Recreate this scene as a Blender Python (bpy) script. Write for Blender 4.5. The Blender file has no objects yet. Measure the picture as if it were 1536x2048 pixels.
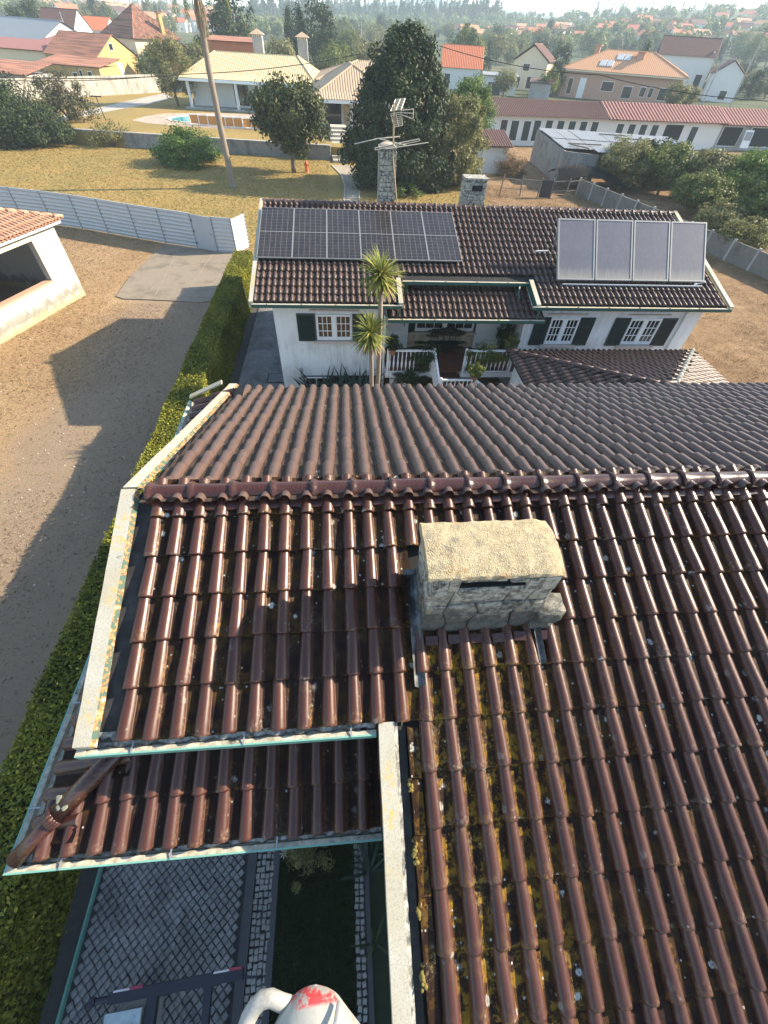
import bpy, bmesh, math, random
from mathutils import Vector, Matrix, Euler, noise
SC = bpy.context.scene
COL = SC.collection
random.seed(7)
R_ = math.radians

# ------------------------------------------------------------------ camera
CAMZ = 9.5
FPX = 832.0                      # focal length in pixels of the 1536 px wide photograph
RW = ((0.99630404, -0.02966379, 0.08061209),
      (-0.07500092, -0.75788056, 0.64806784),
      (0.04187019, -0.65171859, -0.75730428))      # world axes in camera axes (right, down, forward)
cam = bpy.data.cameras.new('camera')
cam.sensor_fit = 'HORIZONTAL'
cam.sensor_width = 36.0
cam.lens = 36.0 * FPX / 1536.0
cam.clip_start = 0.05
cam.clip_end = 20000
camo = bpy.data.objects.new('camera', cam)
COL.objects.link(camo)
camo.matrix_world = Matrix(((RW[0][0], -RW[0][1], -RW[0][2], 0),
                            (RW[1][0], -RW[1][1], -RW[1][2], 0),
                            (RW[2][0], -RW[2][1], -RW[2][2], CAMZ),
                            (0, 0, 0, 1)))
SC.camera = camo

# ------------------------------------------------------------------ sky, sun, exposure
SUN_AZ, SUN_EL = 79.0, 28.5      # azimuth measured from +Y towards +X
world = bpy.data.worlds.new('World')
SC.world = world
world.use_nodes = True
wn = world.node_tree
wn.nodes.clear()
wo = wn.nodes.new('ShaderNodeOutputWorld')
wb = wn.nodes.new('ShaderNodeBackground')
ws = wn.nodes.new('ShaderNodeTexSky')
ws.sky_type = 'NISHITA'
ws.sun_disc = False
ws.sun_elevation = R_(SUN_EL)
ws.sun_rotation = R_(SUN_AZ)
ws.air_density = 1.15
ws.dust_density = 0.4
ws.ozone_density = 1.0
wb.inputs['Strength'].default_value = 0.125
wn.links.new(ws.outputs[0], wb.inputs[0])
wn.links.new(wb.outputs[0], wo.inputs[0])
sl = bpy.data.lights.new('sun', 'SUN')
sl.energy = 5.0
sl.angle = R_(0.55)
sl.color = (1.0, 0.85, 0.64)
so = bpy.data.objects.new('sun', sl)
COL.objects.link(so)
sd = Vector((math.sin(R_(SUN_AZ)) * math.cos(R_(SUN_EL)), math.cos(R_(SUN_AZ)) * math.cos(R_(SUN_EL)), math.sin(R_(SUN_EL))))
so.rotation_euler = sd.to_track_quat('Z', 'Y').to_euler()
so.location = (40, 15, 60)
SC.view_settings.view_transform = 'Standard'
SC.view_settings.look = 'None'
SC.view_settings.gamma = 1.0
SC.view_settings.use_curve_mapping = False
SC.view_settings.exposure = 1.55
HAZE = 0.00050
SC.cycles.max_bounces = 6
SC.cycles.diffuse_bounces = 3
SC.cycles.glossy_bounces = 3
SC.cycles.transmission_bounces = 4
SC.cycles.transparent_max_bounces = 6
SC.cycles.volume_bounces = 1
SC.cycles.caustics_reflective = False
SC.cycles.caustics_refractive = False
SC.cycles.use_denoising = True

# ------------------------------------------------------------------ helpers
def ray(px, py):
    v = (px - 768.0, py - 1024.0, FPX)
    d = Vector([RW[i][0]*v[0] + RW[i][1]*v[1] + RW[i][2]*v[2] for i in range(3)])
    return d.normalized()
GZ = -0.5                        # level of the ground round the houses
UZ = 0.6                         # level of the upper lawn behind its retaining wall
def at(px, py, z=GZ):
    "the point of the level z seen at a pixel of the photograph"
    r = ray(px, py)
    return r * ((z - CAMZ) / r.z) + Vector((0, 0, CAMZ))
def hgt(b, px, py):
    "height of a point above ground point b seen at a pixel"
    r = ray(px, py)
    return CAMZ + r.z / math.hypot(r.x, r.y) * math.hypot(b[0], b[1])
def far(px, py, d):
    r = ray(px, py)
    return Vector((0, 0, CAMZ)) + r * (d / math.hypot(r.x, r.y))

def onplane(px, py, p0, n):
    r = ray(px, py); n = Vector(n); c = Vector((0, 0, CAMZ))
    return c + r * ((Vector(p0) - c).dot(n) / r.dot(n))

def wloc(o):
    v = Vector((0, 0, 0))
    while o is not None:
        v += o.location
        if o.parent is not None: v += o.matrix_parent_inverse.translation
        o = o.parent
    return v
def tag(o, label=None, cat=None, group=None, kind=None):
    if label: o['label'] = label
    if cat: o['category'] = cat
    if group: o['group'] = group
    if kind: o['kind'] = kind
    return o
def thing(name, label, cat, loc=(0, 0, 0), rz=0.0, group=None):
    o = bpy.data.objects.new(name, None)
    o.empty_display_size = 0.2
    COL.objects.link(o)
    o.location = loc
    o.rotation_euler = (0, 0, rz)
    return tag(o, label, cat, group)
def link(name, me, parent=None, local=False, loc=(0, 0, 0), rot=(0, 0, 0), sc=(1, 1, 1)):
    o = bpy.data.objects.new(name, me)
    COL.objects.link(o)
    o.location = loc
    o.rotation_euler = rot
    o.scale = sc
    if parent is not None:
        o.parent = parent
        if not local:
            o.matrix_parent_inverse = Matrix.Translation(-wloc(parent))
    return o
def dup(root, loc, rz=0.0, label=None, group=None, sc=None):
    r = root.copy()
    COL.objects.link(r)
    r.location = loc
    r.rotation_euler = (0, 0, rz)
    if sc is not None: r.scale = sc if hasattr(sc, '__len__') else (sc, sc, sc)
    if label: r['label'] = label
    if group: r['group'] = group
    for ch in list(root.children):
        c = ch.copy(); COL.objects.link(c); c.parent = r
        for g in ch.children:
            d = g.copy(); COL.objects.link(d); d.parent = c
    return r

class MB:
    "collects simple shapes and links them as one mesh object"
    def __init__(s):
        s.v = []; s.f = []; s.m = []; s.col = None
    def add(s, vs, fs, m=0):
        b = len(s.v)
        s.v.extend([tuple(p) for p in vs])
        s.f.extend([tuple(i + b for i in f) for f in fs])
        s.m.extend([m] * len(fs))
        return s
    def box(s, c, d, rz=0.0, m=0, rot=None):
        x, y, z = d[0]/2, d[1]/2, d[2]/2
        P = [Vector((a, b, e)) for e in (-z, z) for b in (-y, y) for a in (-x, x)]
        M = rot if rot is not None else Matrix.Rotation(rz, 3, 'Z')
        c = Vector(c)
        P = [M @ p + c for p in P]
        return s.add(P, [(0, 2, 3, 1), (4, 5, 7, 6), (0, 1, 5, 4), (2, 6, 7, 3), (0, 4, 6, 2), (1, 3, 7, 5)], m)
    def box2(s, a, b, m=0):
        return s.box([(a[i] + b[i]) / 2 for i in range(3)], [abs(b[i] - a[i]) for i in range(3)], m=m)
    def bar(s, a, b, w, h, m=0, up=(0, 0, 1)):
        "a rectangular bar from a to b"
        a, b = Vector(a), Vector(b); d = b - a
        x = d.normalized(); y = Vector(up).cross(x)
        if y.length < 1e-4: y = Vector((1, 0, 0)).cross(x)
        y.normalize(); z = x.cross(y)
        M = Matrix((x, y, z)).transposed()
        return s.box((a + b) / 2, (d.length, w, h), m=m, rot=M)
    def quad(s, *p, m=0):
        return s.add(p, [tuple(range(len(p)))], m)
    def tube(s, pts, r, n=8, m=0, cap=True, closed=False):
        pts = [Vector(p) for p in pts]
        N = len(pts)
        rr = r if hasattr(r, '__len__') else [r] * N
        vs = []; fs = []
        for i, p in enumerate(pts):
            t = (pts[(i + 1) % N] - pts[i - 1]) if closed else (pts[min(i + 1, N - 1)] - pts[max(i - 1, 0)])
            t = t.normalized() if t.length > 1e-9 else Vector((0, 0, 1))
            u = t.orthogonal() if abs(t.z) > 0.95 else Vector((0, 0, 1)).cross(t)
            if abs(t.z) > 0.95: u = Vector((1, 0, 0)) - t * t.x
            u.normalize(); w = t.cross(u)
            for k in range(n):
                a = 2 * math.pi * k / n
                vs.append(p + (u * math.cos(a) + w * math.sin(a)) * rr[i])
        for i in range(N if closed else N - 1):
            j = (i + 1) % N
            for k in range(n):
                k2 = (k + 1) % n
                fs.append((i*n + k, i*n + k2, j*n + k2, j*n + k))
        if cap and not closed:
            fs.append(tuple(reversed(range(n)))); fs.append(tuple((N-1)*n + k for k in range(n)))
        return s.add(vs, fs, m)
    def cyl(s, c, r, h, n=12, m=0, r2=None):
        c = Vector(c)
        return s.tube([c, c + Vector((0, 0, h))], [r, r if r2 is None else r2], n, m)
    def lathe(s, c, prof, n=16, m=0):
        c = Vector(c); vs = []; fs = []
        for (r, z) in prof:
            for k in range(n):
                a = 2 * math.pi * k / n
                vs.append(c + Vector((r * math.cos(a), r * math.sin(a), z)))
        for i in range(len(prof) - 1):
            for k in range(n):
                k2 = (k + 1) % n
                fs.append((i*n + k, i*n + k2, (i+1)*n + k2, (i+1)*n + k))
        fs.append(tuple(reversed(range(n)))); fs.append(tuple((len(prof)-1)*n + k for k in range(n)))
        return s.add(vs, fs, m)
    def prism(s, poly, z0, z1, m=0):
        n = len(poly)
        vs = [(p[0], p[1], z0) for p in poly] + [(p[0], p[1], z1) for p in poly]
        fs = [tuple(reversed(range(n))), tuple(range(n, 2*n))] + [(i, (i+1) % n, n + (i+1) % n, n + i) for i in range(n)]
        return s.add(vs, fs, m)
    def mesh(s, name, mats, smooth=False, cols=None):
        me = bpy.data.meshes.new(name)
        me.from_pydata(s.v, [], s.f)
        for mt in (mats if isinstance(mats, (list, tuple)) else [mats]): me.materials.append(mt)
        if any(s.m): me.polygons.foreach_set('material_index', s.m)
        if smooth: me.polygons.foreach_set('use_smooth', [True] * len(s.f))
        me.update()
        return me
    def build(s, name, mats, parent=None, local=False, smooth=False, **kw):
        return link(name, s.mesh(name, mats, smooth), parent, local, **kw)

def bevel(o, w=0.01, seg=1):
    bm = bmesh.new(); bm.from_mesh(o.data)
    bmesh.ops.bevel(bm, geom=bm.edges[:], offset=w, segments=seg, affect='EDGES', clamp_overlap=True)
    bm.to_mesh(o.data); bm.free()
    return o
# ------------------------------------------------------------------ materials
class NT:
    def __init__(s, name):
        s.mat = bpy.data.materials.new(name)
        s.mat.use_nodes = True
        s.n = s.mat.node_tree.nodes; s.l = s.mat.node_tree.links
        s.n.clear()
        s.out = s.n.new('ShaderNodeOutputMaterial')
        s.p = s.n.new('ShaderNodeBsdfPrincipled')
        s.l.new(s.p.outputs[0], s.out.inputs[0])
        s._pos = None
    def pos(s):
        if s._pos is None:
            s._pos = s.n.new('ShaderNodeNewGeometry').outputs['Position']
        return s._pos
    def obj(s):
        return s.n.new('ShaderNodeTexCoord').outputs['Object']
    def mapv(s, v, sc=(1, 1, 1), rot=(0, 0, 0)):
        m = s.n.new('ShaderNodeMapping')
        m.inputs['Scale'].default_value = sc; m.inputs['Rotation'].default_value = rot
        s.l.new(v, m.inputs['Vector']); return m.outputs[0]
    def noise(s, scale, detail=4, rough=0.6, v=None, dist=0.0):
        n = s.n.new('ShaderNodeTexNoise')
        n.inputs['Scale'].default_value = scale; n.inputs['Detail'].default_value = detail
        n.inputs['Roughness'].default_value = rough; n.inputs['Distortion'].default_value = dist
        s.l.new(v if v is not None else s.pos(), n.inputs['Vector']); return n.outputs[0]
    def vor(s, scale, v=None, feat='F1', out='Distance', rnd=1.0):
        n = s.n.new('ShaderNodeTexVoronoi'); n.feature = feat
        n.inputs['Scale'].default_value = scale
        n.inputs['Randomness'].default_value = rnd
        s.l.new(v if v is not None else s.pos(), n.inputs['Vector']); return n.outputs[out]
    def ramp(s, f, stops, interp='LINEAR'):
        r = s.n.new('ShaderNodeValToRGB'); r.color_ramp.interpolation = interp
        e = r.color_ramp.elements
        while len(e) < len(stops): e.new(0.5)
        for i, (p, c) in enumerate(stops):
            e[i].position = p
            e[i].color = (c, c, c, 1) if not hasattr(c, '__len__') else (c[0], c[1], c[2], 1)
        s.l.new(f, r.inputs[0]); return r.outputs[0]
    def mix(s, fac, a, b, mode='MIX'):
        m = s.n.new('ShaderNodeMix'); m.data_type = 'RGBA'; m.blend_type = mode
        for sock, val in ((m.inputs[0], fac), (m.inputs[6], a), (m.inputs[7], b)):
            if isinstance(val, bpy.types.NodeSocket): s.l.new(val, sock)
            elif hasattr(val, '__len__'): sock.default_value = (val[0], val[1], val[2], 1)
            else: sock.default_value = val if sock.type == 'VALUE' else (val, val, val, 1)
        return m.outputs[2]
    def math(s, op, a, b=0.5, clamp=False):
        m = s.n.new('ShaderNodeMath'); m.operation = op; m.use_clamp = clamp
        for sock, val in ((m.inputs[0], a), (m.inputs[1], b)):
            if isinstance(val, bpy.types.NodeSocket): s.l.new(val, sock)
            else: sock.default_value = val
        return m.outputs[0]
    def attr(s, name, out='Fac'):
        a = s.n.new('ShaderNodeAttribute'); a.attribute_name = name; return a.outputs[out]
    def rnd(s):
        return s.n.new('ShaderNodeObjectInfo').outputs['Random']
    def sep(s, v, i):
        n = s.n.new('ShaderNodeSeparateXYZ'); s.l.new(v, n.inputs[0]); return n.outputs[i]
    def set(s, **k):
        for key, val in k.items():
            sock = s.p.inputs[key.replace('_', ' ')]
            if isinstance(val, bpy.types.NodeSocket): s.l.new(val, sock)
            elif hasattr(val, '__len__'): sock.default_value = (val[0], val[1], val[2], 1)
            else: sock.default_value = val
        return s
    def bump(s, h, strength=0.5, dist=0.02):
        b = s.n.new('ShaderNodeBump')
        b.inputs['Strength'].default_value = strength; b.inputs['Distance'].default_value = dist
        s.l.new(h, b.inputs['Height']); s.l.new(b.outputs[0], s.p.inputs['Normal']); return s

def plain(name, col, rough=0.6, var=0.18, scale=3.0, metal=0.0, bump=0.0, bscale=40, dirt=None, dscale=1.2, damt=0.5, spec=0.5):
    "paint or plaster with slight mottling, optional dirt patches and fine relief"
    t = NT(name)
    n = t.noise(scale, 6)
    c = t.mix(n, [x * (1 - var) for x in col], [min(1, x * (1 + var)) for x in col])
    if dirt is not None:
        d = t.ramp(t.noise(dscale, 8, 0.7), [(0.45, 0.0), (0.7, damt)])
        c = t.mix(d, c, dirt)
    t.set(Base_Color=c, Roughness=rough, Metallic=metal, Specular_IOR_Level=spec)
    if bump: t.bump(t.noise(bscale, 4), bump, 0.01)
    return t.mat

def tile_mat(name, base, base2, chan, lichen=1.0, orange=1.0, rough=0.32, dust=0.0, dustc=(0.28, 0.23, 0.18), local=False):
    t = NT(name)
    ch = t.attr('chan')
    r = t.rnd()
    jit = t.noise(2.3, 3)
    c = t.mix(t.ramp(t.math('ADD', t.math('MULTIPLY', r, 0.55), t.math('MULTIPLY', jit, 0.45)), [(0.2, 0.0), (0.85, 1.0)]), base, base2)
    fine = t.noise(70, 3)
    c = t.mix(t.ramp(fine, [(0.35, 0.0), (0.75, 0.35)]), c, [x * 0.55 for x in base])
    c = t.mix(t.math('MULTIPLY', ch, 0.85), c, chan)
    if dust:
        du = t.ramp(t.noise(9, 6, 0.7), [(0.3, dust * 0.3), (0.75, dust)])
        c = t.mix(du, c, dustc)
    ro = t.mix(t.noise(30, 4), rough * 0.75, min(1, rough * 1.5))
    ro = t.mix(t.math('MULTIPLY', ch, 0.75), ro, 0.68)
    # grime with moss and orange lichen in the troughs, in long patches
    big = t.noise(0.55, 3, 0.5)
    gm = t.math('MULTIPLY', t.ramp(t.noise(7.0, 6, 0.7), [(0.44, 0.0), (0.6, 1.0)]), t.ramp(big, [(0.42, 0.12), (0.6, 1.0)]))
    gm = t.math('MULTIPLY', gm, t.math('ADD', t.math('MULTIPLY', ch, 0.9), 0.06))
    gcol = t.mix(t.noise(26, 4), (0.045, 0.030, 0.012), (0.33, 0.185, 0.022))
    if local:                            # lichen thrives in the run-off below the chimney
        x = t.math('ADD', t.sep(t.pos(), 0), t.math('MULTIPLY', t.noise(1.3, 3), .6))
        y = t.sep(t.pos(), 1)
        run = t.math('MULTIPLY', t.ramp(t.math('MULTIPLY', x, .25), [(.17, 0), (.24, 1), (.42, 1), (.58, 0)]), t.ramp(t.math('ADD', t.math('MULTIPLY', y, .2), .5), [(.20, .25), (.36, 1), (.80, 1), (.86, 0)]))
        g2 = t.math('MULTIPLY', t.math('MULTIPLY', t.ramp(t.noise(9.0, 6, .75), [(.505, 0), (.56, 1)]), run), t.math('ADD', t.math('MULTIPLY', ch, .85), t.math('MULTIPLY', t.attr('edge'), .75)))
        gm = t.math('MAXIMUM', t.math('MULTIPLY', gm, .22), g2)
    gmm = t.math('MULTIPLY', gm, orange, True)
    c = t.mix(gmm, c, gcol)
    # white crustose lichen: round spots with a ragged edge
    wob = t.noise(32, 5, 0.8)
    v1 = t.vor(5.5, feat='F1')
    v1 = t.math('ADD', v1, t.math('MULTIPLY', t.math('SUBTRACT', wob, .2), 0.42))
    sel = t.vor(5.5, out='Color')
    keep = t.ramp(t.sep(sel, 0), [(0.56, 0.0), (0.58, 1.0)])
    spot = t.ramp(v1, [(0.24, 1.0), (0.30, 0.0)])
    ringd = t.ramp(v1, [(0.15, 0.35), (0.22, 1.0)])
    v2 = t.vor(21)
    keep2 = t.ramp(t.sep(t.vor(21, out='Color'), 1), [(0.84, 0.0), (0.86, 1.0)])
    spot2 = t.math('MULTIPLY', t.ramp(v2, [(0.16, 1.0), (0.24, 0.0)]), keep2)
    cl = t.ramp(t.noise(1.1, 3, 0.5), [(0.34, 0.0), (0.48, 1.0)])
    spot = t.math('MULTIPLY', t.math('MULTIPLY', spot, keep), ringd)
    sp = t.math('MULTIPLY', t.math('MAXIMUM', spot, t.math('MULTIPLY', spot2, 0.8)), t.math('ADD', t.math('MULTIPLY', cl, 0.75), 0.2))
    edge = t.attr('edge')
    sp = t.math('MULTIPLY', sp, t.math('ADD', t.math('MULTIPLY', t.math('MAXIMUM', ch, edge), 0.95), 0.02))
    # ragged crust along the tile flank and lower lip
    crust = t.math('MULTIPLY', t.ramp(t.noise(34, 5, 0.75), [(0.50, 0.0), (0.61, 1.0)]), t.math('MULTIPLY', edge, t.ramp(t.noise(3.4, 3), [(0.46, 0.0), (0.60, 1.0)])))
    crc = t.mix(t.ramp(t.noise(1.7, 2), [(0.46, 0.0), (0.56, 1.0)]), (0.27, 0.26, 0.20), (0.28, 0.145, 0.025))
    c = t.mix(t.math('MULTIPLY', crust, lichen, True), c, crc)
    lm = t.math('MULTIPLY', sp, lichen, True)
    c = t.mix(lm, c, (0.44, 0.45, 0.41))
    ro = t.mix(t.math('MAXIMUM', t.math('MAXIMUM', lm, gmm), crust), ro, 0.85)
    t.set(Base_Color=c, Roughness=ro, Specular_IOR_Level=t.math('SUBTRACT', .47, t.math('MULTIPLY', ch, .40)))
    h = t.math('ADD', t.math('MULTIPLY', fine, 0.10), t.math('ADD', t.math('MULTIPLY', t.noise(11, 3), 0.35), t.math('ADD', t.math('MULTIPLY', lm, 0.5), t.math('MULTIPLY', crust, 0.6))))
    t.bump(h, 0.22, 0.012)
    return t.mat

M = {}
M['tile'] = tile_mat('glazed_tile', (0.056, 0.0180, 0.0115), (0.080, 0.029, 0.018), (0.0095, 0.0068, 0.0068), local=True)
M['tile_back'] = tile_mat('glazed_tile_back', (0.060, 0.025, 0.018), (0.085, 0.037, 0.027), (0.017, 0.0145, 0.013), 0.35, 0.1, 0.36, 0.5, (0.135, 0.10, 0.08))
M['tile_mid'] = tile_mat('glazed_tile_mid', (0.056, 0.027, 0.023), (0.080, 0.040, 0.033), (0.026, 0.020, 0.020), 0.5, 0.1, 0.46, 0.35, (0.11, 0.078, 0.064))
M['clay'] = tile_mat('clay_tile', (0.34, 0.18, 0.115), (0.44, 0.26, 0.165), (0.25, 0.13, 0.09), 0.3, 0.1, 0.75, 0.3, (0.4, 0.3, 0.22))
M['ridge'] = tile_mat('glazed_ridge', (0.045, 0.016, 0.013), (0.062, 0.024, 0.018), (0.03, 0.02, 0.017), 0.8, 0.3, 0.24)
M['white_paint'] = plain('white_paint', (0.72, 0.73, 0.73), 0.5, 0.06)
M['plaster'] = plain('white_plaster', (0.70, 0.71, 0.71), 0.85, 0.06, 1.5, bump=0.6, bscale=60, dirt=(0.40, 0.40, 0.37), dscale=0.9, damt=0.6)
def streaky():
    t = NT('weathered_white_plaster')
    c = t.mix(t.noise(1.5, 6), (0.66, 0.67, 0.67), (0.73, 0.74, 0.74))
    s = t.math('ADD', t.math('MULTIPLY', t.noise(3.2, 7, .75, t.mapv(t.pos(), (1, 1, .12))), .6), t.math('MULTIPLY', t.noise(1.1, 6, .7), .4))
    c = t.mix(t.ramp(s, [(.47, 0), (.62, .6)]), c, (0.36, 0.365, 0.35))
    t.set(Base_Color=c, Roughness=.88); t.bump(t.noise(55, 5, .7), .7, .012); return t.mat
M['plaster'] = streaky()
M['green_paint'] = plain('green_paint', (0.022, 0.075, 0.06), 0.4, 0.15)
M['gutter_green'] = plain('gutter_edge_green', (0.16, 0.36, 0.30), 0.35, 0.15)
M['shutter'] = plain('shutter_paint', (0.012, 0.028, 0.03), 0.42, 0.15)
M['black'] = plain('black_paint', (0.012, 0.013, 0.022), 0.4, 0.2)
M['dark'] = plain('dark_void', (0.012, 0.012, 0.012), 0.9, 0.2)
M['lead'] = plain('lead_sheet', (0.018, 0.020, 0.024), 0.5, 0.3, 6, dirt=(0.22, 0.23, 0.23), dscale=9, damt=0.6)
M['alu'] = plain('aluminium', (0.62, 0.62, 0.62), 0.35, 0.1, metal=0.85)
M['galv'] = plain('galvanised', (0.32, 0.34, 0.36), 0.45, 0.2, metal=0.5)
M['wood_old'] = plain('weathered_wood', (0.17, 0.14, 0.11), 0.85, 0.3, 8)
M['wire'] = plain('wire', (0.02, 0.02, 0.02), 0.6, 0.1)

def glass_mat(name, col, rough=0.08):
    t = NT(name)
    t.set(Base_Color=t.mix(t.noise(1.3, 3), [c * 0.6 for c in col], [c * 1.5 for c in col]), Roughness=rough, Specular_IOR_Level=0.8)
    return t.mat
M['glass'] = glass_mat('window_glass', (0.012, 0.015, 0.018))

def flashing_mat():
    t = NT('painted_flashing')
    n = t.noise(5, 8, 0.75)
    c = t.mix(t.ramp(t.noise(1.3, 3), [(0.42, 0.0), (0.6, 1.0)]), (0.40, 0.37, 0.28), (0.44, 0.425, 0.36))
    c = t.mix(t.ramp(t.noise(70, 5, 0.8), [(0.48, 0.0), (0.66, 0.75)]), c, (0.20, 0.19, 0.155))
    c = t.mix(t.math('MULTIPLY', t.ramp(t.noise(22, 5, 0.7), [(0.50, 0.0), (0.58, 1.0)]), t.ramp(t.noise(2.2, 3), [(0.48, 0.0), (0.6, 1.0)])), c, (0.50, 0.36, 0.12))
    c = t.mix(t.ramp(t.noise(8, 6, 0.75), [(0.66, 0.0), (0.70, 0.9)]), c, (0.10, 0.09, 0.045))
    t.set(Base_Color=c, Roughness=0.7)
    t.bump(n, 0.3, 0.01)
    return t.mat
M['flash'] = flashing_mat()
def peel_mat():
    t = NT('peeling_paint')
    n = t.noise(16, 6, 0.75)
    c = t.ramp(n, [(0.0, (0.035, 0.085, 0.06)), (0.50, (0.04, 0.085, 0.06)), (0.515, (0.36, 0.13, 0.03)), (0.60, (0.40, 0.20, 0.06)), (0.615, (0.40, 0.37, 0.29)), (1.0, (0.45, 0.43, 0.36))])
    t.set(Base_Color=c, Roughness=0.7); t.bump(n, 0.5, 0.01)
    return t.mat
M['peel'] = peel_mat()
def mortar_mat():
    t = NT('dirty_mortar')
    n = t.noise(9, 8, 0.75)
    c = t.ramp(n, [(0.32, (0.025, 0.025, 0.02)), (0.47, (0.12, 0.12, 0.11)), (0.62, (0.38, 0.38, 0.35)), (0.8, (0.5, 0.5, 0.46))])
    t.set(Base_Color=c, Roughness=0.9); t.bump(t.noise(30, 6, 0.7), 0.8, 0.02)
    return t.mat
M['mortar'] = mortar_mat()
def gutter_mat():
    t = NT('gutter_inside')
    c = t.mix(t.ramp(t.noise(9, 7, 0.7), [(0.42, 0.0), (0.62, 1.0)]), (0.50, 0.48, 0.38), (0.25, 0.225, 0.17))
    c = t.mix(t.ramp(t.noise(4, 6, 0.7), [(0.6, 0.0), (0.68, 1.0)]), c, (0.06, 0.055, 0.045))
    t.set(Base_Color=c, Roughness=0.75); t.bump(t.noise(25, 5), 0.4, 0.01)
    return t.mat
M['gutter'] = gutter_mat()
def stone_clad(dark_foot=True):
    t = NT('stone_cladding')
    r = t.rnd()
    n = t.noise(14, 9, 0.75)
    c = t.ramp(n, [(0.36, (0.035, 0.035, 0.03)), (0.45, (0.15, 0.145, 0.13)), (0.53, (0.42, 0.40, 0.34)), (0.68, (0.62, 0.58, 0.48))])
    c = t.mix(t.math('MULTIPLY', t.ramp(r, [(0.3, 0.0), (1.0, 1.0)]), 0.5), c, (0.42, 0.38, 0.29))
    zz = t.math('ADD', t.math('MULTIPLY', t.sep(t.pos(), 2), .9 if dark_foot else 9.0), t.math('MULTIPLY', t.noise(7, 6, .7), .8))   # darker towards the foot, with a ragged edge from the noise
    c = t.mix(t.ramp(t.math('SUBTRACT', zz, 5.55), [(.25, .85), (.62, 0)]), c, (0.055, 0.055, 0.048))
    c = t.mix(t.ramp(t.noise(3.5, 6, 0.7), [(0.6, 0.0), (0.68, 0.8)]), c, (0.24, 0.15, 0.03))
    t.set(Base_Color=c, Roughness=0.9); t.bump(t.noise(32, 8, 0.75), 0.9, 0.025)
    return t.mat
M['stone'] = stone_clad(); M['stone_grey'] = stone_clad(False)
def cap_mat():
    t = NT('chimney_cap_render')
    v = t.vor(95)
    c = t.ramp(t.math('ADD', t.math('MULTIPLY', t.noise(60, 6, 0.8), .6), t.math('MULTIPLY', t.noise(7, 5, .7), .4)), [(0.36, (0.12, 0.10, 0.07)), (0.46, (0.34, 0.28, 0.17)), (0.58, (0.48, 0.40, 0.25)), (0.8, (0.58, 0.51, 0.37))])
    c = t.mix(t.ramp(t.noise(4.5, 5, 0.7), [(0.57, 0.0), (0.66, 0.7)]), c, (0.30, 0.16, 0.05))
    c = t.mix(t.ramp(t.noise(6, 6, 0.7), [(0.52, 0.0), (0.66, 0.75)]), c, (0.16, 0.145, 0.115))
    t.set(Base_Color=c, Roughness=0.95); t.bump(t.math('ADD', v, t.noise(60, 6, 0.8)), .7, 0.012)
    return t.mat
M['cap'] = cap_mat()

def leaf_mat(name, dark, light, yellow=None, rough=0.5, trans=0.25, spec=0.4):
    t = NT(name)
    a = t.attr('leafvar', 'Fac')
    stops = [(0.0, dark), (0.8, light)]
    if yellow: stops.append((1.0, yellow))
    c = t.ramp(a, stops)
    c = t.mix(t.ramp(t.noise(0.8, 2), [(0.35, 0.0), (0.7, 0.35)]), c, [x * 1.25 for x in light])
    t.set(Base_Color=c, Roughness=max(rough, .58), Specular_IOR_Level=min(spec, .22))
    tr = t.n.new('ShaderNodeBsdfTranslucent')
    t.l.new(c, tr.inputs[0])
    mx = t.n.new('ShaderNodeMixShader'); mx.inputs[0].default_value = trans
    t.l.new(t.p.outputs[0], mx.inputs[1]); t.l.new(tr.outputs[0], mx.inputs[2])
    t.l.new(mx.outputs[0], t.out.inputs[0])
    return t.mat
M['leaf_hedge'] = leaf_mat('hedge_leaf', (0.035, 0.055, 0.008), (0.24, 0.24, 0.03), (0.56, 0.47, 0.07), 0.5, 0.25)
M['leaf_dark'] = leaf_mat('dark_leaf', (0.015, 0.028, 0.010), (0.045, 0.068, 0.024), (0.13, 0.14, 0.06), 0.4, 0.2)
M['leaf_mag'] = leaf_mat('magnolia_leaf', (0.025, 0.042, 0.012), (0.085, 0.095, 0.03), (0.22, 0.19, 0.08), 0.38, 0.2)
M['leaf_mid'] = leaf_mat('mid_leaf', (0.032, 0.055, 0.016), (0.19, 0.22, 0.06), (0.34, 0.32, 0.11), 0.5, 0.35)
M['leaf_olive'] = leaf_mat('olive_leaf', (0.05, 0.06, 0.024), (0.26, 0.25, 0.10), (0.42, 0.38, 0.18), 0.55, 0.35)
M['leaf_light'] = leaf_mat('light_leaf', (0.045, 0.095, 0.016), (0.15, 0.22, 0.05), (0.25, 0.29, 0.08), 0.5, 0.3)
M['leaf_bush'] = leaf_mat('bush_leaf', (0.035, 0.08, 0.014), (0.09, 0.16, 0.03), (0.15, 0.2, 0.05), 0.5, 0.25)
M['leaf_pink'] = leaf_mat('pink_leaf', (0.05, 0.07, 0.03), (0.12, 0.10, 0.055), (0.32, 0.10, 0.10), 0.5, 0.25)
M['leaf_dry'] = leaf_mat('dry_leaf', (0.11, 0.07, 0.035), (0.26, 0.17, 0.085), (0.36, 0.26, 0.14), 0.8, 0.1)
M['leaf_sword'] = leaf_mat('sword_leaf', (0.05, 0.085, 0.015), (0.24, 0.26, 0.06), (0.55, 0.46, 0.12), 0.38, 0.25)
M['leaf_agave'] = leaf_mat('clump_leaf', (0.010, 0.022, 0.014), (0.030, 0.052, 0.032), (0.05, 0.07, 0.045), 0.35, 0.1)
M['bark'] = plain('bark', (0.13, 0.10, 0.075), 0.9, 0.35, 6, bump=0.8, bscale=18)
M['palm_bark'] = plain('palm_bark', (0.21, 0.17, 0.135), 0.9, 0.3, 5, bump=0.8, bscale=12)
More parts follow.
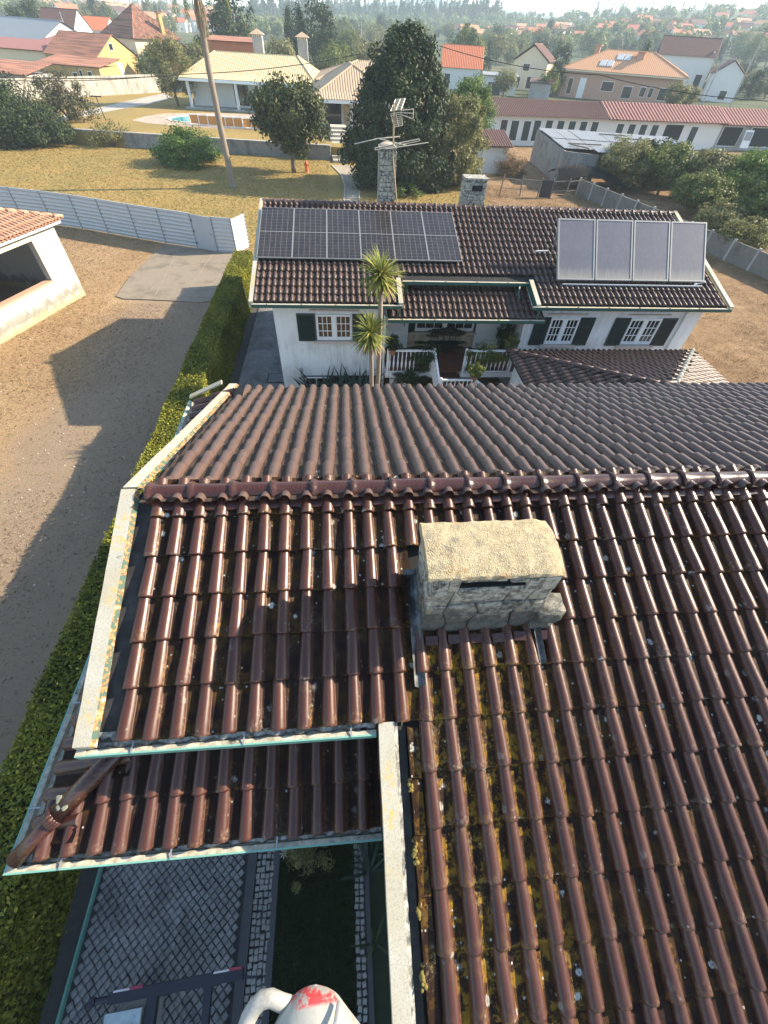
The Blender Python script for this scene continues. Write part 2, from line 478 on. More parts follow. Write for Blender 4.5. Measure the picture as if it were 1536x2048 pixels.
# ------------------------------------------------------------------ ground and land
import numpy as np
def smooth(a, b, x):
    t = max(0.0, min(1.0, (x - a)/(b - a))); return t*t*(3 - 2*t)
EL = [(-180, .3), (-60, .3), (-26, .12), (-16, .15), (-4, .5), (5, .75), (16, 1.0), (24, 1.5), (34, 2.1), (60, 2.6), (180, .3)]
def elev(a):
    for (a0, e0), (a1, e1) in zip(EL, EL[1:]):
        if a0 <= a <= a1: return e0 + (e1 - e0)*(a - a0)/(a1 - a0)
    return .3
def land(x, y):
    r = math.hypot(x, y); a = math.degrees(math.atan2(x, y))
    h = GZ + smooth(96, 135, r)*(.5 - GZ)
    if r > 200:
        top = CAMZ + math.tan(R_(elev(a)))*1150
        s_ = smooth(180, 1150, r)
        h += (top - .5)*s_ - smooth(1200, 1600, r)*top*.9
        h += noise.noise(Vector((x*.006, y*.006, 3)))*6*smooth(260, 700, r)*(1 if a > 0 else .25) + noise.noise(Vector((x*.02, y*.02, 8)))*1.5*smooth(400, 800, r)
    return h
def ground_mat():
    t = NT('dry_ground')
    n = t.noise(.35, 6, .65); f = t.noise(14, 8, .75); g = t.noise(1.6, 6, .7)
    c = t.mix(t.ramp(n, [(.35, 0), (.65, 1)]), (0.38, 0.245, 0.13), (0.50, 0.345, 0.19))
    c = t.mix(t.ramp(f, [(.42, 0), (.66, .75)]), c, (0.21, 0.135, 0.072))
    c = t.mix(t.ramp(t.noise(20, 6, .8, t.mapv(t.pos(), (1, .5, 1))), [(.55, 0), (.70, .8)]), c, (0.52, 0.42, 0.25))
    c = t.mix(t.ramp(g, [(.58, 0), (.72, .55)]), c, (0.12, 0.13, 0.045))
    # bare ground by the hedge, with the hedge shade's grey put into the colour
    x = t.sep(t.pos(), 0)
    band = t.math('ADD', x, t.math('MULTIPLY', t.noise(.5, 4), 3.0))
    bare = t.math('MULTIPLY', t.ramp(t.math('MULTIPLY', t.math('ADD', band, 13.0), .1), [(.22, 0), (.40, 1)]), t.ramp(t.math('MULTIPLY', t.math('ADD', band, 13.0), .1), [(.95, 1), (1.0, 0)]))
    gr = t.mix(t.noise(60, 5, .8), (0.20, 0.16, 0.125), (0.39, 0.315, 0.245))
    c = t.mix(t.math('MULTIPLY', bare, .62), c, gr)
    spots = t.ramp(t.noise(5.5, 4, .65), [(.62, 0), (.68, .75)])
    c = t.mix(spots, c, (0.10, 0.075, 0.05))
    xr = t.math('MULTIPLY', t.sep(t.pos(), 0), .02)                  # the neglected field on the right: browner straw
    c = t.mix(t.math('MULTIPLY', t.ramp(xr, [(.22, 0), (.28, 1)]), t.ramp(t.noise(1.2, 6, .75), [(.36, .35), (.62, 1)])), c, (0.20, 0.12, 0.062))
    # farther out: fields, scrub and woodland floor
    ln = t.n.new('ShaderNodeVectorMath'); ln.operation = 'LENGTH'; t.l.new(t.pos(), ln.inputs[0])
    d = t.math('MULTIPLY', ln.outputs['Value'], .001)
    v = t.vor(.012, out='Color')
    fld = t.ramp(t.sep(v, 0), [(0, (0.07, 0.085, 0.035)), (.45, (0.11, 0.115, 0.05)), (.62, (0.22, 0.18, 0.09)), (.8, (0.08, 0.095, 0.04)), (1, (0.16, 0.15, 0.07))])
    fld = t.mix(t.ramp(t.noise(.09, 6, .7), [(.4, 0), (.6, .8)]), fld, (0.035, 0.05, 0.02))
    c = t.mix(t.ramp(d, [(.085, 0), (.14, 1)]), c, fld)
    t.set(Base_Color=c, Roughness=.95, Specular_IOR_Level=.2)
    t.bump(t.math('ADD', t.math('MULTIPLY', f, .8), t.noise(45, 5, .8)), 1.0, .07)
    return t.mat
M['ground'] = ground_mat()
V = []; F = []
rs = [0, 4, 8, 14, 20, 28, 36, 46, 56, 64, 72, 80, 90, 100, 112, 126, 142, 160, 180, 205, 230, 260, 295, 330, 370, 410, 455, 500, 550, 600, 655, 710, 770, 830, 890, 950, 1010, 1070, 1130, 1180, 1240, 1320, 1420, 1600]
NA = 240
V.append((0, 0, land(0, 0)))
for r in rs[1:]:
    for k in range(NA):
        a = 2*math.pi*k/NA; x, y = r*math.sin(a), r*math.cos(a); V.append((x, y, land(x, y)))
for k in range(NA): F.append((0, 1 + (k+1) % NA, 1 + k))
for i in range(len(rs)-2):
    for k in range(NA):
        a, b = 1 + i*NA + k, 1 + i*NA + (k+1) % NA; F.append((a, b, b + NA, a + NA))
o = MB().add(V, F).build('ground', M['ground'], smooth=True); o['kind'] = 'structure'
def hill_mat(name, a, b):
    t = NT(name); c = t.mix(t.ramp(t.noise(.012, 8, .7), [(.35, 0), (.65, 1)]), a, b)
    t.set(Base_Color=c, Roughness=.95, Specular_IOR_Level=.1); t.bump(t.noise(.03, 6, .7), 1.0, 8); return t.mat
def ridge(name, pts, d, depth, mat, seed):
    "a range of hills: its crest drawn by directions, with slopes to front and back"
    V = []; F = []; n = 0
    P = []
    for (x0, y0_), (x1, y1_) in zip(pts, pts[1:]):
        m = max(2, int(abs(x1-x0)/14))
        for i in range(m): P.append((x0 + (x1-x0)*i/m, y0_ + (y1_-y0_)*i/m))
    P.append(pts[-1])
    for (px, py) in P:
        c = far(px, py, d); q = Vector((c.x, c.y, 0)).normalized()
        jz = noise.noise(Vector((px*.03, seed, 0)))*d*.0012
        for (dd, f_) in ((-depth, 0), (-depth*.6, .3), (-depth*.25, .75), (0, 1), (depth*.3, .8), (depth, 0)):
            p = c + q*dd; z = (c.z + jz)*f_ + noise.noise(Vector((px*.05, dd*.01, seed)))*d*.003*(0 if dd == 0 else 1)
            V.append((p.x, p.y, z))
    for i in range(len(P)-1):
        for j in range(5): F.append((i*6+j, i*6+6+j, i*6+7+j, i*6+j+1))
    o = MB().add(V, F).build(name, mat, smooth=True); o['kind'] = 'structure'
ridge('mountain', [(-900, 40), (-300, 20), (-60, 22), (40, 14), (110, 5), (150, 3), (205, 15), (330, 24), (480, 16), (560, 18), (640, 12), (700, 9), (780, 3), (850, -2), (900, 2), (960, 10), (1020, 21), (1080, 27), (1160, 40), (1300, 52), (1536, 70), (2200, 120)], 2300, 400, hill_mat('mountain_scrub', (0.05, 0.065, 0.04), (0.09, 0.095, 0.06)), 2)
ridge('hill', [(-300, 30), (0, 22), (120, 24), (260, 26), (420, 30), (520, 27), (640, 25), (760, 27), (880, 32), (1000, 36), (1100, 40), (1180, 34), (1250, 24), (1330, 25), (1420, 24), (1536, 20), (1800, 24), (2400, 60)], 1300, 200, hill_mat('hill_scrub', (0.045, 0.06, 0.025), (0.10, 0.10, 0.05)), 5)

def poly_sheet(name, pts, z, mat, thick=None, **kw):
    m = MB()
    if thick: m.prism([(p[0], p[1]) for p in pts], z - thick, z)
    else: m.quad(*[(p[0], p[1], z) for p in pts])
    o = m.build(name, mat); o['kind'] = 'structure'
    return o
def lawn_mat(name='dry_lawn'):
    t = NT(name)
    n = t.noise(.22, 5, .6); f = t.noise(9, 8, .8); s = t.noise(2.2, 6, .7)
    c = t.mix(t.ramp(n, [(.38, 0), (.62, 1)]), (0.36, 0.245, 0.085), (0.28, 0.215, 0.075))
    c = t.mix(t.ramp(s, [(.50, 0), (.72, .6)]), c, (0.19, 0.165, 0.055))
    c = t.mix(t.ramp(f, [(.46, 0), (.66, .65)]), c, (0.15, 0.10, 0.028))
    c = t.mix(t.ramp(t.noise(26, 5, .8), [(.56, 0), (.70, .55)]), c, (0.46, 0.34, 0.15))
    c = t.mix(t.ramp(t.noise(3.6, 7, .8), [(.52, 0), (.62, .5)]), c, (0.16, 0.115, 0.03))
    t.set(Base_Color=c, Roughness=.95, Specular_IOR_Level=.15); t.bump(f, 1.0, .06); return t.mat
M['lawn'] = lawn_mat()
fence_base = [at(*p) for p in ((-30, 436), (50, 443), (108, 450), (166, 458), (218, 467), (278, 478), (333, 487), (396, 497), (437, 505), (474, 508))]
fence_end = at(499, 494)
wl0, wl1 = at(-240, 262), at(662, 320)
poly_sheet('lawn', [wl0, wl1, Vector((13.5, 62, 0)), Vector((13.5, 26.5, 0)), Vector((-5.2, 26.5, 0)), fence_end, fence_base[-1]] + list(reversed(fence_base[:-1])) + [fence_base[0] + Vector((-30, 14, 0))], GZ + .006, M['lawn'])
UD = Vector((0, 1.0, 0))
poly_sheet('upper_lawn', [wl0 + Vector((-8, .2, 0)), wl1 + Vector((.3, .2, 0)), Vector((2.2, wl1.y + .2, 0)), Vector((4, 100, 0)), Vector((-10, 150, 0)), Vector((-80, 165, 0)), Vector((-140, 120, 0))], UZ, M['lawn'], 1.3)
def conc_mat(name, a, b, bs=20, crack=True):
    t = NT(name); c = t.mix(t.noise(3, 8, .7), a, b)
    c = t.mix(t.ramp(t.noise(.9, 5, .65), [(.5, 0), (.66, .6)]), c, [q*.6 for q in a])
    t.set(Base_Color=c, Roughness=.92); t.bump(t.noise(bs, 6, .8), .5, .02); return t.mat
M['concrete'] = conc_mat('old_concrete', (0.165, 0.135, 0.10), (0.27, 0.225, 0.165))
pad = [at(*p) for p in ((232, 594), (262, 553), (296, 522), (330, 489), (396, 498), (470, 508), (462, 530))] + [Vector((-5.95, 26.1, 0)), Vector((-5.95, 24.2, 0))] + [at(*p) for p in ((400, 606), (330, 602), (280, 600), (248, 599))]
poly_sheet('concrete_slab', pad, GZ + .05, M['concrete'], .12)
jn = MB(); a_, b_ = at(312, 590), at(358, 498); jn.bar((a_.x, a_.y, GZ+.053), (b_.x, b_.y, GZ+.053), .035, .006); a_, b_ = at(372, 590), at(428, 505); jn.bar((a_.x, a_.y, GZ+.053), (b_.x, b_.y, GZ+.053), .03, .006)
o = jn.build('slab_joint', plain('joint_dust', (0.25, 0.21, 0.155), .95, .3)); o['kind'] = 'stuff'
# garden path of small bricks to the steps
M['brickpath'] = plain('path_brick', (0.30, 0.25, 0.19), .9, .3, 3)
pl_ = [at(690, 404), at(716, 404), at(718, 372), at(712, 350), at(700, 332), at(664, 330), at(684, 350), at(692, 372)]
poly_sheet('path', pl_, GZ + .012, conc_mat('path_brick', (0.27, 0.225, 0.17), (0.37, 0.315, 0.245)))
kb = MB()
for L in ((at(688, 404), at(690, 372), at(682, 350), at(663, 331)), (at(718, 404), at(720, 372), at(714, 350), at(702, 332))):
    for p, q in zip(L, L[1:]): kb.bar((p.x, p.y, GZ+.03), (q.x, q.y, GZ+.03), .12, .09)
o = kb.build('path_kerb', plain('kerb_stone', (0.42, 0.38, 0.31), .9, .15)); o['kind'] = 'structure'
# pale drive on the upper lawn, pool terrace, pool
drive = [at(*p, UZ) for p in ((60, 245), (150, 226), (250, 203), (330, 186), (345, 196), (300, 208), (210, 224), (110, 246))]
poly_sheet('garden_drive', drive, UZ + .008, conc_mat('drive_gravel', (0.33, 0.30, 0.25), (0.46, 0.42, 0.36)))
terr = [at(*p, UZ) for p in ((263, 241), (290, 233), (330, 227), (420, 226), (560, 230), (570, 262), (430, 257), (330, 250), (290, 246))]
poly_sheet('pool_terrace', terr, UZ + .02, conc_mat('terrace_paving', (0.36, 0.27, 0.20), (0.48, 0.38, 0.29)), .1)
pe = at(335, 240, UZ); pf_ = at(352, 234, UZ)
pool = [at(*p, UZ) for p in ((336, 239), (341, 236), (352, 233.5), (380, 231.5), (440, 233), (560, 239), (562, 253), (470, 253), (420, 249.5), (370, 245.5), (345, 242.5))]
def water_mat():
    t = NT('pool_water'); t.set(Base_Color=t.mix(t.noise(1.2, 3), (0.05, 0.36, 0.42), (0.12, 0.50, 0.54)), Roughness=.07); t.bump(t.noise(2.5, 3), .15, .03); return t.mat
poly_sheet('pool_water', pool, UZ + .028, water_mat())
rim = MB()
for p, q in zip(pool, pool[1:] + pool[:1]): rim.bar((p.x, p.y, UZ+.05), (q.x, q.y, UZ+.05), .45, .06)
o = rim.build('pool_rim', plain('pool_coping', (0.50, 0.44, 0.36), .8, .1)); o['kind'] = 'structure'

# ------------------------------------------------------------------ leaves
def np_mesh(name, V, F, mat, attrs=None):
    nm = bpy.data.meshes.new(name)
    V = np.asarray(V, np.float32); F = np.asarray(F, np.int32); k = F.shape[1]; nf = len(F)
    nm.vertices.add(len(V)); nm.vertices.foreach_set('co', V.ravel())
    nm.loops.add(nf*k); nm.loops.foreach_set('vertex_index', F.ravel())
    nm.polygons.add(nf); nm.polygons.foreach_set('loop_start', np.arange(0, nf*k, k, dtype=np.int32)); nm.polygons.foreach_set('loop_total', np.full(nf, k, np.int32))
    nm.materials.append(mat)
    for nme, arr in (attrs or {}).items():
        b = nm.attributes.new(nme, 'FLOAT', 'POINT'); b.data.foreach_set('value', np.asarray(arr, np.float32))
    nm.update()
    return nm
def leaves(name, P, N, size, mat, var, rg, asp=.55, spread=.7, droop=0.0):
    "one folded-free diamond per point, turned about the outward normal with some scatter"
    n = len(P)
    D = N + rg.normal(0, spread, (n, 3)); D /= np.linalg.norm(D, axis=1, keepdims=True) + 1e-9
    A = rg.normal(0, 1, (n, 3)); A[:, 2] -= droop
    A -= D*(A*D).sum(1, keepdims=True); A /= np.linalg.norm(A, axis=1, keepdims=True) + 1e-9
    B = np.cross(D, A)
    s = (size*rg.uniform(.6, 1.35, n))[:, None]
    V = np.empty((n, 4, 3), np.float32)
    V[:, 0] = P - A*s; V[:, 1] = P + B*s*asp + D*s*.15; V[:, 2] = P + A*s; V[:, 3] = P - B*s*asp + D*s*.15
    F = np.arange(n*4).reshape(n, 4)
    return np_mesh(name, V.reshape(-1, 3), F, mat, {'leafvar': np.repeat(np.clip(var, 0, 1), 4)})
def crown_mesh(name, mat, R, n, size, seed, clumps=60, shape='round', hollow=.55, asp=.55, clump_r=.32):
    "leaves gathered in clumps that fill an uneven crown of half-sizes R"
    rg = np.random.default_rng(seed); n = int(n*1.9); size *= .72
    C = rg.normal(0, 1, (clumps, 3)); C /= np.linalg.norm(C, axis=1, keepdims=True)
    rad = rg.uniform(hollow, 1.0, clumps)[:, None]
    C = C*rad
    if shape == 'cone':
        z = rg.uniform(-1, 1, clumps)**1; w = (1 - z)/2*1.0 + .08
        a = rg.uniform(0, 2*np.pi, clumps); q = rg.uniform(.45, 1.0, clumps)
        C = np.stack([np.cos(a)*w*q, np.sin(a)*w*q, z], 1)
    elif shape == 'column':
        z = rg.uniform(-1, 1, clumps); w = np.clip(1.15*np.sqrt(np.clip(1 - np.abs(z)**2.6, 0, 1)), .1, 1)
        a = rg.uniform(0, 2*np.pi, clumps); q = rg.uniform(.4, 1.0, clumps)
        C = np.stack([np.cos(a)*w*q, np.sin(a)*w*q, z], 1)
    elif shape == 'teardrop':
        t_ = rg.uniform(0, 1, clumps)**1.15; w = np.where(t_ > .22, ((1 - t_)/.78)**.52, .78 + t_)
        a = rg.uniform(0, 2*np.pi, clumps); q = rg.uniform(.35, 1.0, clumps)**.6
        C = np.stack([np.cos(a)*w*q, np.sin(a)*w*q, 2*t_ - 1], 1)
    elif shape == 'dome':
        C[:, 2] = np.abs(C[:, 2])*1.5 - .7
    cs = rg.uniform(.6, 1.3, clumps); cv = rg.uniform(-.22, .22, clumps)
    ix = rg.integers(0, clumps, n)
    L = rg.normal(0, 1, (n, 3)); L /= np.linalg.norm(L, axis=1, keepdims=True); L *= (rg.uniform(0, 1, n)**.45)[:, None]
    P = C[ix] + L*(cs[ix]*clump_r)[:, None]
    N = L*.8 + P*.5; N[:, 2] += .35
    P = P*np.array(R)
    var = .40 + cv[ix] + rg.normal(0, .17, n)
    return leaves(name, P, N, size, mat, var, rg, asp)
def trunk_mb(h, r, top, limbs, seed, lean=(0, 0)):
    rg = random.Random(seed); m = MB()
    pts = [(0, 0, -.1), (lean[0]*.2, lean[1]*.2, h*.3), (lean[0]*.6 + rg.uniform(-.1, .1)*r*4, lean[1]*.6, h*.7), (lean[0], lean[1], h)]
    m.tube(pts, [r*1.25, r, r*.8, r*.6], 8)
    for k in range(limbs):
        a = 2*math.pi*(k + rg.uniform(-.3, .3))/max(1, limbs); z0 = h*rg.uniform(.55, .95); q = rg.uniform(.5, .9)
        e_ = (lean[0] + math.cos(a)*top[0]*q, lean[1] + math.sin(a)*top[1]*q, h + top[2]*rg.uniform(.2, 1.1))
        m.tube([(lean[0]*z0/h, lean[1]*z0/h, z0), (e_[0]*.5, e_[1]*.5, (z0+e_[2])/2 + .1*h*rg.random()), e_], [r*.5, r*.32, r*.12], 5)
    return m
def tree(name, label, cat, loc, R, n, size, mat, seed, zc, trunk_h, r, limbs=5, shape='round', group=None, clumps=60, hollow=.55, asp=.55, lean=(0, 0), clump_r=.32, rz=0, bark='bark'):
    t = thing(name, label, cat, loc, rz, group)
    trunk_mb(trunk_h, r, (R[0]*.7, R[1]*.7, max(.2, zc - trunk_h)), limbs, seed, lean).build('trunk', M[bark], t, True, smooth=True)
    o = link('crown', crown_mesh('crown', M[mat], R, n, size, seed, clumps, shape, hollow, asp, clump_r), t, True, (lean[0], lean[1], zc))
    return t
# ------------------------------------------------------------------ roof tiles
def tile_mesh(name, mat, pitch=0.2155, L=0.44, fine=True):
    s = pitch / 0.2155
    if fine:
        prof = [(-.066, -.004, 0, 1), (-.060, .016, 0, .7), (-.046, .044, 0, .1), (-.020, .060, 0, 0), (.012, .061, 0, 0), (.040, .049, 0, .1),
                (.058, .018, 0, .9), (.065, .003, .6, 1), (.073, .010, 1, .5), (.083, .001, 1, .3), (.115, -.001, 1, 0), (.165, .002, 1, .3)]
        ys = [(0, 1.05, 0, 1.0), (.02, 1.05, .001, .5), (.13, 1.0, .002, 0), (.27, .95, -.003, 0), (.40, .86, .0, .3), (L, .84, 0, 0)]
    else:
        prof = [(-.058, -.004, 0, 1), (-.045, .036, 0, .2), (-.015, .058, 0, 0), (.025, .054, 0, 0), (.050, .018, 0, .8), (.062, .004, 1, .8), (.165, .002, 1, .2)]
        ys = [(0, 1.05, 0, 1), (.20, .98, 0, 0), (L, .86, 0, .2)]
    V = []; F = []; ch = []; ed = []
    n = len(prof)
    for (y, w, dz, e2) in ys:
        for (x, z, c, e) in prof:
            roll = x < .07
            xx = x * (w if roll else 1)
            zz = (z * (w if roll else 1) + dz * (1 if roll else 0)) + .020 * (1 - y / .40)
            V.append((xx * s, y, zz * s)); ch.append(c); ed.append(max(e * (.75 if y < .38 else .4), e2 * .8))
    m = len(ys)
    for j in range(m - 1):
        for i in range(n - 1):
            F.append((j*n + i, j*n + i + 1, (j+1)*n + i + 1, (j+1)*n + i))
    b = len(V)
    for i, (x, z, c, e) in enumerate(prof):
        p = V[i]
        V.append((p[0], p[1] + .004, p[2] - .017)); ch.append(c); ed.append(1)
    for i in range(n - 1):
        F.append((i, b + i, b + i + 1, i + 1))
    me = bpy.data.meshes.new(name)
    me.from_pydata(V, [], F)
    me.materials.append(mat)
    for nm, a in (('chan', ch), ('edge', ed)):
        at_ = me.attributes.new(nm, 'FLOAT', 'POINT'); at_.data.foreach_set('value', a)
    me.polygons.foreach_set('use_smooth', [True] * (len(F) - n + 1) + [False] * (n - 1))
    me.update()
    return me

def proj(p):
    d = Vector(p) - Vector((0, 0, CAMZ))
    c = [RW[0][i]*d.x + RW[1][i]*d.y + RW[2][i]*d.z for i in range(3)]
    if c[2] < 0.1: return (-1e5, -1e5, c[2])
    return (768 + FPX*c[0]/c[2], 1024 + FPX*c[1]/c[2], c[2])
def inframe(p, mg=25):
    x, y, d = proj(p)
    return d > 0.1 and -mg < x < 1536 + mg and -mg < y < 2048 + mg

def joined(name, me, mats_, mat, parent):
    "many copies of one shape as a single mesh (for the pieces past the limit)"
    import numpy as np
    n = len(me.vertices)
    co = np.empty(n*3, np.float32); me.vertices.foreach_get('co', co); co = co.reshape(-1, 3)
    F = [tuple(p.vertices) for p in me.polygons]
    allv = []; allf = []; k = 0
    fa = np.array([f for f in F if len(f) == 4], np.int64)
    for Mx in mats_:
        A = np.array(Mx, np.float32)
        allv.append(co @ A[:3, :3].T + A[:3, 3]); allf.append(fa + k); k += n
    if not allv: return None
    V = np.concatenate(allv); FF = np.concatenate(allf)
    nm = bpy.data.meshes.new(name)
    nm.vertices.add(len(V)); nm.vertices.foreach_set('co', V.ravel())
    nf = len(FF)
    nm.loops.add(nf*4); nm.loops.foreach_set('vertex_index', FF.ravel().astype(np.int32))
    nm.polygons.add(nf); nm.polygons.foreach_set('loop_start', np.arange(0, nf*4, 4, dtype=np.int32))
    nm.polygons.foreach_set('loop_total', np.full(nf, 4, np.int32))
    sm = np.empty(len(me.polygons), bool); me.polygons.foreach_get('use_smooth', sm)
    nm.polygons.foreach_set('use_smooth', np.tile(sm, len(mats_)))
    nm.materials.append(mat)
    for a in me.attributes:
        if a.name in ('chan', 'edge'):
            arr = np.empty(n, np.float32); a.data.foreach_get('value', arr)
            b = nm.attributes.new(a.name, 'FLOAT', 'POINT'); b.data.foreach_set('value', np.tile(arr, len(mats_)))
    nm.update(); nm.validate()
    o = link(name, nm, parent)
    o['kind'] = 'stuff'
    return o

def field(origin, across, upd, slope_t, us, vs, gauge, keep=None, jit=0.009, skew=0.011):
    "matrices of tiles on a sloping plane: us = offsets across, vs = row numbers up the slope"
    ax = Vector(across).normalized(); up = (Vector(upd).normalized() + Vector((0, 0, slope_t))).normalized()
    nz = ax.cross(up)
    out = []
    for v in vs:
        for u in us:
            p = Vector(origin) + ax*u + up*(v*gauge)
            if keep and not keep(p): continue
            p = p + ax*random.uniform(-jit, jit) + up*random.uniform(-jit, jit) + nz*random.uniform(-.003, .004)
            B = Matrix((ax, up, nz)).transposed() @ Matrix.Rotation(random.gauss(0, skew), 3, 'Z') @ Matrix.Rotation(random.gauss(0, .008), 3, 'X')
            Mx = B.to_4x4(); Mx.translation = p
            out.append(Mx)
    return out

def lay_tiles(parent, items, limit=300, name='roof_tile'):
    "items: (mesh, material, matrices) lists; the ones that show largest become parts, the rest one part"
    allm = [(proj(Mx.translation)[2] if inframe(Mx.translation) else 1e6, i, Mx) for i, it in enumerate(items) for Mx in it[2]]
    allm.sort(key=lambda t: t[0])
    rest = {}
    pinv = Matrix.Translation(-wloc(parent))
    for k, (d, i, Mx) in enumerate(allm):
        if k < limit and d < 1e6:
            o = bpy.data.objects.new(name, items[i][0]); COL.objects.link(o)
            o.parent = parent; o.matrix_parent_inverse = pinv; o.matrix_basis = Mx
        else:
            rest.setdefault(i, []).append(Mx)
    for i, L in rest.items():
        joined(name + 's', items[i][0], L, items[i][1], parent)

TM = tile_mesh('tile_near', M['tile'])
TMB = tile_mesh('tile_near_back', M['tile_back'])
TMM = tile_mesh('tile_mid', M['tile_mid'], 0.205, fine=False)

def ridge_mesh(name, mat, L=0.4175, r=0.105):
    prof = [(0, r+.018), (.012, r+.026), (.035, r+.024), (.055, r+.010), (.09, r), (L*.6, r-.004), (L, r-.002), (L+.03, r-.006)]
    N = 12
    V = []; F = []; ch = []; ed = []
    for (x, rr) in prof:
        for k in range(N + 1):
            a = R_(-22) + R_(224) * k / N
            V.append((x, rr*math.cos(a), rr*math.sin(a)*.92)); ch.append(0); ed.append(1.0 if k in (0, 1, N-1, N) else (.25 if x < .06 else 0))
    for i in range(len(prof)-1):
        for k in range(N):
            F.append((i*(N+1)+k, (i+1)*(N+1)+k, (i+1)*(N+1)+k+1, i*(N+1)+k+1))
    b = len(V)
    for k in range(N+1):
        p = V[k]; V.append((.004, p[1]*.8, p[2]*.8)); ch.append(1); ed.append(1)
    for k in range(N): F.append((b+k, k, k+1, b+k+1))
    me = bpy.data.meshes.new(name); me.from_pydata(V, [], F); me.materials.append(mat)
    for nm, a in (('chan', ch), ('edge', ed)):
        at_ = me.attributes.new(nm, 'FLOAT', 'POINT'); at_.data.foreach_set('value', a)
    me.polygons.foreach_set('use_smooth', [True]*len(F)); me.update()
    return me
RM = ridge_mesh('ridge_near', M['ridge'])

def lumps(mb, pts, r, seed=1, m=0, flat=0.6):
    "small uneven lumps of mortar or lichen"
    rg = random.Random(seed)
    for p in pts:
        rr = r * rg.uniform(.5, 1.3)
        V = []; F = []
        for j, (zz, q) in enumerate(((-.3, .7), (.15, 1.0), (.6, .6))):
            for k in range(6):
                a = k*math.pi/3 + rg.uniform(-.2, .2)
                V.append((p[0] + rr*q*math.cos(a)*rg.uniform(.8, 1.2), p[1] + rr*q*math.sin(a)*rg.uniform(.8, 1.2), p[2] + rr*flat*zz))
        V.append((p[0], p[1], p[2] + rr*flat*.75))
        for j in range(2):
            for k in range(6): F.append((j*6+k, j*6+(k+1) % 6, (j+1)*6+(k+1) % 6, (j+1)*6+k))
        for k in range(6): F.append((12+k, 12+(k+1) % 6, 18))
        mb.add(V, F, m)

# ------------------------------------------------------------------ the near house
TS = math.tan(R_(19.5)); CS = math.cos(R_(19.5))
PY, PZ = 3.13, 6.23                      # ridge line
PITCH, GAUGE = 0.2155, 0.40
X0 = -1.965
M['grimy'] = plain('grimy_channel', (0.022, 0.019, 0.017), .8, .4, 6, dirt=(.09, .085, .075), dscale=7, damt=.5)
near = thing('tiled_house', 'large house seen from above with glossy dark brown tiled roofs and a stone chimney', 'house', (0, 3, 0))
def zf(y): return PZ - TS*(PY - y)       # front slope
def zb(y): return PZ - TS*(y - PY)
XR = 13.0
# walls
w = MB()
w.prism([(-2.3, 1.3), (.55, 1.3), (.55, -3.2), (12.8, -3.2), (12.8, 7.05), (-2.3, 7.05)], GZ, 4.45)
w.build('wall', M['plaster'], near)
w = MB()
w.add([(-2.3, 1.32, 4.46), (-2.3, 7.03, 4.46), (-2.3, 7.03, 4.75), (-2.3, 3.13, 6.1), (-2.3, 1.32, 5.45),
       (12.8, 1.32, 4.46), (12.8, 7.03, 4.46), (12.8, 7.03, 4.75), (12.8, 3.13, 6.1), (12.8, 1.32, 5.45)],
      [(0, 1, 2, 3, 4), (9, 8, 7, 6, 5), (0, 4, 9, 5), (1, 6, 7, 2)])
w.build('gable_wall', M['plaster'], near)
# boards under the tiles
d = MB()
e = .035
d.quad((-2.12, .99, zf(.99)-e), (XR, .99, zf(.99)-e), (XR, PY, PZ-e), (-2.12, PY, PZ-e))
d.quad((.42, -3.25, zf(-3.25)-e), (XR, -3.25, zf(-3.25)-e), (XR, .99, zf(.99)-e), (.42, .99, zf(.99)-e))
d.quad((-2.12, PY, PZ-e), (XR, PY, PZ-e), (XR, 7.48, zb(7.48)-e), (-2.12, 7.48, zb(7.48)-e))
d.quad((.42, -3.25, zf(-3.25)-e), (.42, .99, zf(.99)-e), (.42, .99, zf(.99)-.16), (.42, -3.25, zf(-3.25)-.16))
LZ = 4.675 - TS*.29                      # lower skirt roof: z = LZ + TS*y on the front face
d.quad((-2.92, .27, LZ+TS*.27-e), (.45, .27, LZ+TS*.27-e), (.45, 1.35, LZ+TS*1.35-e), (-1.9, 1.35, LZ+TS*1.35-e))
d.quad((-2.92, .27, LZ+TS*.27-e), (-1.9, 1.35, LZ+TS*1.35-e), (-1.9, 7.1, LZ+TS*1.35-e), (-2.92, 7.1, LZ+TS*.27-e))
d.build('roof_deck', M['dark'], near)

CHX0, CHX1, CHY0, CHY1 = .62, 1.74, 1.68, 2.28
y0 = PY - .26
def keep_front(p):
    if p.x < X0 - .02: return False
    if CHX0 - .09 < p.x < CHX1 + .04 and CHY0 - .10 < p.y < CHY1 - .02: return False
    return p.x > .5 or p.y > .9
us = [PITCH*k for k in range(0, 69)]
# rows are numbered downwards from the ridge: lower edge of row i at y0 - i*GAUGE*CS
oy = y0 - 16*GAUGE*CS
fr = field((X0, oy, zf(oy)), (1, 0, 0), (0, 1, 0), TS, us, range(0, 17), GAUGE, keep_front)
# back slope
by = 7.46
bk = field((XR, by, zb(by)), (-1, 0, 0), (0, -1, 0), TS, [PITCH*k + (XR - X0) % PITCH for k in range(0, 70)], range(0, 12), GAUGE*.985, lambda p: p.x > X0 - .03)
# lower skirt roof
lf = field((X0 - 4*PITCH, .29, LZ+TS*.29), (1, 0, 0), (0, 1, 0), TS, [PITCH*k + .07 for k in range(0, 15)], range(0, 3), GAUGE*.97,
           lambda p: p.x > -2.86 + (p.y - .29) + .02 and p.x < .42)
ll = field((-2.88, 7.0, LZ+TS*.27), (0, -1, 0), (1, 0, 0), TS, [PITCH*k for k in range(0, 33)], range(0, 2), GAUGE*.97,
           lambda p: p.y > .42 + (p.x + 2.88) + .1)
lay_tiles(near, [(TM, M['tile'], fr + lf + ll), (TMB, M['tile_back'], bk)], 300)

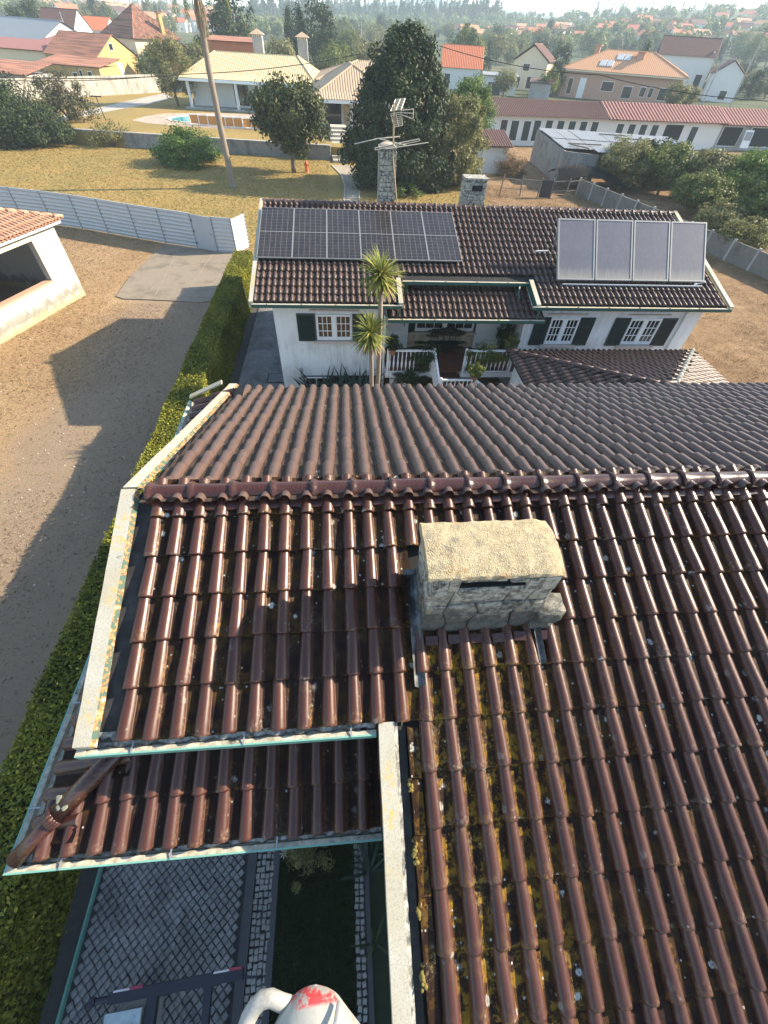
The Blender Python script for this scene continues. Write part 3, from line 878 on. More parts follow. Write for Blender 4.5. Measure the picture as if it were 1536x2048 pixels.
# ridge
k = 0
x = -2.08
while x < XR:
    link('ridge_tile', RM, near, loc=(x, PY + random.uniform(-.006, .006), PZ + .012 + random.uniform(-.004, .004)), rot=(random.gauss(0, .01), random.gauss(0, .008), random.gauss(0, .01)))
    x += .4175
mo = MB()
lumps(mo, [(-2.0 + random.uniform(0, 9.5), PY - .118 + random.uniform(-.012, .006), PZ - .03) for _ in range(110)], .02, 3)
lumps(mo, [(-2.0 + .11*i, PY - .105, PZ - .045) for i in range(120)], .024, 4)
mo.build('ridge_mortar', M['mortar'], near, smooth=True)['kind'] = 'stuff'
# filler pieces between the rolls
fm = MB().box((0, 0, 0), (.118, .085, .034)).mesh('filler', M['ridge'])
fb = MB().tube([(0, -.03, 0), (0, .03, -.008)], [.058, .05], 10).mesh('filler_back', M['tile_back'], True)
for k in range(0, 44):
    xx = X0 + PITCH*(k + .5) + .004
    link('filler_tile', fm, near, loc=(xx, PY - .165 + random.uniform(-.008, .008), zf(PY - .165) + .036), rot=(R_(19.5) + random.gauss(0, .05), random.gauss(0, .03), random.gauss(0, .04)))
    link('filler_tile', fb, near, loc=(xx, PY + .125, zb(PY + .125) + .03), rot=(R_(-19.5), 0, random.gauss(0, .05)))
for k in range(12, 18):
    link('filler_tile', fm, near, loc=(X0 + PITCH*(k + .5) + .004, 1.60 + random.uniform(-.012, .012), zf(1.60) + .040), rot=(R_(19.5) + random.gauss(0, .06), random.gauss(0, .03), random.gauss(0, .04)))

# painted verge boards
def verge(xo, xi, ya, za, yb, zb_, lift, par, slope, inner=+1, name='verge_flashing', pm='peel'):
    "a bent metal flashing: flat top from xo to xi and a peeling inner face"
    n = 14
    v = MB(); q = MB()
    P = []
    for i in range(n + 1):
        t = i / n; y = ya + (yb - ya)*t; z = za + (zb_ - za)*t + lift + random.uniform(-.003, .003)
        P.append((y, z, random.uniform(-.004, .004)))
    for i in range(n):
        (y1, z1, j1), (y2, z2, j2) = P[i], P[i+1]
        v.quad((xo+j1, y1, z1), (xi+j1, y1, z1), (xi+j2, y2, z2), (xo+j2, y2, z2))
        v.quad((xo+j1, y1, z1), (xo+j2, y2, z2), (xo+j2, y2, z2-.16), (xo+j1, y1, z1-.16))
        q.quad((xi+j1, y1, z1), (xi+j1+inner*.035, y1, z1-.045), (xi+j2+inner*.035, y2, z2-.045), (xi+j2, y2, z2))
    for (y1, z1, j1) in (P[0], P[-1]):
        v.quad((xo+j1, y1, z1), (xi+j1, y1, z1), (xi+j1, y1, z1-.1), (xo+j1, y1, z1-.1))
    o = v.build(name, M['flash'], par)
    q.build('peeling_edge' if pm == 'peel' else 'inner_edge', M[pm], o)
    return o
verge(-2.34, -2.20, .94, zf(.94), PY + .02, PZ, .075, near, TS)
verge(-2.34, -2.20, 7.62, zb(7.62), PY + .06, PZ - .015, .075, near, TS)
verge(.19, .325, -3.2, zf(-3.2), .97, zf(.97), .06, near, TS, pm='mortar')
for (xa, xb, ya, yb, f) in ((-2.19, -2.03, .98, PY, zf), (-2.19, -2.03, 7.5, PY, zb), (.33, .43, -3.2, .95, zf)):
    dk = MB(); dk.quad((xa, ya, f(ya)-.012), (xb, ya, f(ya)-.012), (xb, yb, f(yb)-.012), (xa, yb, f(yb)-.012)); dk.build('verge_channel', M['grimy'], near)

# raised lip and moss clumps along the wing's first trough
lp = MB()
for i in range(10):
    a = .93 - i*GAUGE*CS; b = a - GAUGE*CS + .004; o_ = random.uniform(-.006, .006)
    lp.bar((.447 + o_, a, zf(a) + .036), (.454 + o_, b, zf(b) + .048), .012, .03)
    lp.quad((.44, a, zf(a)+.022), (.54, a, zf(a)+.012), (.54, b, zf(b)+.03), (.44, b, zf(b)+.04))
lip = lp.build('edge_tile', M['tile'], near); t_ = lip.data.attributes.new('chan', 'FLOAT', 'POINT'); t_.data.foreach_set('value', [1.0]*len(lip.data.vertices)); t_ = lip.data.attributes.new('edge', 'FLOAT', 'POINT'); t_.data.foreach_set('value', [.6]*len(lip.data.vertices))
ms = MB()
for yy in (.5, .1, .05, -.28, -.62, -.66):
    ms = MB(); lumps(ms, [(.43 + random.uniform(-.012, .02), yy + random.uniform(-.05, .05), zf(yy) + .05) for _ in range(9)], .016, int(yy*100) + 500, flat=.9)
    ms.build('moss_clump', M.get('moss') or M.setdefault('moss', plain('moss', (0.17, 0.13, 0.03), 0.95, 0.4, 30, bump=.8, bscale=60)), near, smooth=True)['kind'] = 'stuff'

# gutters: inner trough, mortar along the tile ends, coloured outer edge
def gutter(xa, xb, y, z, par, dirx=True, name='gutter', mort=True, seed=1):
    "gutter along x at outer edge y (or along y at outer edge x when dirx is False)"
    def P(u, w_, h): return (u, y + w_, z + h) if dirx else (y + w_, u, z + h)
    s = 1
    g = MB()
    n = max(2, int(abs(xb - xa)/.25))
    for i in range(n):
        a = xa + (xb - xa)*i/n; b = xa + (xb - xa)*(i+1)/n
        j = [random.uniform(-.004, .004) for _ in range(3)]
        g.quad(P(a, .010, .0), P(b, .010, .0), P(b, .048, -.012 + j[0]), P(a, .048, -.012 + j[0]))
        g.quad(P(a, .048, -.012 + j[0]), P(b, .048, -.012 + j[0]), P(b, .060, -.06), P(a, .060, -.06))
        g.quad(P(a, .060, -.06), P(b, .060, -.06), P(b, .13, -.06), P(a, .13, -.06))
    o = g.build(name, M['gutter'], par)
    r = MB(); r.bar(P(xa, .004, -.035), P(xb, .004, -.035), .014, .075)
    r.build('gutter_edge', M['gutter_green'], o)
    st = MB()
    u = min(xa, xb) + .45
    while u < max(xa, xb) - .1:
        st = MB(); st.bar(P(u, .0, .008), P(u, .11, .012), .014, .005); u += .92; st.build('gutter_bracket', M['galv'], o)
    if mort:
        m_ = MB(); rg = random.Random(seed)
        u = min(xa, xb) + .02; k = int(abs(xb - xa)/.045)
        V = []; F = []
        for i in range(k + 1):
            uu = xa + (xb - xa)*i/k
            w1 = .066 + rg.uniform(-.012, .012) + .012*math.sin(uu*2*math.pi/PITCH)
            for (w_, h) in ((w1, -.05), (w1 + .012, -.015 + rg.uniform(-.006, .008)), (.11, .0 + rg.uniform(-.006, .008)), (.17, .035)):
                V.append(P(uu, w_, h))
        for i in range(k):
            for j in range(3): F.append((i*4+j, (i+1)*4+j, (i+1)*4+j+1, i*4+j+1))
        m_.add(V, F); m_.build('gutter_mortar', M['mortar'], o, smooth=True)
    return o
gutter(-2.34, .17, .885, zf(.98) - .01, near, seed=5)
gutter(-3.04, .2, .195, LZ + TS*.29 - .01, near, seed=6)
gutter(.38, -0, .0, 0, near, seed=6) if False else None
g2 = gutter(.21, 7.12, -3.04, LZ + TS*.29 - .01, near, dirx=False, mort=False)
# pale corner pieces of the gutters
cn = MB(); cn.box((-2.30, .935, zf(.98) - .03), (.075, .09, .05)); cn.build('gutter_corner', M['flash'], near); cn = MB(); cn.box((-2.99, .245, LZ + TS*.29 - .035), (.085, .085, .05))
cn.build('gutter_corner', M['flash'], near)
ol = MB(); ol.tube([(.06, .965, zf(.98)-.058), (.06, .965, zf(.98)-.05)], .032, 12); ol.build('gutter_outlet', M['dark'], near)
# hip of the skirt roof
hp = [Vector((-2.96, .28, LZ+TS*.28+.05)), Vector((-2.68, .56, LZ+TS*.56+.06)), Vector((-2.68, .56, LZ+TS*.56+.075)), Vector((-2.2, 1.02, LZ+TS*1.02+.085)), Vector((-1.95, 1.27, LZ+TS*1.27+.09))]
def hip_tile(a, b, ra, rb, nm='hip_tile', mat=M['ridge'], par=None):
    h = MB(); h.tube([a, a + (b-a)*.5, b], [ra, (ra+rb)/2, rb], 14)
    me = h.mesh(nm, mat, True)
    for an, val in (('chan', 0.0), ('edge', 0.25)):
        t_ = me.attributes.new(an, 'FLOAT', 'POINT'); t_.data.foreach_set('value', [val]*len(me.vertices))
    return link(nm, me, par)
hip_tile(hp[0], hp[1] + Vector((.1, .1, .035)), .07, .066, par=near)
hip_tile(hp[2], hp[3] + Vector((.06, .06, .02)), .088, .08, par=near)
hip_tile(hp[3] + Vector((.0, .0, .02)), hp[4] + Vector((.2, .2, .05)), .098, .09, par=near)
kn = MB()
c0 = hp[2] + Vector((-.03, -.03, -.012)); ax = (hp[3]-hp[2]).normalized()
for k in range(9):                       # ribbed shell end of the hip
    a = math.pi*(k/8.0)
    o_ = Vector((ax.y, -ax.x, 0)).normalized()*math.cos(a)*.075 + Vector((0, 0, 1))*math.sin(a)*.085
    kn.tube([c0 + o_*1.02 + ax*.06, c0 + o_*.85 - ax*.01, c0 + o_*.42 - ax*.045, c0 - ax*.05], [.020, .022, .017, .008], 6)
me = kn.mesh('hip_end', M['ridge'], True)
for an, val in (('chan', 0.0), ('edge', 0.5)):
    t_ = me.attributes.new(an, 'FLOAT', 'POINT'); t_.data.foreach_set('value', [val]*len(me.vertices))
link('hip_end_cap', me, near)
lc = MB(); lumps(lc, [(-2.60 + random.uniform(-.06, .05), .66 + random.uniform(-.06, .04), LZ+TS*.65+.150) for _ in range(14)], .022, 9, flat=.25)
lc.build('lichen_patch', plain('pale_lichen', (0.17, 0.18, 0.14), .95, .4, 40), near, smooth=True)
fe = MB(); fe.bar((-3.0, 7.13, LZ+TS*.27+.07), (-2.36, 7.22, LZ+TS*1.0+.07), .12, .03); fe.build('end_flashing', M['flash'], near)

# chimney
ch = MB(); ch.box2((CHX0+.05, CHY0+.05, 5.3), (CHX1-.06, CHY1-.05, 6.44))
ch.box2((CHX0+.05, CHY0+.16, 6.44), (CHX1-.06, CHY1-.05, 6.64))
ch.box2((CHX0+.05, CHY0+.04, 6.44), (.86, CHY0+.16, 6.64)); ch.box2((1.46, CHY0+.04, 6.44), (CHX1-.06, CHY0+.16, 6.64))
chim = ch.build('chimney', M['mortar'], near)
vo = MB(); vo.box2((.862, CHY0+.03, 6.50), (1.458, CHY0+.157, 6.512)); vo.box2((.862, CHY0+.145, 6.513), (1.458, CHY0+.157, 6.63)); vo.build('vent_slot', M['dark'], chim)
rg = random.Random(11)
def clad(u0, u1, v0, v1, nu, nv, P, hole=None):
    "irregular stones on a face: jittered grid cells shrunk to leave a joint, each with its own depth"
    gx = {}
    for j in range(nv + 1):
        for i in range(nu + 1):
            du = 0 if i in (0, nu) else rg.uniform(-.3, .3)*(u1-u0)/nu
            dv = 0 if j in (0, nv) else rg.uniform(-.22, .22)*(v1-v0)/nv
            gx[i, j] = (u0 + (u1-u0)*i/nu + du, v0 + (v1-v0)*j/nv + dv)
    for j in range(nv):
        i = 0
        while i < nu:
            w_ = 2 if (i < nu-1 and rg.random() < .3) else 1
            c = [gx[i, j], gx[i+w_, j], gx[i+w_, j+1], gx[i, j+1]]
            if w_ == 2:
                c = [gx[i, j], gx[i+1, j], gx[i+2, j], gx[i+2, j+1], gx[i+1, j+1], gx[i, j+1]]
            i += w_
            cu = sum(q[0] for q in c)/len(c); cv = sum(q[1] for q in c)/len(c)
            if hole and hole[0] < cu < hole[1] and hole[2] < cv < hole[3]: continue
            c = [(cu + (q[0]-cu)*.955 + rg.uniform(-.004, .004), cv + (q[1]-cv)*.95) for q in c]
            dep = rg.uniform(.012, .04)
            n = len(c)
            V = [P(q[0], q[1], -.03) for q in c] + [P(q[0], q[1], dep*.7 + rg.uniform(-.006, .006)) for q in c] + [P(cu + (q[0]-cu)*.86, cv + (q[1]-cv)*.82, dep + rg.uniform(-.004, .006)) for q in c]
            F = [(k, (k+1) % n, n+(k+1) % n, n+k) for k in range(n)] + [(n+k, n+(k+1) % n, 2*n+(k+1) % n, 2*n+k) for k in range(n)] + [tuple(range(2*n, 3*n))]
            MB().add(V, F).build('stone', M['stone'], chim)
Pf = lambda u, v, dd: (u, CHY0 + .04 - dd, v)
Pl = lambda u, v, dd: (CHX0 + .04 - dd, u, v)
Pr = lambda u, v, dd: (CHX1 - .05 + dd, u, v)
clad(CHX0+.02, CHX1-.02, 5.70, 6.43, 5, 4, Pf)
clad(CHX0+.02, .88, 6.43, 6.64, 2, 1, Pf); clad(1.45, CHX1-.02, 6.43, 6.64, 2, 1, Pf)
clad(.88, 1.45, 6.44, 6.50, 3, 1, Pf); clad(.88, 1.45, 6.595, 6.645, 3, 1, Pf)
clad(CHY0+.02, CHY1-.02, 5.72, 6.64, 3, 5, Pl)
clad(CHY0+.02, CHY1-.02, 5.72, 6.64, 3, 5, Pr)
# rough projecting stones of the right base corner
for (c, s_) in (((1.83, 1.76, 5.98), (.26, .24, .22)), ((1.80, 1.78, 5.78), (.24, .26, .2))):
    bmx = bmesh.new(); bmesh.ops.create_icosphere(bmx, subdivisions=2, radius=.5)
    for vv in bmx.verts:
        vv.co = Vector([math.copysign(min(abs(q)*1.5, .5), q) for q in vv.co])
        vv.co = Vector((vv.co.x*s_[0], vv.co.y*s_[1], vv.co.z*s_[2])) * (1 + .16*noise.noise(vv.co*7 + Vector(c)*3)) + Vector(c)
    me = bpy.data.meshes.new('stone'); bmx.to_mesh(me); bmx.free(); me.materials.append(M['stone'])
    link('stone', me, chim)
# vaulted cap
V = []; F = []
nx, prof = 22, [(CHY0+.02, 6.640), (CHY0+.005, 6.665), (CHY0+.015, 6.69), (CHY0+.08, 6.712), (CHY0+.18, 6.735), (CHY0+.30, 6.752), (CHY0+.42, 6.752), (CHY0+.52, 6.738), (CHY1-.03, 6.71), (CHY1-.01, 6.63)]
for i in range(nx+1):
    x = CHX0 - .02 + (CHX1 - CHX0 + .02)*i/nx
    for j, (y, z) in enumerate(prof):
        e_ = .011 if (i in (0, nx) or j in (0, 1, 2, 7, 8, 9)) else .005
        tr = .03*max(0, (i/nx - .85)/.15)**2 if 2 <= j else 0
        V.append((x + noise.noise(Vector((i*.9, j*.9, 1)))*e_, y + noise.noise(Vector((i*.7, j*.9, 5)))*e_*1.4, z - tr + noise.noise(Vector((i*.7, j*.8, 9)))*e_))
m_ = len(prof)
for i in range(nx):
    for j in range(m_-1): F.append((i*m_+j, (i+1)*m_+j, (i+1)*m_+j+1, i*m_+j+1))
F.append(tuple(range(m_))); F.append(tuple(reversed(range(nx*m_, nx*m_+m_))))
MB().add(V, F).build('chimney_cap', M['cap'], chim, smooth=False)
for (xa, xb, ya, yb) in ((.535, .635, 1.22, 2.22), (1.73, 1.80, 1.35, 2.25)):
    ld = MB(); n = 10
    V = []; F = []
    for i in range(n+1):
        y = ya + (yb-ya)*i/n
        for j in range(4):
            x = xa + (xb-xa)*j/3
            V.append((x, y, zf(y) + .055 + (.03 if j in (0, 3) else 0) + .008*noise.noise(Vector((x*20, y*14, 2)))))
    for i in range(n):
        for j in range(3): F.append((i*4+j, i*4+j+1, (i+1)*4+j+1, (i+1)*4+j))
    ld.add(V, F)
    if xa > 1: ld.build('lead_flashing', M['lead'], chim)
    else: l2 = ld
ld = l2; ld.box((.565, 2.2, zf(2.2)+.10), (.13, .05, .04), rot=Matrix.Rotation(R_(19.5), 3, 'X'))
ld.build('lead_flashing', M['lead'], chim)
# ------------------------------------------------------------------ the house behind
TM_ = math.tan(R_(15.5)); CM = math.cos(R_(15.5))
EY, EZ = 14.62, 3.35
RY = 20.15; RZ = EZ + TM_*(RY - EY)
MX0, MX1 = -3.08, 14.08
mid = thing('villa_house', 'white house with dark green shutters, brown tiled roof and flowered balcony behind the near roof', 'house', (5, 17, 0))
def zm(y): return EZ + TM_*(y - EY)
NX0, NX1, NY = 2.0, 6.78, 15.83          # notch over the porch
w = MB()
w.box2((-2.5, 15.1, -.5), (1.38, 15.35, 3.35))
w.box2((6.8, 15.1, -.5), (13.6, 15.35, 3.35))
w.box2((-2.5, 15.35, -.5), (-2.25, 23.0, 3.3)); w.box2((13.35, 15.35, -.5), (13.6, 23.0, 3.3)); w.box2((-2.25, 22.75, -.5), (13.35, 23.0, 3.3))
w.box2((1.13, 15.35, -.5), (1.38, 16.55, 3.5)); w.box2((6.8, 15.35, -.5), (7.05, 16.55, 3.5))
w.build('wall', M['plaster'], mid)
w = MB()
for x in (-2.5, 13.35):
    q = [(15.2, 3.31), (23, 3.31), (23, zm(2*RY - 23.0) - .12), (RY, RZ - .12), (15.2, 3.39)]
    w = MB(); w.add([(x, y, z) for y, z in q] + [(x + .25, y, z) for y, z in q], [(0, 1, 2, 3, 4), (9, 8, 7, 6, 5)] + [(k, 5 + k, 5 + (k+1) % 5, (k+1) % 5) for k in range(5)])
    w.build('gable_wall', M['plaster'], mid)
w = MB(); w.box2((-2.25, 22.76, 3.3), (13.35, 22.99, zm(2*RY - 23.0) - .13)); w.build('rear_wall', M['plaster'], mid)

def rustic():
    t = NT('rustic_stone')
    v = t.vor(5.0, feat='DISTANCE_TO_EDGE')
    c = t.mix(t.sep(t.vor(5.0, out='Color'), 0), (0.40, 0.29, 0.18), (0.62, 0.50, 0.34))
    c = t.mix(t.ramp(v, [(0.02, 1.0), (0.06, 0.0)]), c, (0.40, 0.35, 0.27))
    t.set(Base_Color=c, Roughness=.9); t.bump(t.ramp(v, [(0.0, 0.0), (0.08, 1.0)]), .6, .03); return t.mat
M['rustic'] = rustic()
w = MB(); w.box2((1.38, 16.55, -.5), (6.8, 16.8, 3.6)); w.build('porch_wall', M['rustic'], mid)
d = MB(); e = .03
for (xa, xb, ya, yb) in ((MX0+.05, NX0, EY+.02, RY), (NX0, NX1, NY+.02, RY), (NX1, MX1-.05, EY+.02, RY)):
    d.quad((xa, ya, zm(ya)-e), (xb, ya, zm(ya)-e), (xb, yb, zm(yb)-e), (xa, yb, zm(yb)-e))
d.build('roof_deck', M['dark'], mid)
bk_ = MB(); n_ = 83
for i in range(n_):                       # far slope: plain corrugated sheet of tile rows
    a = MX0 + (MX1-MX0)*i/n_; b = MX0 + (MX1-MX0)*(i+1)/n_; c_ = (a+b)/2
    bk_.quad((a, RY, RZ), (c_, RY, RZ+.05), (c_, 23.4, zm(2*RY-23.4)+.05), (a, 23.4, zm(2*RY-23.4)))
    bk_.quad((c_, RY, RZ+.05), (b, RY, RZ), (b, 23.4, zm(2*RY-23.4)), (c_, 23.4, zm(2*RY-23.4)+.05))
bk_.build('far_slope', M['tile_mid'], mid)
us = [.205*k + .1 for k in range(0, 83)]
mf = field((MX0, EY+.02, zm(EY+.02)), (1, 0, 0), (0, 1, 0), TM_, us, range(0, 15), .39,
           lambda p: (p.x < NX0 - .02 or p.x > NX1 + .1 or p.y > NY - .05) and p.y < RY - .1)
PEY, PEZ = 14.5, 2.93                     # porch roof eave
pf = field((1.55, PEY, PEZ), (1, 0, 0), (0, 1, 0), TM_, [.205*k + .12 for k in range(0, 27)], range(0, 5), .39)
pd = MB(); pd.quad((1.5, PEY, PEZ-.03), (7.1, PEY, PEZ-.03), (7.1, 16.5, PEZ-.03+TM_*2), (1.5, 16.5, PEZ-.03+TM_*2)); pd.build('porch_deck', M['dark'], mid)
lay_tiles(mid, [(TMM, M['tile_mid'], mf + pf)], 300)
RMM = ridge_mesh('ridge_mid', M['tile_mid'], .40, .085)
x = MX0 + .05
while x < MX1 - .2:
    link('ridge_tile', RMM, mid, loc=(x, RY, RZ + .01), rot=(random.gauss(0, .02), random.gauss(0, .01), random.gauss(0, .012))); x += .40
def mid_gutter(xa, xb, y, z, par, slot=True):
    g = MB(); g.bar((xa, y, z - .01), (xb, y, z - .01), .09, .05)
    o = g.build('gutter', M['flash'], par)
    r = MB(); r.bar((xa, y - .05, z - .045), (xb, y - .05, z - .045), .015, .10); r.build('gutter_edge', M['green_paint'], o)
    u = xa + .5
    while u < xb: st = MB(); st.box((u, y - .03, z + .02), (.025, .07, .012)); u += 1.15; st.build('gutter_bracket', M['green_paint'], o)
mid_gutter(MX0, 1.98, EY - .06, EZ - .02, mid)
mid_gutter(NX0, NX1, NY - .06, zm(NY) - .02, mid)
mid_gutter(6.62, MX1 + .05, EY - .06, EZ - .02, mid)
mid_gutter(1.5, 7.15, PEY - .06, PEZ - .02, mid)
def mverge(xa, xb, ya, yb, side):
    v = MB(); v.quad((xa, ya, zm(ya)+.08), (xb, ya, zm(ya)+.08), (xb, yb, zm(yb)+.08), (xa, yb, zm(yb)+.08))
    v.quad((xa, ya, zm(ya)+.08), (xb, ya, zm(ya)+.08), (xb, ya, zm(ya)-.1), (xa, ya, zm(ya)-.1))
    o = v.build('verge_flashing', M['flash'], mid)
    q = MB(); x = xa if side < 0 else xb
    q.quad((x, ya, zm(ya)+.08), (x, yb, zm(yb)+.08), (x + side*.03, yb, zm(yb)-.14), (x + side*.03, ya, zm(ya)-.14))
    q.build('verge_board', M['green_paint'], o)
mverge(MX0 - .08, MX0 + .06, EY - .05, RY + .05, -1)
mverge(MX1 - .04, MX1 + .12, EY - .05, RY + .05, 1)
mverge(NX0 - .14, NX0 + .02, EY - .05, NY, 1)
mverge(NX1 - .04, NX1 + .12, EY - .05, NY, -1)

def louvre_shutter(x0, x1, z0, z1, y, par):
    s = MB(); s.box2((x0, y - .03, z0), (x1, y - .005, z1))
    for (a, b, c, d_) in ((x0, x0+.06, z0, z1), (x1-.06, x1, z0, z1), (x0+.06, x1-.06, z0, z0+.07), (x0+.06, x1-.06, z1-.07, z1)):
        s.box2((a, y - .05, c), (b, y - .03, d_))
    n = int((z1-z0-.14)/.05)
    for i in range(n):
        z = z0 + .07 + (z1-z0-.14)*(i+.5)/n
        s.box(((x0+x1)/2, y-.037, z), (x1-x0-.13, .02, .030), rot=Matrix.Rotation(R_(25), 3, 'X'))
    s.build('shutter', M['shutter'], par)
def casement(x0, x1, z0, z1, y, par, shut=True, sw=.66, leaves=2, cols=3, rows=3, lintel=True):
    f = MB(); t = .06
    f.box2((x0, y-.05, z0), (x0+t, y+.03, z1)); f.box2((x1-t, y-.05, z0), (x1, y+.03, z1))
    f.box2((x0+t, y-.05, z0), (x1-t, y+.03, z0+t)); f.box2((x0+t, y-.05, z1-t), (x1-t, y+.03, z1))
    xm = (x0+x1)/2
    f.box2((xm-.09, y-.055, z0+t), (xm+.09, y+.025, z1-t))
    win = f.build('window', M['white_paint'], par)
    b = MB()
    for (a, c) in ((x0+t, xm-.09), (xm+.09, x1-t)):
        b.box2((a, y-.03, z0+t+.05), (c, y+.015, z0+t)); 
        for i in range(1, cols): b.box2((a+(c-a)*i/cols-.012, y-.03, z0+t), (a+(c-a)*i/cols+.012, y-.003, z1-t))
        for i in range(1, rows): b.box2((a, y-.028, z0+t+(z1-z0-2*t)*i/rows-.012), (c, y-.004, z0+t+(z1-z0-2*t)*i/rows+.012))
        for i in range(cols):
            for j in range(rows):
                q = MB(); xa, xb = a+(c-a)*i/cols+.012, a+(c-a)*(i+1)/cols-.012; za, zb2 = z0+t+(z1-z0-2*t)*j/rows+.012, z0+t+(z1-z0-2*t)*(j+1)/rows-.012
                q.box2((xa, y-.012, za), (xb, y-.006, zb2)); q.build('pane', M['glass'], win)
    b.build('glazing_bars', M['white_paint'], win)
    s = MB(); s.box2((x0-.15, y-.16, z0-.10), (x1+.15, y-.002, z0-.03)); s.build('sill', M['sill'], win)
    if lintel:
        s = MB(); s.box2((x0-.2, y-.07, z1+.13), (x1+.25, y-.002, z1+.17)); s.build('lintel', M['sill'], win)
    if shut:
        louvre_shutter(x0-sw-.03, x0-.03, z0-.06, z1+.03, y, win); louvre_shutter(x1+.03, x1+sw+.03, z0-.06, z1+.03, y, win)
    return win
M['sill'] = plain('pinkish_stone_sill', (0.50, 0.42, 0.37), .7, .1)
Wy = 15.1
casement(-1.02, .25, 1.86, 2.78, Wy, mid)
casement(7.72, 8.83, 1.73, 2.72, Wy, mid, sw=.58)
casement(10.86, 12.1, 1.72, 2.72, Wy, mid, sw=.60)
casement(2.85, 5.25, 1.52, 2.5, 16.55, mid, sw=.62, lintel=False)
def panel_door(x0, x1, z0, z1, y, par):
    d = MB(); d.box2((x0, y-.05, z0), (x1, y-.01, z1))
    o = d.build('door', M['white_paint'], par)
    f = MB()
    f.box2((x0-.1, y-.07, z0), (x0-.005, y-.002, z1+.1)); f.box2((x1+.005, y-.07, z0), (x1+.1, y-.002, z1+.1)); f.box2((x0-.1, y-.075, z1+.005), (x1+.1, y-.002, z1+.1))
    f.build('door_frame', M['white_paint'], o)
    p = MB()
    for (a, b, c, d_) in ((.1, .9, .08, .30), (.1, .9, .36, .52), (.1, .9, .58, .94)):
        xa, xb = x0+(x1-x0)*a, x0+(x1-x0)*b; za, zb2 = z0+(z1-z0)*c, z0+(z1-z0)*d_
        for (q1, q2) in (((xa, za), (xb, za+.03)), ((xa, zb2-.03), (xb, zb2)), ((xa, za+.03), (xa+.03, zb2-.03)), ((xb-.03, za+.03), (xb, zb2-.03))):
            p.box2((q1[0], y-.07, q1[1]), (q2[0], y-.05, q2[1]))
    p.build('door_panel', M['white_paint'], o)
    h = MB(); h.box((x1-.08, y-.08, z0+1.0), (.03, .05, .14)); h.build('handle', M['dark'], o)
panel_door(1.55, 2.45, .82, 2.85, 16.5, mid)
panel_door(5.45, 6.45, .82, 2.85, 16.5, mid)
# pipes at the facade corners
pp = MB(); pp.tube([(1.46, 15.02, 2.8), (1.46, 15.02, -.5)], .045, 8); pp.build('downpipe', M['white_paint'], mid)
pp = MB(); pp.tube([(6.72, 15.02, 2.9), (6.72, 15.02, 1.3)], .045, 8); pp.build('downpipe', M['white_paint'], mid)
pp = MB(); pp.tube([(12.95, 15.04, 3.25), (12.95, 15.04, 1.3)], .04, 8); pp.build('downpipe', M['white_paint'], mid)
pp = MB(); pp.tube([(1.9, 14.56, 3.3), (1.9, 14.56, 2.98)], .035, 8); pp.tube([(6.9, 14.56, 3.3), (6.85, 14.5, 2.95)], .035, 8); pp.tube([(2.25, 15.75, 3.6), (2.25, 15.75, 3.25)], .035, 8); pp.tube([(6.4, 15.75, 3.6), (6.35, 15.5, 3.4), (6.4, 15.4, 3.25)], .035, 8)
o_ = pp.build('roof_downpipe', M['green_paint'], mid); o_['kind'] = 'stuff'
# balcony: floor, railings with balusters, steps down
bf = MB(); bf.box2((1.5, 14.5, .62), (3.35, 16.55, .80)); bf.box2((3.35, 15.3, .62), (4.5, 16.55, .80)); bf.box2((4.5, 14.5, .62), (6.8, 16.55, .80))
bal = bf.build('balcony', M['white_paint'], mid)
ti = MB(); ti.box2((1.55, 14.62, .802), (6.78, 16.53, .812)); ti.build('floor_tiling', plain('red_floor', (0.16, 0.055, 0.035), .5, .25, 5), bal)
bshape = [(.016, 0), (.016, .12), (.034, .2), (.040, .34), (.020, .5), (.026, .62), (.016, .8), (.016, .86)]
BM_ = MB().lathe((0, 0, 0), bshape, 6).mesh('baluster', M['white_paint'], True)
def railing(a, b, z0, z1, n, par, h=.86, name='railing'):
    a = Vector(a); b = Vector(b)
    r = MB(); r.bar((a.x, a.y, z0+h+.03), (b.x, b.y, z1+h+.03), .07, .06); r.bar((a.x, a.y, z0+.03), (b.x, b.y, z1+.03), .05, .04)
    for q, z in ((a, z0), (b, z1)): r.box((q.x, q.y, z+.48), (.075, .075, 1.0))
    o = r.build(name, M['white_paint'], par)
    for i in range(n):
        t = (i+.5)/n; p = a.lerp(b, t)
        link('baluster', BM_, o, loc=(p.x, p.y, z0+(z1-z0)*t + .04))
    return o
railing((1.58, 14.55), (3.3, 14.55), .82, .82, 11, mid)
railing((4.55, 14.55), (6.4, 14.55), .82, .82, 11, mid)
railing((3.34, 14.6), (3.5, 13.6), .82, -.05, 7, mid)
railing((3.5, 13.55), (4.75, 13.55), .2, .2, 8, mid)
railing((4.8, 13.55), (6.5, 13.2), .2, -.85, 10, mid)
stp = MB()
for i in range(5): stp.box2((3.55, 15.3 - .28*(i+1), -.1), (4.45, 15.3 - .28*i, .80 - .16*(i+1)))
stp.build('step', plain('red_step', (0.15, 0.06, 0.04), .55, .25, 5), mid)

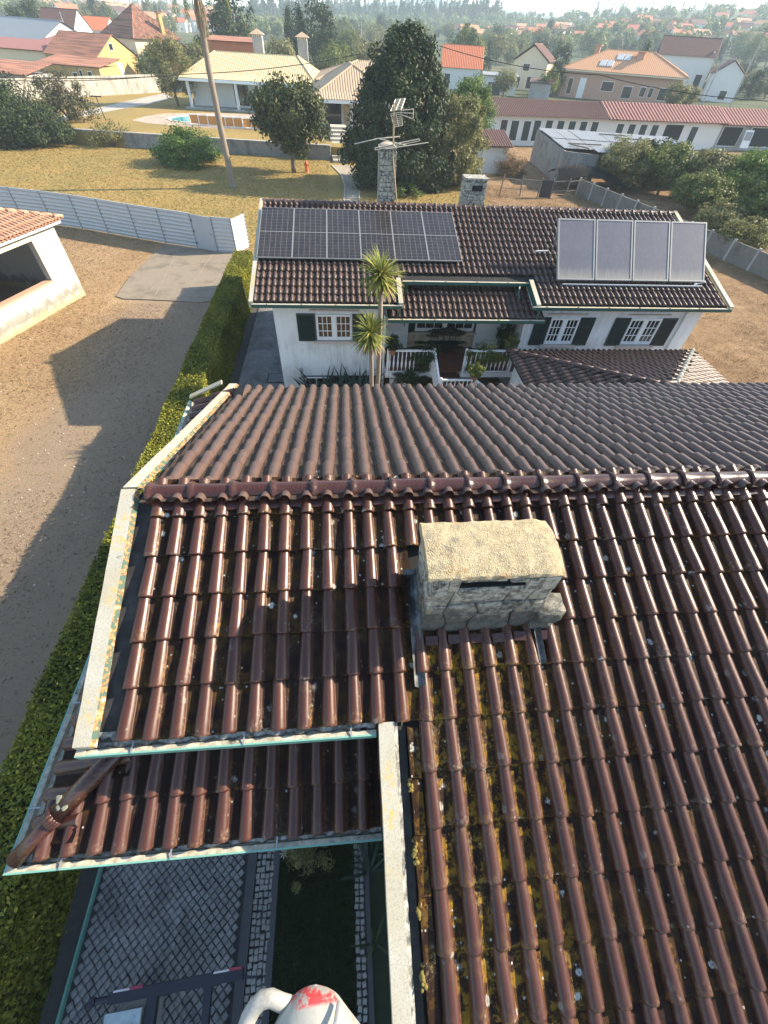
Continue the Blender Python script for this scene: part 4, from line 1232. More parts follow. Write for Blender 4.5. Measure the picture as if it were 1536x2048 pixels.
# basement slot and vent pipe on the left facade
bs = MB(); bs.box2((-1.75, 15.05, .02), (1.2, 15.095, .36)); bs.build('basement_opening', M['dark'], mid)
bs = MB(); bs.tube([(-1.72, 14.8, -.5), (-1.72, 14.8, .75)], .06, 8, cap=True); bs.tube([(-1.72, 14.8, .75), (-1.72, 14.8, .84)], .075, 8); bs.build('vent_pipe', M['galv'], mid)
bs = MB(); bs.bar((-1.62, 14.98, .34), (-.7, 14.98, .34), .04, .04); bs.bar((-1.62, 14.98, .0), (-1.62, 14.98, .34), .04, .04); bs.bar((-1.2, 14.98, .0), (-1.2, 14.98, .32), .04, .04); bs.bar((-.78, 14.98, .0), (-.78, 14.98, .32), .04, .04); bs.build('window_grille', M['white_paint'], mid)
# chimneys
def stone_chimney(x0, x1, y0_, y1_, z0, z1, mat, slot=False):
    c = MB(); c.box2((x0, y0_, z0), (x1, y1_, z1))
    o = c.build('chimney', M['mortar'], mid)
    st_m = M['stone_grey']
    rg2 = random.Random(int(x0*100))
    z = z0 + .3
    while z < z1 - .06:
        hh = rg2.uniform(.13, .22); x = x0 - .01
        while x < x1 - .03:
            ww = min(rg2.uniform(.14, .3), x1 + .01 - x)
            if not (slot and z1 - .42 < z + hh/2 < z1 - .14 and x0 + .25 < x + ww/2 < x1 - .12):
                b = MB(); b.box(((x+x+ww)/2 + rg2.uniform(-.008, .008), y0_ - .0, z + hh/2), (ww - .025, .05 + rg2.uniform(0, .05), min(hh, z1 - z) - .025), rot=Matrix.Rotation(rg2.uniform(-.12, .12), 3, 'Y'))
                b.build('stone', st_m, o)
            x += ww
        y = y0_
        while y < y1_ - .03:
            ww = min(rg2.uniform(.14, .3), y1_ - y)
            for sx in (x0, x1):
                b = MB(); b.box((sx, y + ww/2, z + hh/2), (.05 + rg2.uniform(0, .03), ww - .025, min(hh, z1 - z) - .025)); b.build('stone', st_m, o)
            y += ww
        z += hh
    return o
c1 = stone_chimney(1.52, 2.13, 20.5, 21.05, 4.2, 6.55, None)
v_ = MB(); P_ = [(math.cos(R_(a))*.32, math.sin(R_(a))*.14) for a in range(0, 181, 20)]
V = [(1.825 + p[0], 20.46, 6.55 + p[1]) for p in P_] + [(1.825 + p[0], 21.09, 6.55 + p[1]) for p in P_]; n = len(P_)
v_.add(V, [tuple(reversed(range(n))), tuple(range(n, 2*n))] + [(i, i+1, n+i+1, n+i) for i in range(n-1)] + [(n-1, 0, n, 2*n-1)])
v_.build('chimney_cap', plain('chimney_cap_lichen', (0.40, 0.35, 0.27), .9, .3, 8, dirt=(0.42, 0.16, 0.06), dscale=3.5, damt=.9), c1)
c2 = stone_chimney(4.98, 5.85, 20.5, 21.1, 4.2, 5.72, None, True)
s_ = MB(); s_.box2((5.28, 20.485, 5.36), (5.70, 20.492, 5.54)); s_.build('vent_slot', M['dark'], c2)
s_ = MB(); s_.box2((4.95, 20.44, 5.725), (5.88, 21.14, 5.78)); s_.build('chimney_cap', M['stone_grey'], c2)

# solar panels: six framed modules and four flat collectors
def pv_mat():
    t = NT('pv_cells')
    c = t.mix(t.noise(1.5, 4), (0.017, 0.014, 0.014), (0.030, 0.025, 0.024))
    u = t.noise(3, 5)
    c = t.mix(t.ramp(u, [(.4, 0), (.8, .5)]), c, (0.050, 0.042, 0.038))
    t.set(Base_Color=c, Roughness=.24, Specular_IOR_Level=.35); return t.mat
M['pv'] = pv_mat()
M['pvline'] = plain('pv_busbar', (0.16, 0.15, 0.145), .5, .1)
M['pvframe'] = plain('anodised_frame', (0.26, 0.26, 0.255), .45, .1)
def slope_frame(x, y, lift):
    "matrix on the mid roof slope"
    up = Vector((0, CM, math.sin(R_(15.5)))); ax = Vector((1, 0, 0)); nz = ax.cross(up)
    Mx = Matrix((ax, up, nz)).transposed().to_4x4(); Mx.translation = Vector((x, y, zm(y))) + nz*lift
    return Mx
pvw, pvl = 1.222, 2.94
labs = ['leftmost', 'second', 'third', 'fourth', 'fifth', 'rightmost']
proto = None
for i in range(6):
    Mx = slope_frame(-3.02 + i*(pvw+.008) + .0, 16.66, .13)
    if proto is None:
        t_ = thing('photovoltaic_module', '', 'solar panel', group='photovoltaic panels on the brown roof')
        f = MB(); q = .018
        for (a, b) in (((0, 0), (pvw, q)), ((0, pvl-q), (pvw, pvl)), ((0, q), (q, pvl-q)), ((pvw-q, q), (pvw, pvl-q)), ((q, pvl/2-.012), (pvw-q, pvl/2+.012))):
            f.box2((a[0], a[1], 0), (b[0], b[1], .042))
        fr_ = f.build('frame', M['pvframe'], t_, True)
        for (a, b) in ((q, pvl/2-.012), (pvl/2+.012, pvl-q)):
            c = MB(); c.box2((q, a, .008), (pvw-q, b, .034)); ce = c.build('cell_sheet', M['pv'], t_, True)
            l = MB()
            for k in range(1, 6): l.box2((q+(pvw-2*q)*k/6-.005, a, .0345), (q+(pvw-2*q)*k/6+.005, b, .036))
            for k in range(1, 8): l.box2((q, a+(b-a)*k/8-.003, .0345), (pvw-q, a+(b-a)*k/8+.003, .0356))
            l.build('busbar', M['pvline'], ce, True)
        proto = t_
    else:
        t_ = dup(proto, (0, 0, 0))
    t_.matrix_basis = Mx
    t_['label'] = ('black photovoltaic panel with silver frame, %s of the row of six on the brown roof' % labs[i])
rl = MB()
def coll_mat():
    t = NT('dusty_collector_glass')
    o = t.obj()
    g = t.noise(2.2, 4)
    c = t.mix(g, (0.095, 0.092, 0.105), (0.14, 0.135, 0.155))
    wv = t.noise(26, 2, .5, t.mapv(o, (1, .35, 1)))
    c = t.mix(t.ramp(wv, [(.4, 0), (.65, .22)]), c, (0.21, 0.20, 0.215))
    ed = t.math('ADD', t.math('MULTIPLY', t.noise(14, 4, .6, t.mapv(o, (1, .15, 1))), .5), t.math('MULTIPLY', t.sep(o, 1), 1.1))
    c = t.mix(t.ramp(ed, [(.30, .8), (.75, 0)]), c, (0.30, 0.28, 0.23))
    t.set(Base_Color=c, Roughness=.28, Specular_IOR_Level=.6); t.bump(t.noise(40, 3), .1, .01); return t.mat
M['coll'] = coll_mat()
cw, cl = 1.43, 2.05
labs = ['leftmost', 'second from left', 'third from left', 'rightmost']
proto = None
for i in range(4):
    up = Vector((0, 17.16 - 15.715, 5.17 - 3.67)); cl = up.length; up.normalize()      # the collectors stand on a steep rack
    Mx = Matrix((Vector((1, 0, 0)), up, Vector((1, 0, 0)).cross(up))).transposed().to_4x4()
    Mx.translation = Vector((7.71 + i*(cw + .0), 15.715, 3.67 + .12))
    if proto is None:
        t_ = thing('solar_collector', '', 'solar collector', group='solar water collectors on the brown roof')
        f = MB(); q = .05
        cg = cw - .045
        for (a, b) in (((0, 0), (cg, q)), ((0, cl-q), (cg, cl)), ((0, q), (q, cl-q)), ((cg-q, q), (cg, cl-q))): f.box2((a[0], a[1], 0), (b[0], b[1], .10))
        f.build('frame', M['pvframe'], t_, True)
        k_ = MB(); k_.bar((.1, cl-.1, 0), (.1, .55, -1.05), .04, .04); k_.bar((cw-.1, cl-.1, 0), (cw-.1, .55, -1.05), .04, .04); k_.build('rack_leg', M['galv'], t_, True)['kind'] = 'stuff'
        c = MB(); c.box2((q, q, .02), (cg-q, cl-q, .088)); c.build('glass_cover', M['coll'], t_, True)
        proto = t_
    else: t_ = dup(proto, (0, 0, 0))
    t_.matrix_basis = Mx
    t_['label'] = 'grey dusty flat solar water collector, %s of the four on the roof' % labs[i]
pt = thing('collector_pipe', 'thin grey pipe running along the lower edge of the solar collectors', 'pipe', (7.8, 15.5, zm(15.5)))
p_ = MB(); p_.tube([(7.9, 15.55, zm(15.55)+.12), (13.3, 15.55, zm(15.55)+.12)], .03, 8); p_.tube([(13.0, 15.6, zm(15.6)+.14), (13.5, 15.75, zm(15.75)+.16)], .035, 8); p_.build('pipe', M['galv'], pt)
p_ = MB(); p_.tube([(7.3, 17.3, zm(17.3)+.14), (7.78, 17.3, zm(17.3)+.16)], .03, 8); p_.build('valve', M['white_paint'], pt)

# annex with a hipped roof between the two houses
an = thing('tiled_annex', 'low hip roofed annex with brown tiles below the right facade', 'outbuilding', (9.6, 12.5, 0))
AZ, AP = 1.9, 2.88
ax0, ax1, ay1 = 5.95, 13.3, 14.2
apx0, apx1, apy = 9.3, 9.9, 10.4
sA = (AP - AZ)/(apx0 - ax0)
w = MB(); w.box2((6.3, 8.0, 0), (13.0, 13.9, 1.8)); w.build('wall', M['plaster'], an)
d = MB()
d.quad((ax0, 7.9, AZ-.03), (ax0, ay1, AZ-.03), (apx0, apy, AP-.03), (apx0, 7.9, AP-.03))
d.quad((ax0, ay1, AZ-.03), (ax1, ay1, AZ-.03), (apx1, apy, AP-.03), (apx0, apy, AP-.03))
d.quad((ax1, ay1, AZ-.03), (ax1, 7.9, AZ-.03), (apx1, 7.9, AP-.03), (apx1, apy, AP-.03))
d.quad((apx0, 7.9, AP-.03), (apx0, apy, AP-.03), (apx1, apy, AP-.03), (apx1, 7.9, AP-.03))
d.build('roof_deck', M['dark'], an)
sF = (AP-AZ)/(ay1-apy)
kx = (apx0-ax0)/(ay1-apy)
fl = field((ax0, ay1, AZ), (0, -1, 0), (1, 0, 0), sA, [.205*k + .1 for k in range(0, 30)], range(0, 9), .385, lambda p: (p.x-ax0) < (ay1-p.y)*kx - .15 and p.y > 7.9 and p.x < apx0 - .2)
kr = (ax1-apx1)/(ay1-apy)
ff = field((ax1, ay1, AZ), (-1, 0, 0), (0, -1, 0), sF, [.205*k + .1 for k in range(0, 36)], range(0, 10), .385, lambda p: (p.x-ax0) > (ay1-p.y)*kx + .1 and (ax1-p.x) > (ay1-p.y)*kr + .1)
fr2 = field((ax1, 7.95, AZ), (0, 1, 0), (-1, 0, 0), (AP-AZ)/(ax1-apx1), [.205*k + .1 for k in range(0, 30)], range(0, 9), .385, lambda p: (ax1-p.x) < (ay1-p.y)*kr - .12)
TMA = tile_mesh('tile_annex', M['tile_mid'], .205, fine=False)
lay_tiles(an, [(TMA, M['tile_mid'], fl + ff + fr2)], 300)
def hips(par, a, b, step=.38, r=.08, mat=None):
    a = Vector(a); b = Vector(b); n = max(1, int((b-a).length/step))
    for i in range(n):
        p = a.lerp(b, i/n); q = a.lerp(b, (i+1.1)/n)
        hip_tile(p + Vector((0, 0, .03)), q + Vector((0, 0, .045)), r, r*.85, 'hip_tile', mat or M['tile_mid'], par)
hips(an, (ax0, ay1, AZ), (apx0, apy, AP)); hips(an, (ax1, ay1, AZ), (apx1, apy, AP), mat=M['mortar']); hips(an, (apx0, apy, AP), (apx1, apy, AP))
# ------------------------------------------------------------------ hedge, drive, fence and garden below
def leafy_box(name, x0, x1, y0, y1, z0, z1, dens, size, mat, seed, wob=.05):
    rg = np.random.default_rng(seed)
    Ps = []; Ns = []
    for ax, val, s in ((2, z1, 1), (0, x0, -1), (0, x1, 1), (1, y0, -1), (1, y1, 1)):
        lo = np.array([x0, y0, z0]); hi = np.array([x1, y1, z1])
        d = hi - lo; area = d.prod()/d[ax]
        n = int(area*dens)
        P = lo + d*rg.uniform(0, 1, (n, 3)); P[:, ax] = val - s*np.abs(rg.normal(0, .035, n)) + s*(rg.uniform(0, 1, n) > .93)*rg.uniform(0, .09, n) + s*wob*np.sin(P[:, (ax+1) % 3]*2.1 + 1.3)*np.sin(P[:, (ax+2) % 3]*1.7)
        N = np.zeros((n, 3)); N[:, ax] = s
        Ps.append(P); Ns.append(N)
    P = np.concatenate(Ps); N = np.concatenate(Ns)
    patch = np.sin(P[:, 0]*3.1 + P[:, 1]*1.7)*np.sin(P[:, 1]*.9 + P[:, 2]*2.3)
    var = .42 + .19*patch + rg.normal(0, .24, len(P))
    return leaves(name, P, N, size, mat, var, rg, .6, .75)
HX0, HX1, HY0, HY1, HZ = -5.88, -4.93, -2.6, 26.1, 1.28
hedge = thing('hedge', 'long clipped green hedge between the bare plot and the cobbled drive', 'hedge', ((HX0+HX1)/2, 11, GZ))
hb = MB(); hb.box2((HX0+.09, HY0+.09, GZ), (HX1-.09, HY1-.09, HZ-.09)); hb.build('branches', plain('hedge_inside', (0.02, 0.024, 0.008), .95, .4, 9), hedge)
link('foliage', leafy_box('foliage', HX0, HX1, HY0, HY1, GZ, HZ, 1500, .034, M['leaf_hedge'], 4), hedge)

# cobbled drive: stones near the camera one by one, the rest in one piece
def cobble_mat(name, a, b, dark):
    t = NT(name)
    r = t.rnd(); v = t.attr('leafvar')
    c = t.mix(t.math('ADD', t.math('MULTIPLY', r, .6), t.math('MULTIPLY', v, .4)), a, b)
    c = t.mix(t.ramp(t.noise(1.1, 6, .7), [(.42, 0), (.68, .75)]), c, dark)
    c = t.mix(t.ramp(t.noise(18, 6, .8), [(.5, 0), (.7, .6)]), c, dark)
    t.set(Base_Color=c, Roughness=.75); t.bump(t.noise(40, 5, .8), .5, .01); return t.mat
M['cobble'] = cobble_mat('grey_cobble', (0.19, 0.19, 0.19), (0.31, 0.305, 0.30), (0.06, 0.06, 0.062))
M['cobble_white'] = cobble_mat('pale_cobble', (0.24, 0.235, 0.22), (0.36, 0.35, 0.33), (0.10, 0.095, 0.085))
dr = MB(); dr.box2((-4.62, -7, GZ-.1), (-2.03, 24.5, GZ+.012)); pav = dr.build('cobbled_drive', plain('joint_sand', (0.045, 0.045, 0.048), .95, .3, 10)); pav['kind'] = 'structure'
pav.location.y += 0
def cobble_shape(name, mat, s, h=.05):
    m = MB(); q = s/2; k = q*.78
    V = [(-q, -q, 0), (q, -q, 0), (q, q, 0), (-q, q, 0), (-q*.96, -q*.96, h*.7), (q*.96, -q*.96, h*.7), (q*.96, q*.96, h*.7), (-q*.96, q*.96, h*.7), (-k, -k, h), (k, -k, h), (k, k, h), (-k, k, h)]
    F = [(0, 1, 5, 4), (1, 2, 6, 5), (2, 3, 7, 6), (3, 0, 4, 7), (4, 5, 9, 8), (5, 6, 10, 9), (6, 7, 11, 10), (7, 4, 8, 11), (8, 9, 10, 11)]
    return m.add(V, F).mesh(name, mat)
def lay_cobbles(par, pts, s, mat, limit, name='cobble', h=.05):
    rg = random.Random(len(pts))
    me = cobble_shape(name, mat, s, h)
    pts = sorted(pts, key=lambda p: (not inframe((p[0], p[1], GZ), 0) or p[0] > .1, -p[1] if False else math.hypot(p[0], p[1])))
    Ms = []
    for k, p in enumerate(pts):
        Mx = Matrix.Translation((p[0] + rg.uniform(-.006, .006), p[1] + rg.uniform(-.006, .006), p[2] + rg.uniform(-.006, .004))) @ Matrix.Rotation(p[3] + rg.gauss(0, .05), 4, 'Z') @ Matrix.Rotation(rg.gauss(0, .05), 4, 'X') @ Matrix.Diagonal((rg.uniform(.88, 1.0), rg.uniform(.88, 1.0), 1, 1))
        if k < limit:
            o = bpy.data.objects.new(name, me); COL.objects.link(o); o.parent = par; o.matrix_basis = Mx
        else: Ms.append(Mx)
    if Ms:
        n = 12; co = np.array([v.co[:] for v in me.vertices], np.float32); FF = np.array([tuple(p.vertices) for p in me.polygons], np.int64)
        V = np.concatenate([co @ np.array(Mx, np.float32)[:3, :3].T + np.array(Mx, np.float32)[:3, 3] for Mx in Ms])
        F = np.concatenate([FF + n*i for i in range(len(Ms))])
        o = link(name + 's', np_mesh(name + 's', V, F, mat, {'leafvar': np.repeat(np.random.default_rng(3).uniform(0, 1, len(Ms)), n)}), par); o['kind'] = 'stuff'
pts = []
s = .098; q = s*math.sqrt(.5)
for (ya, yb) in ((-3.2, 1.6), (9.5, 24.2)):
    i = 0; y = ya
    while y < yb:
        x = -4.5 + (q if i % 2 else 0)
        while x < -2.12:
            pts.append((x, y, GZ+.0, math.pi/4)); x += 2*q
        y += q; i += 1
lay_cobbles(pav, pts, s*.985, M['cobble'], 280)
bd = MB(); bd.box2((-2.03, -7, GZ-.1), (-1.88, 1.2, GZ+.09)); o = bd.build('kerb', plain('dark_kerb', (0.06, 0.06, 0.065), .8, .3, 4)); o['kind'] = 'structure'
bd = MB(); bd.box2((-1.58, -7, GZ-.1), (-1.47, 1.2, GZ+.06)); o = bd.build('kerb', bpy.data.materials['dark_kerb']); o['kind'] = 'structure'
bd = MB(); bd.box2((-1.88, -7, GZ-.1), (-1.58, 1.2, GZ+.02)); brd = bd.build('paving_border', bpy.data.materials['joint_sand']); brd['kind'] = 'structure'
pts = [(-1.835 + .083*i + random.uniform(-.008, .008), -3 + .085*j + random.uniform(-.012, .012), GZ+.01, random.uniform(-.25, .25)) for i in range(4) for j in range(50)]
lay_cobbles(brd, pts, .078, M['cobble_white'], 220)
bd = MB(); bd.box2((-.12, -7, GZ-.1), (.06, 1.2, GZ+.02)); brd2 = bd.build('paving_border', bpy.data.materials['joint_sand']); brd2['kind'] = 'structure'
pts = [(-.085 + .082*i + random.uniform(-.008, .008), -3 + .09*j + random.uniform(-.012, .012), GZ+.01, random.uniform(-.25, .25)) for i in range(2) for j in range(48)]
lay_cobbles(brd2, pts, .076, M['cobble_white'], 96)
bd = MB(); bd.box2((.06, -7, GZ-.1), (.14, 1.2, GZ+.05)); o = bd.build('kerb', bpy.data.materials['dark_kerb']); o['kind'] = 'structure'
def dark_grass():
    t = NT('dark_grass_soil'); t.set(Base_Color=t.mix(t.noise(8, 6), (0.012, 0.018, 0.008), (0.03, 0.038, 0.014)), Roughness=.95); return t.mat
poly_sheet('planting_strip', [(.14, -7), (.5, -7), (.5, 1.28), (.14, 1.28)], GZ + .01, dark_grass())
poly_sheet('hedge_strip', [(-4.95, -7), (-4.62, -7), (-4.62, 24.5), (-4.95, 24.5)], GZ + .01, plain('dark_gravel', (0.06, 0.058, 0.055), .95, .4, 12))
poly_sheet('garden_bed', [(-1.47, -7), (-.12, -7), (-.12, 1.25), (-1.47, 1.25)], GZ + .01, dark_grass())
rg_ = np.random.default_rng(8)
n = 14000
P = np.stack([rg_.uniform(-1.45, -.14, n), rg_.uniform(-2.6, 1.2, n), np.full(n, GZ+.04)], 1); N = np.tile([0, 0, .25], (n, 1))
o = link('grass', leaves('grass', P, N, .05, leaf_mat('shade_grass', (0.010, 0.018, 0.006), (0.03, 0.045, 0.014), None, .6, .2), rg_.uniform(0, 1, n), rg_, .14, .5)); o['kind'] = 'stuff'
ef = MB(); ef.bar((-4.6, -3.5, GZ+.06), (-4.6, 1.0, GZ+.06), .03, .12); o = ef.build('drive_edging', M['gutter_green']); tag(o, 'thin green metal edging strip between hedge foot and cobbled drive', 'edging')

def sword_plant(name, label, cat, loc, n, L, w, mat, seed, group=None, up=(.1, 1.3), stem=None, rz=0, curve=.5, local_parent=None, pname='leaf', limit=300):
    "a rosette of arching strap leaves"
    rg = random.Random(seed)
    t = local_parent or thing(name, label, cat, loc, rz, group)
    for k in range(n):
        a = rg.uniform(0, 2*math.pi); e0 = rg.uniform(*up); l = L*rg.uniform(.7, 1.1)
        V = []; z = 0; r = .02; el = e0; S = 5
        for i in range(S+1):
            q = i/S; ww = w*(1 - q**2.2)*(.6 + .8*q if q < .4 else 1) + .002
            cx, cy = math.cos(a)*r, math.sin(a)*r
            px, py = -math.sin(a)*ww, math.cos(a)*ww
            V += [(cx+px, cy+py, z+ww*.25), (cx, cy, z), (cx-px, cy-py, z+ww*.25)]
            r += math.cos(el)*l/S; z += math.sin(el)*l/S; el -= curve*rg.uniform(.7, 1.3)/S*2
        F = []
        for i in range(S):
            for j in range(2): F.append((i*3+j, i*3+j+1, i*3+j+4, i*3+j+3))
        me = MB().add(V, F).mesh('leaf', M[mat], True)
        b = me.attributes.new('leafvar', 'FLOAT', 'POINT'); b.data.foreach_set('value', [rg.uniform(.15, 1)]*len(V))
        link(pname, me, t, True, *( [local_parent and (0, 0, 0) or (0, 0, 0)]))
    return t
for i, (x, y, n, L, lab) in enumerate(((.02, -.05, 16, .75, 'spiky strap leaved plant in shade beside the roof verge, upper one'), (.05, -.95, 12, .6, 'pale green strap leaved plant in shade beside the roof verge, lower one'), (.1, .2, 12, .5, 'small dark spiky plant under the gutter end'))):
    sword_plant('strap_plant', lab, 'plant', (x + .14, y, GZ), n, L*.8, .022, 'leaf_agave' if i != 1 else 'leaf_dark', 60+i, 'plants along the shaded bed')
t = thing('small_shrub', 'loose brownish shrub under the gutter in the dark garden bed', 'shrub', (-.95, .25, GZ))
tm = MB(); [tm.tube([(0, 0, 0), (random.uniform(-.3, .3), random.uniform(-.3, .3), .5)], [.015, .005], 5) for _ in range(6)]; tm.build('stem', M['bark'], t, True)['kind'] = 'stuff'
link('crown', crown_mesh('crown', M['leaf_olive'], (.42, .45, .35), 1500, .03, 77, 20), t, True, (0, 0, .35))
t = thing('flower', 'small pale starry flower by the edge of the dark bed', 'flower', (-1.38, .33, GZ))
fm_ = MB()
for k in range(8): a = k*math.pi/4; fm_.quad((0, 0, .2), (math.cos(a-.2)*.05, math.sin(a-.2)*.05, .21), (math.cos(a)*.09, math.sin(a)*.09, .2), (math.cos(a+.2)*.05, math.sin(a+.2)*.05, .21))
fm_.build('petals', plain('pale_petal', (.5, .45, .36), .8), t, True)['kind'] = 'stuff'
MB().tube([(0, 0, 0), (0, 0, .2)], .006, 5).build('stem', M['leaf_mid'], t, True)

# trailer with a light bar on the drive
TZ = .35
A_, B_ = onplane(203, 2000, (0, 0, TZ), (0, 0, 1)), onplane(487, 1946, (0, 0, TZ), (0, 0, 1))
tr = thing('trailer', 'black steel trailer frame with red and white light bar parked on the cobbles', 'trailer', (-3.0, -1.6, GZ))
dv = (B_ - A_).normalized(); nv = Vector((dv.y, -dv.x, 0))
def tp(u, v, z): return A_ + dv*u + nv*v + Vector((0, 0, z))
Lb = (B_ - A_).length
b = MB(); b.bar(tp(.1, 0, 0), tp(Lb, 0, 0), .12, .10); bar = b.build('light_bar', M['black'], tr)
M['red_lamp'] = plain('red_reflector', (0.30, 0.03, 0.05), .3, .1); M['lamp_white'] = plain('white_reflector', (0.55, 0.52, 0.52), .35, .1)
for u0 in (.16, Lb - .42):
    r_ = MB(); r_.bar(tp(u0, -.062, .03), tp(u0 + .36, -.062, .03), .02, .05); r_.build('reflector', M['lamp_white'], bar)
    r_ = MB(); r_.bar(tp(u0 + .22, -.065, .032), tp(u0 + .40, -.065, .032), .03, .055); r_.build('reflector', M['red_lamp'], bar)
b = MB(); b.bar(tp(.36*Lb, .06, -.03), tp(.36*Lb, 2.4, -.03), .14, .12); b.build('frame_rail', M['black'], tr)
b = MB(); b.bar(tp(.75*Lb, .06, -.03), tp(.75*Lb, 2.4, -.03), .10, .10); b.build('frame_rail', M['black'], tr)
b = MB(); b.tube([tp(.1, 0, .0), tp(-.12, .01, .0)], .035, 8); b.tube([tp(-.12, .01, -.06), tp(-.12, .01, .06)], .05, 8); b.build('coupling', M['black'], tr)
b = MB(); b.bar(tp(Lb, .05, -.05), tp(Lb + .18, .07, -.05), .03, .03); b.build('latch', M['black'], tr)
b = MB()
for u in (.32*Lb + .18, .72*Lb + .14): b.tube([tp(u, .05, 0), tp(u+.1, .05, .03)], .025, 6)
b.build('bracket', M['black'], tr)['kind'] = 'stuff'
for v in (1.2,):
    for u in (.12*Lb, .98*Lb):
        b = MB(); c = tp(u, v, 0); ax_ = dv*.09; c.z = GZ + .30
        b.tube([c - ax_, c - ax_*.8, c + ax_*.8, c + ax_], [.25, .30, .30, .25], 16); b.build('wheel', M['black'], tr)
    b = MB(); b.bar(tp(.12*Lb, v, -.05), tp(.98*Lb, v, -.05), .06, .06); b.build('axle', M['black'], tr)
bx = thing('tool_box', 'pale grey weathered box standing at the left end of the trailer', 'box', (*tp(.22*Lb, .5, 0).xy, GZ))
b = MB(); c = tp(.19*Lb, .52, 0); b.box((c.x, c.y, (GZ+.42)/2 + .0), (.46, .75, .42 - GZ), rz=math.atan2(dv.y, dv.x)); b.build('body', plain('box_side', (.30, .30, .29), .8, .2), bx)
b = MB(); b.box((c.x, c.y, .44), (.48, .77, .035), rz=math.atan2(dv.y, dv.x)); b.build('lid', plain('box_lid', (.36, .44, .46), .6, .15, 5, dirt=(.2, .22, .23), dscale=14, damt=.7), bx)
b = MB(); cc = c + nv*.05 + dv*.08; b.box((cc.x, cc.y, .466), (.22, .6, .012), rz=math.atan2(dv.y, dv.x)); b.build('lid_panel', plain('box_lid_panel', (.44, .52, .53), .6, .15), bx)

# the worn white jug in the foreground, held up on the scaffold beside the lens
def jug_mat():
    t = NT('worn_white_plastic')
    o = t.obj()
    c = t.mix(t.noise(9, 8, .75, o), (0.26, 0.26, 0.24), (0.38, 0.38, 0.35))
    c = t.mix(t.ramp(t.noise(22, 6, .8, o), [(.5, 0), (.66, .8)]), c, (0.17, 0.165, 0.14))
    # faded red print: a curved band broken up like worn lettering
    y = t.sep(o, 1); x = t.sep(o, 0)
    m1 = t.n.new('ShaderNodeMapRange'); t.l.new(t.math('ADD', y, t.math('MULTIPLY', t.math('MULTIPLY', x, x), 3.0)), m1.inputs[0]); m1.inputs[1].default_value = .022; m1.inputs[2].default_value = .066
    inb = t.ramp(m1.outputs[0], [(.0, 0), (.06, 1), (.80, 1), (.90, 0)])
    worn = t.ramp(t.noise(60, 6, .8, t.mapv(o, (1, 1, .6))), [(.47, 0), (.53, 1)])
    c = t.mix(t.math('MULTIPLY', inb, worn), c, (0.50, 0.045, 0.05))
    t.set(Base_Color=c, Roughness=.5); t.bump(t.noise(14, 6, .7, o), .3, .004); return t.mat
M['jug'] = jug_mat()
JZ = 8.74
def jp(px, py): return at(px, py, JZ)
L_ = [(628, 1969), (608, 1974), (588, 1988), (566, 2014), (548, 2046), (530, 2090), (516, 2140), (508, 2200)]
Rr = [(632, 1969), (655, 1974), (676, 1987), (685, 2001), (704, 2026), (738, 2070), (772, 2115), (800, 2165)]
rows = []
for (l, r) in zip(L_, Rr):
    a, b = jp(*l), jp(*r); rows.append((a, b))
jug = thing('plastic_jug', 'worn white plastic jug with curved handle and faded red print in the foreground', 'jug', tuple(jp(640, 2060)))
V = []; F = []; n = 20
for (a, b) in rows:
    c = (a + b)/2; ax = (b - a)/2; hw = ax.length
    for k in range(n):
        q = 2*math.pi*k/n
        V.append(c + ax*math.cos(q) + Vector((0, 0, 1))*math.sin(q)*min(hw*.85, .06) - Vector((0, 0, .0)))
for i in range(len(rows)-1):
    for k in range(n): F.append((i*n+k, i*n+(k+1) % n, (i+1)*n+(k+1) % n, (i+1)*n+k))
F.append(tuple(range(n))); F.append(tuple(reversed(range((len(rows)-1)*n, len(rows)*n))))
jb = MB().add(V, F).build('body', M['jug'], jug, smooth=True)
jb.matrix_parent_inverse = Matrix.Identity(4)
me = jb.data
o_ = wloc(jug)
me.transform(Matrix.Translation(-o_))
sub = jb.modifiers.new('smooth', 'SUBSURF'); sub.levels = 1; sub.render_levels = 2
hb = MB(); hb.tube([jp(*p) + Vector((0, 0, dz)) for p, dz in (((585, 2012), 0), ((563, 2003), .005), ((545, 1993), .008), ((527, 1996), .008), ((511, 2012), .005), ((497, 2036), 0), ((486, 2070), 0), ((484, 2110), 0), ((500, 2150), 0), ((525, 2165), 0))], [.0085, .0085, .0085, .009, .009, .0095, .0095, .0095, .0095, .0095], 12)
ho = hb.build('handle', M['jug'], jug, smooth=True)
sm = MB(); sm.tube([jp(679, 1994) + Vector((0, 0, .024)), jp(674, 2026) + Vector((0, 0, .045)), jp(672, 2070) + Vector((0, 0, .058)), jp(676, 2120) + Vector((0, 0, .06))], .0022, 6); sm.build('seam', M['galv'], jug)
sp = MB(); p = jp(640, 2175); sp.tube([p + Vector((0, .05, 0)), Vector((p.x, -2.6, JZ)), Vector((p.x, -2.7, JZ - .1)), Vector((p.x, -2.7, GZ))], .025, 8); sp.build('support_rail', M['galv'], jug)

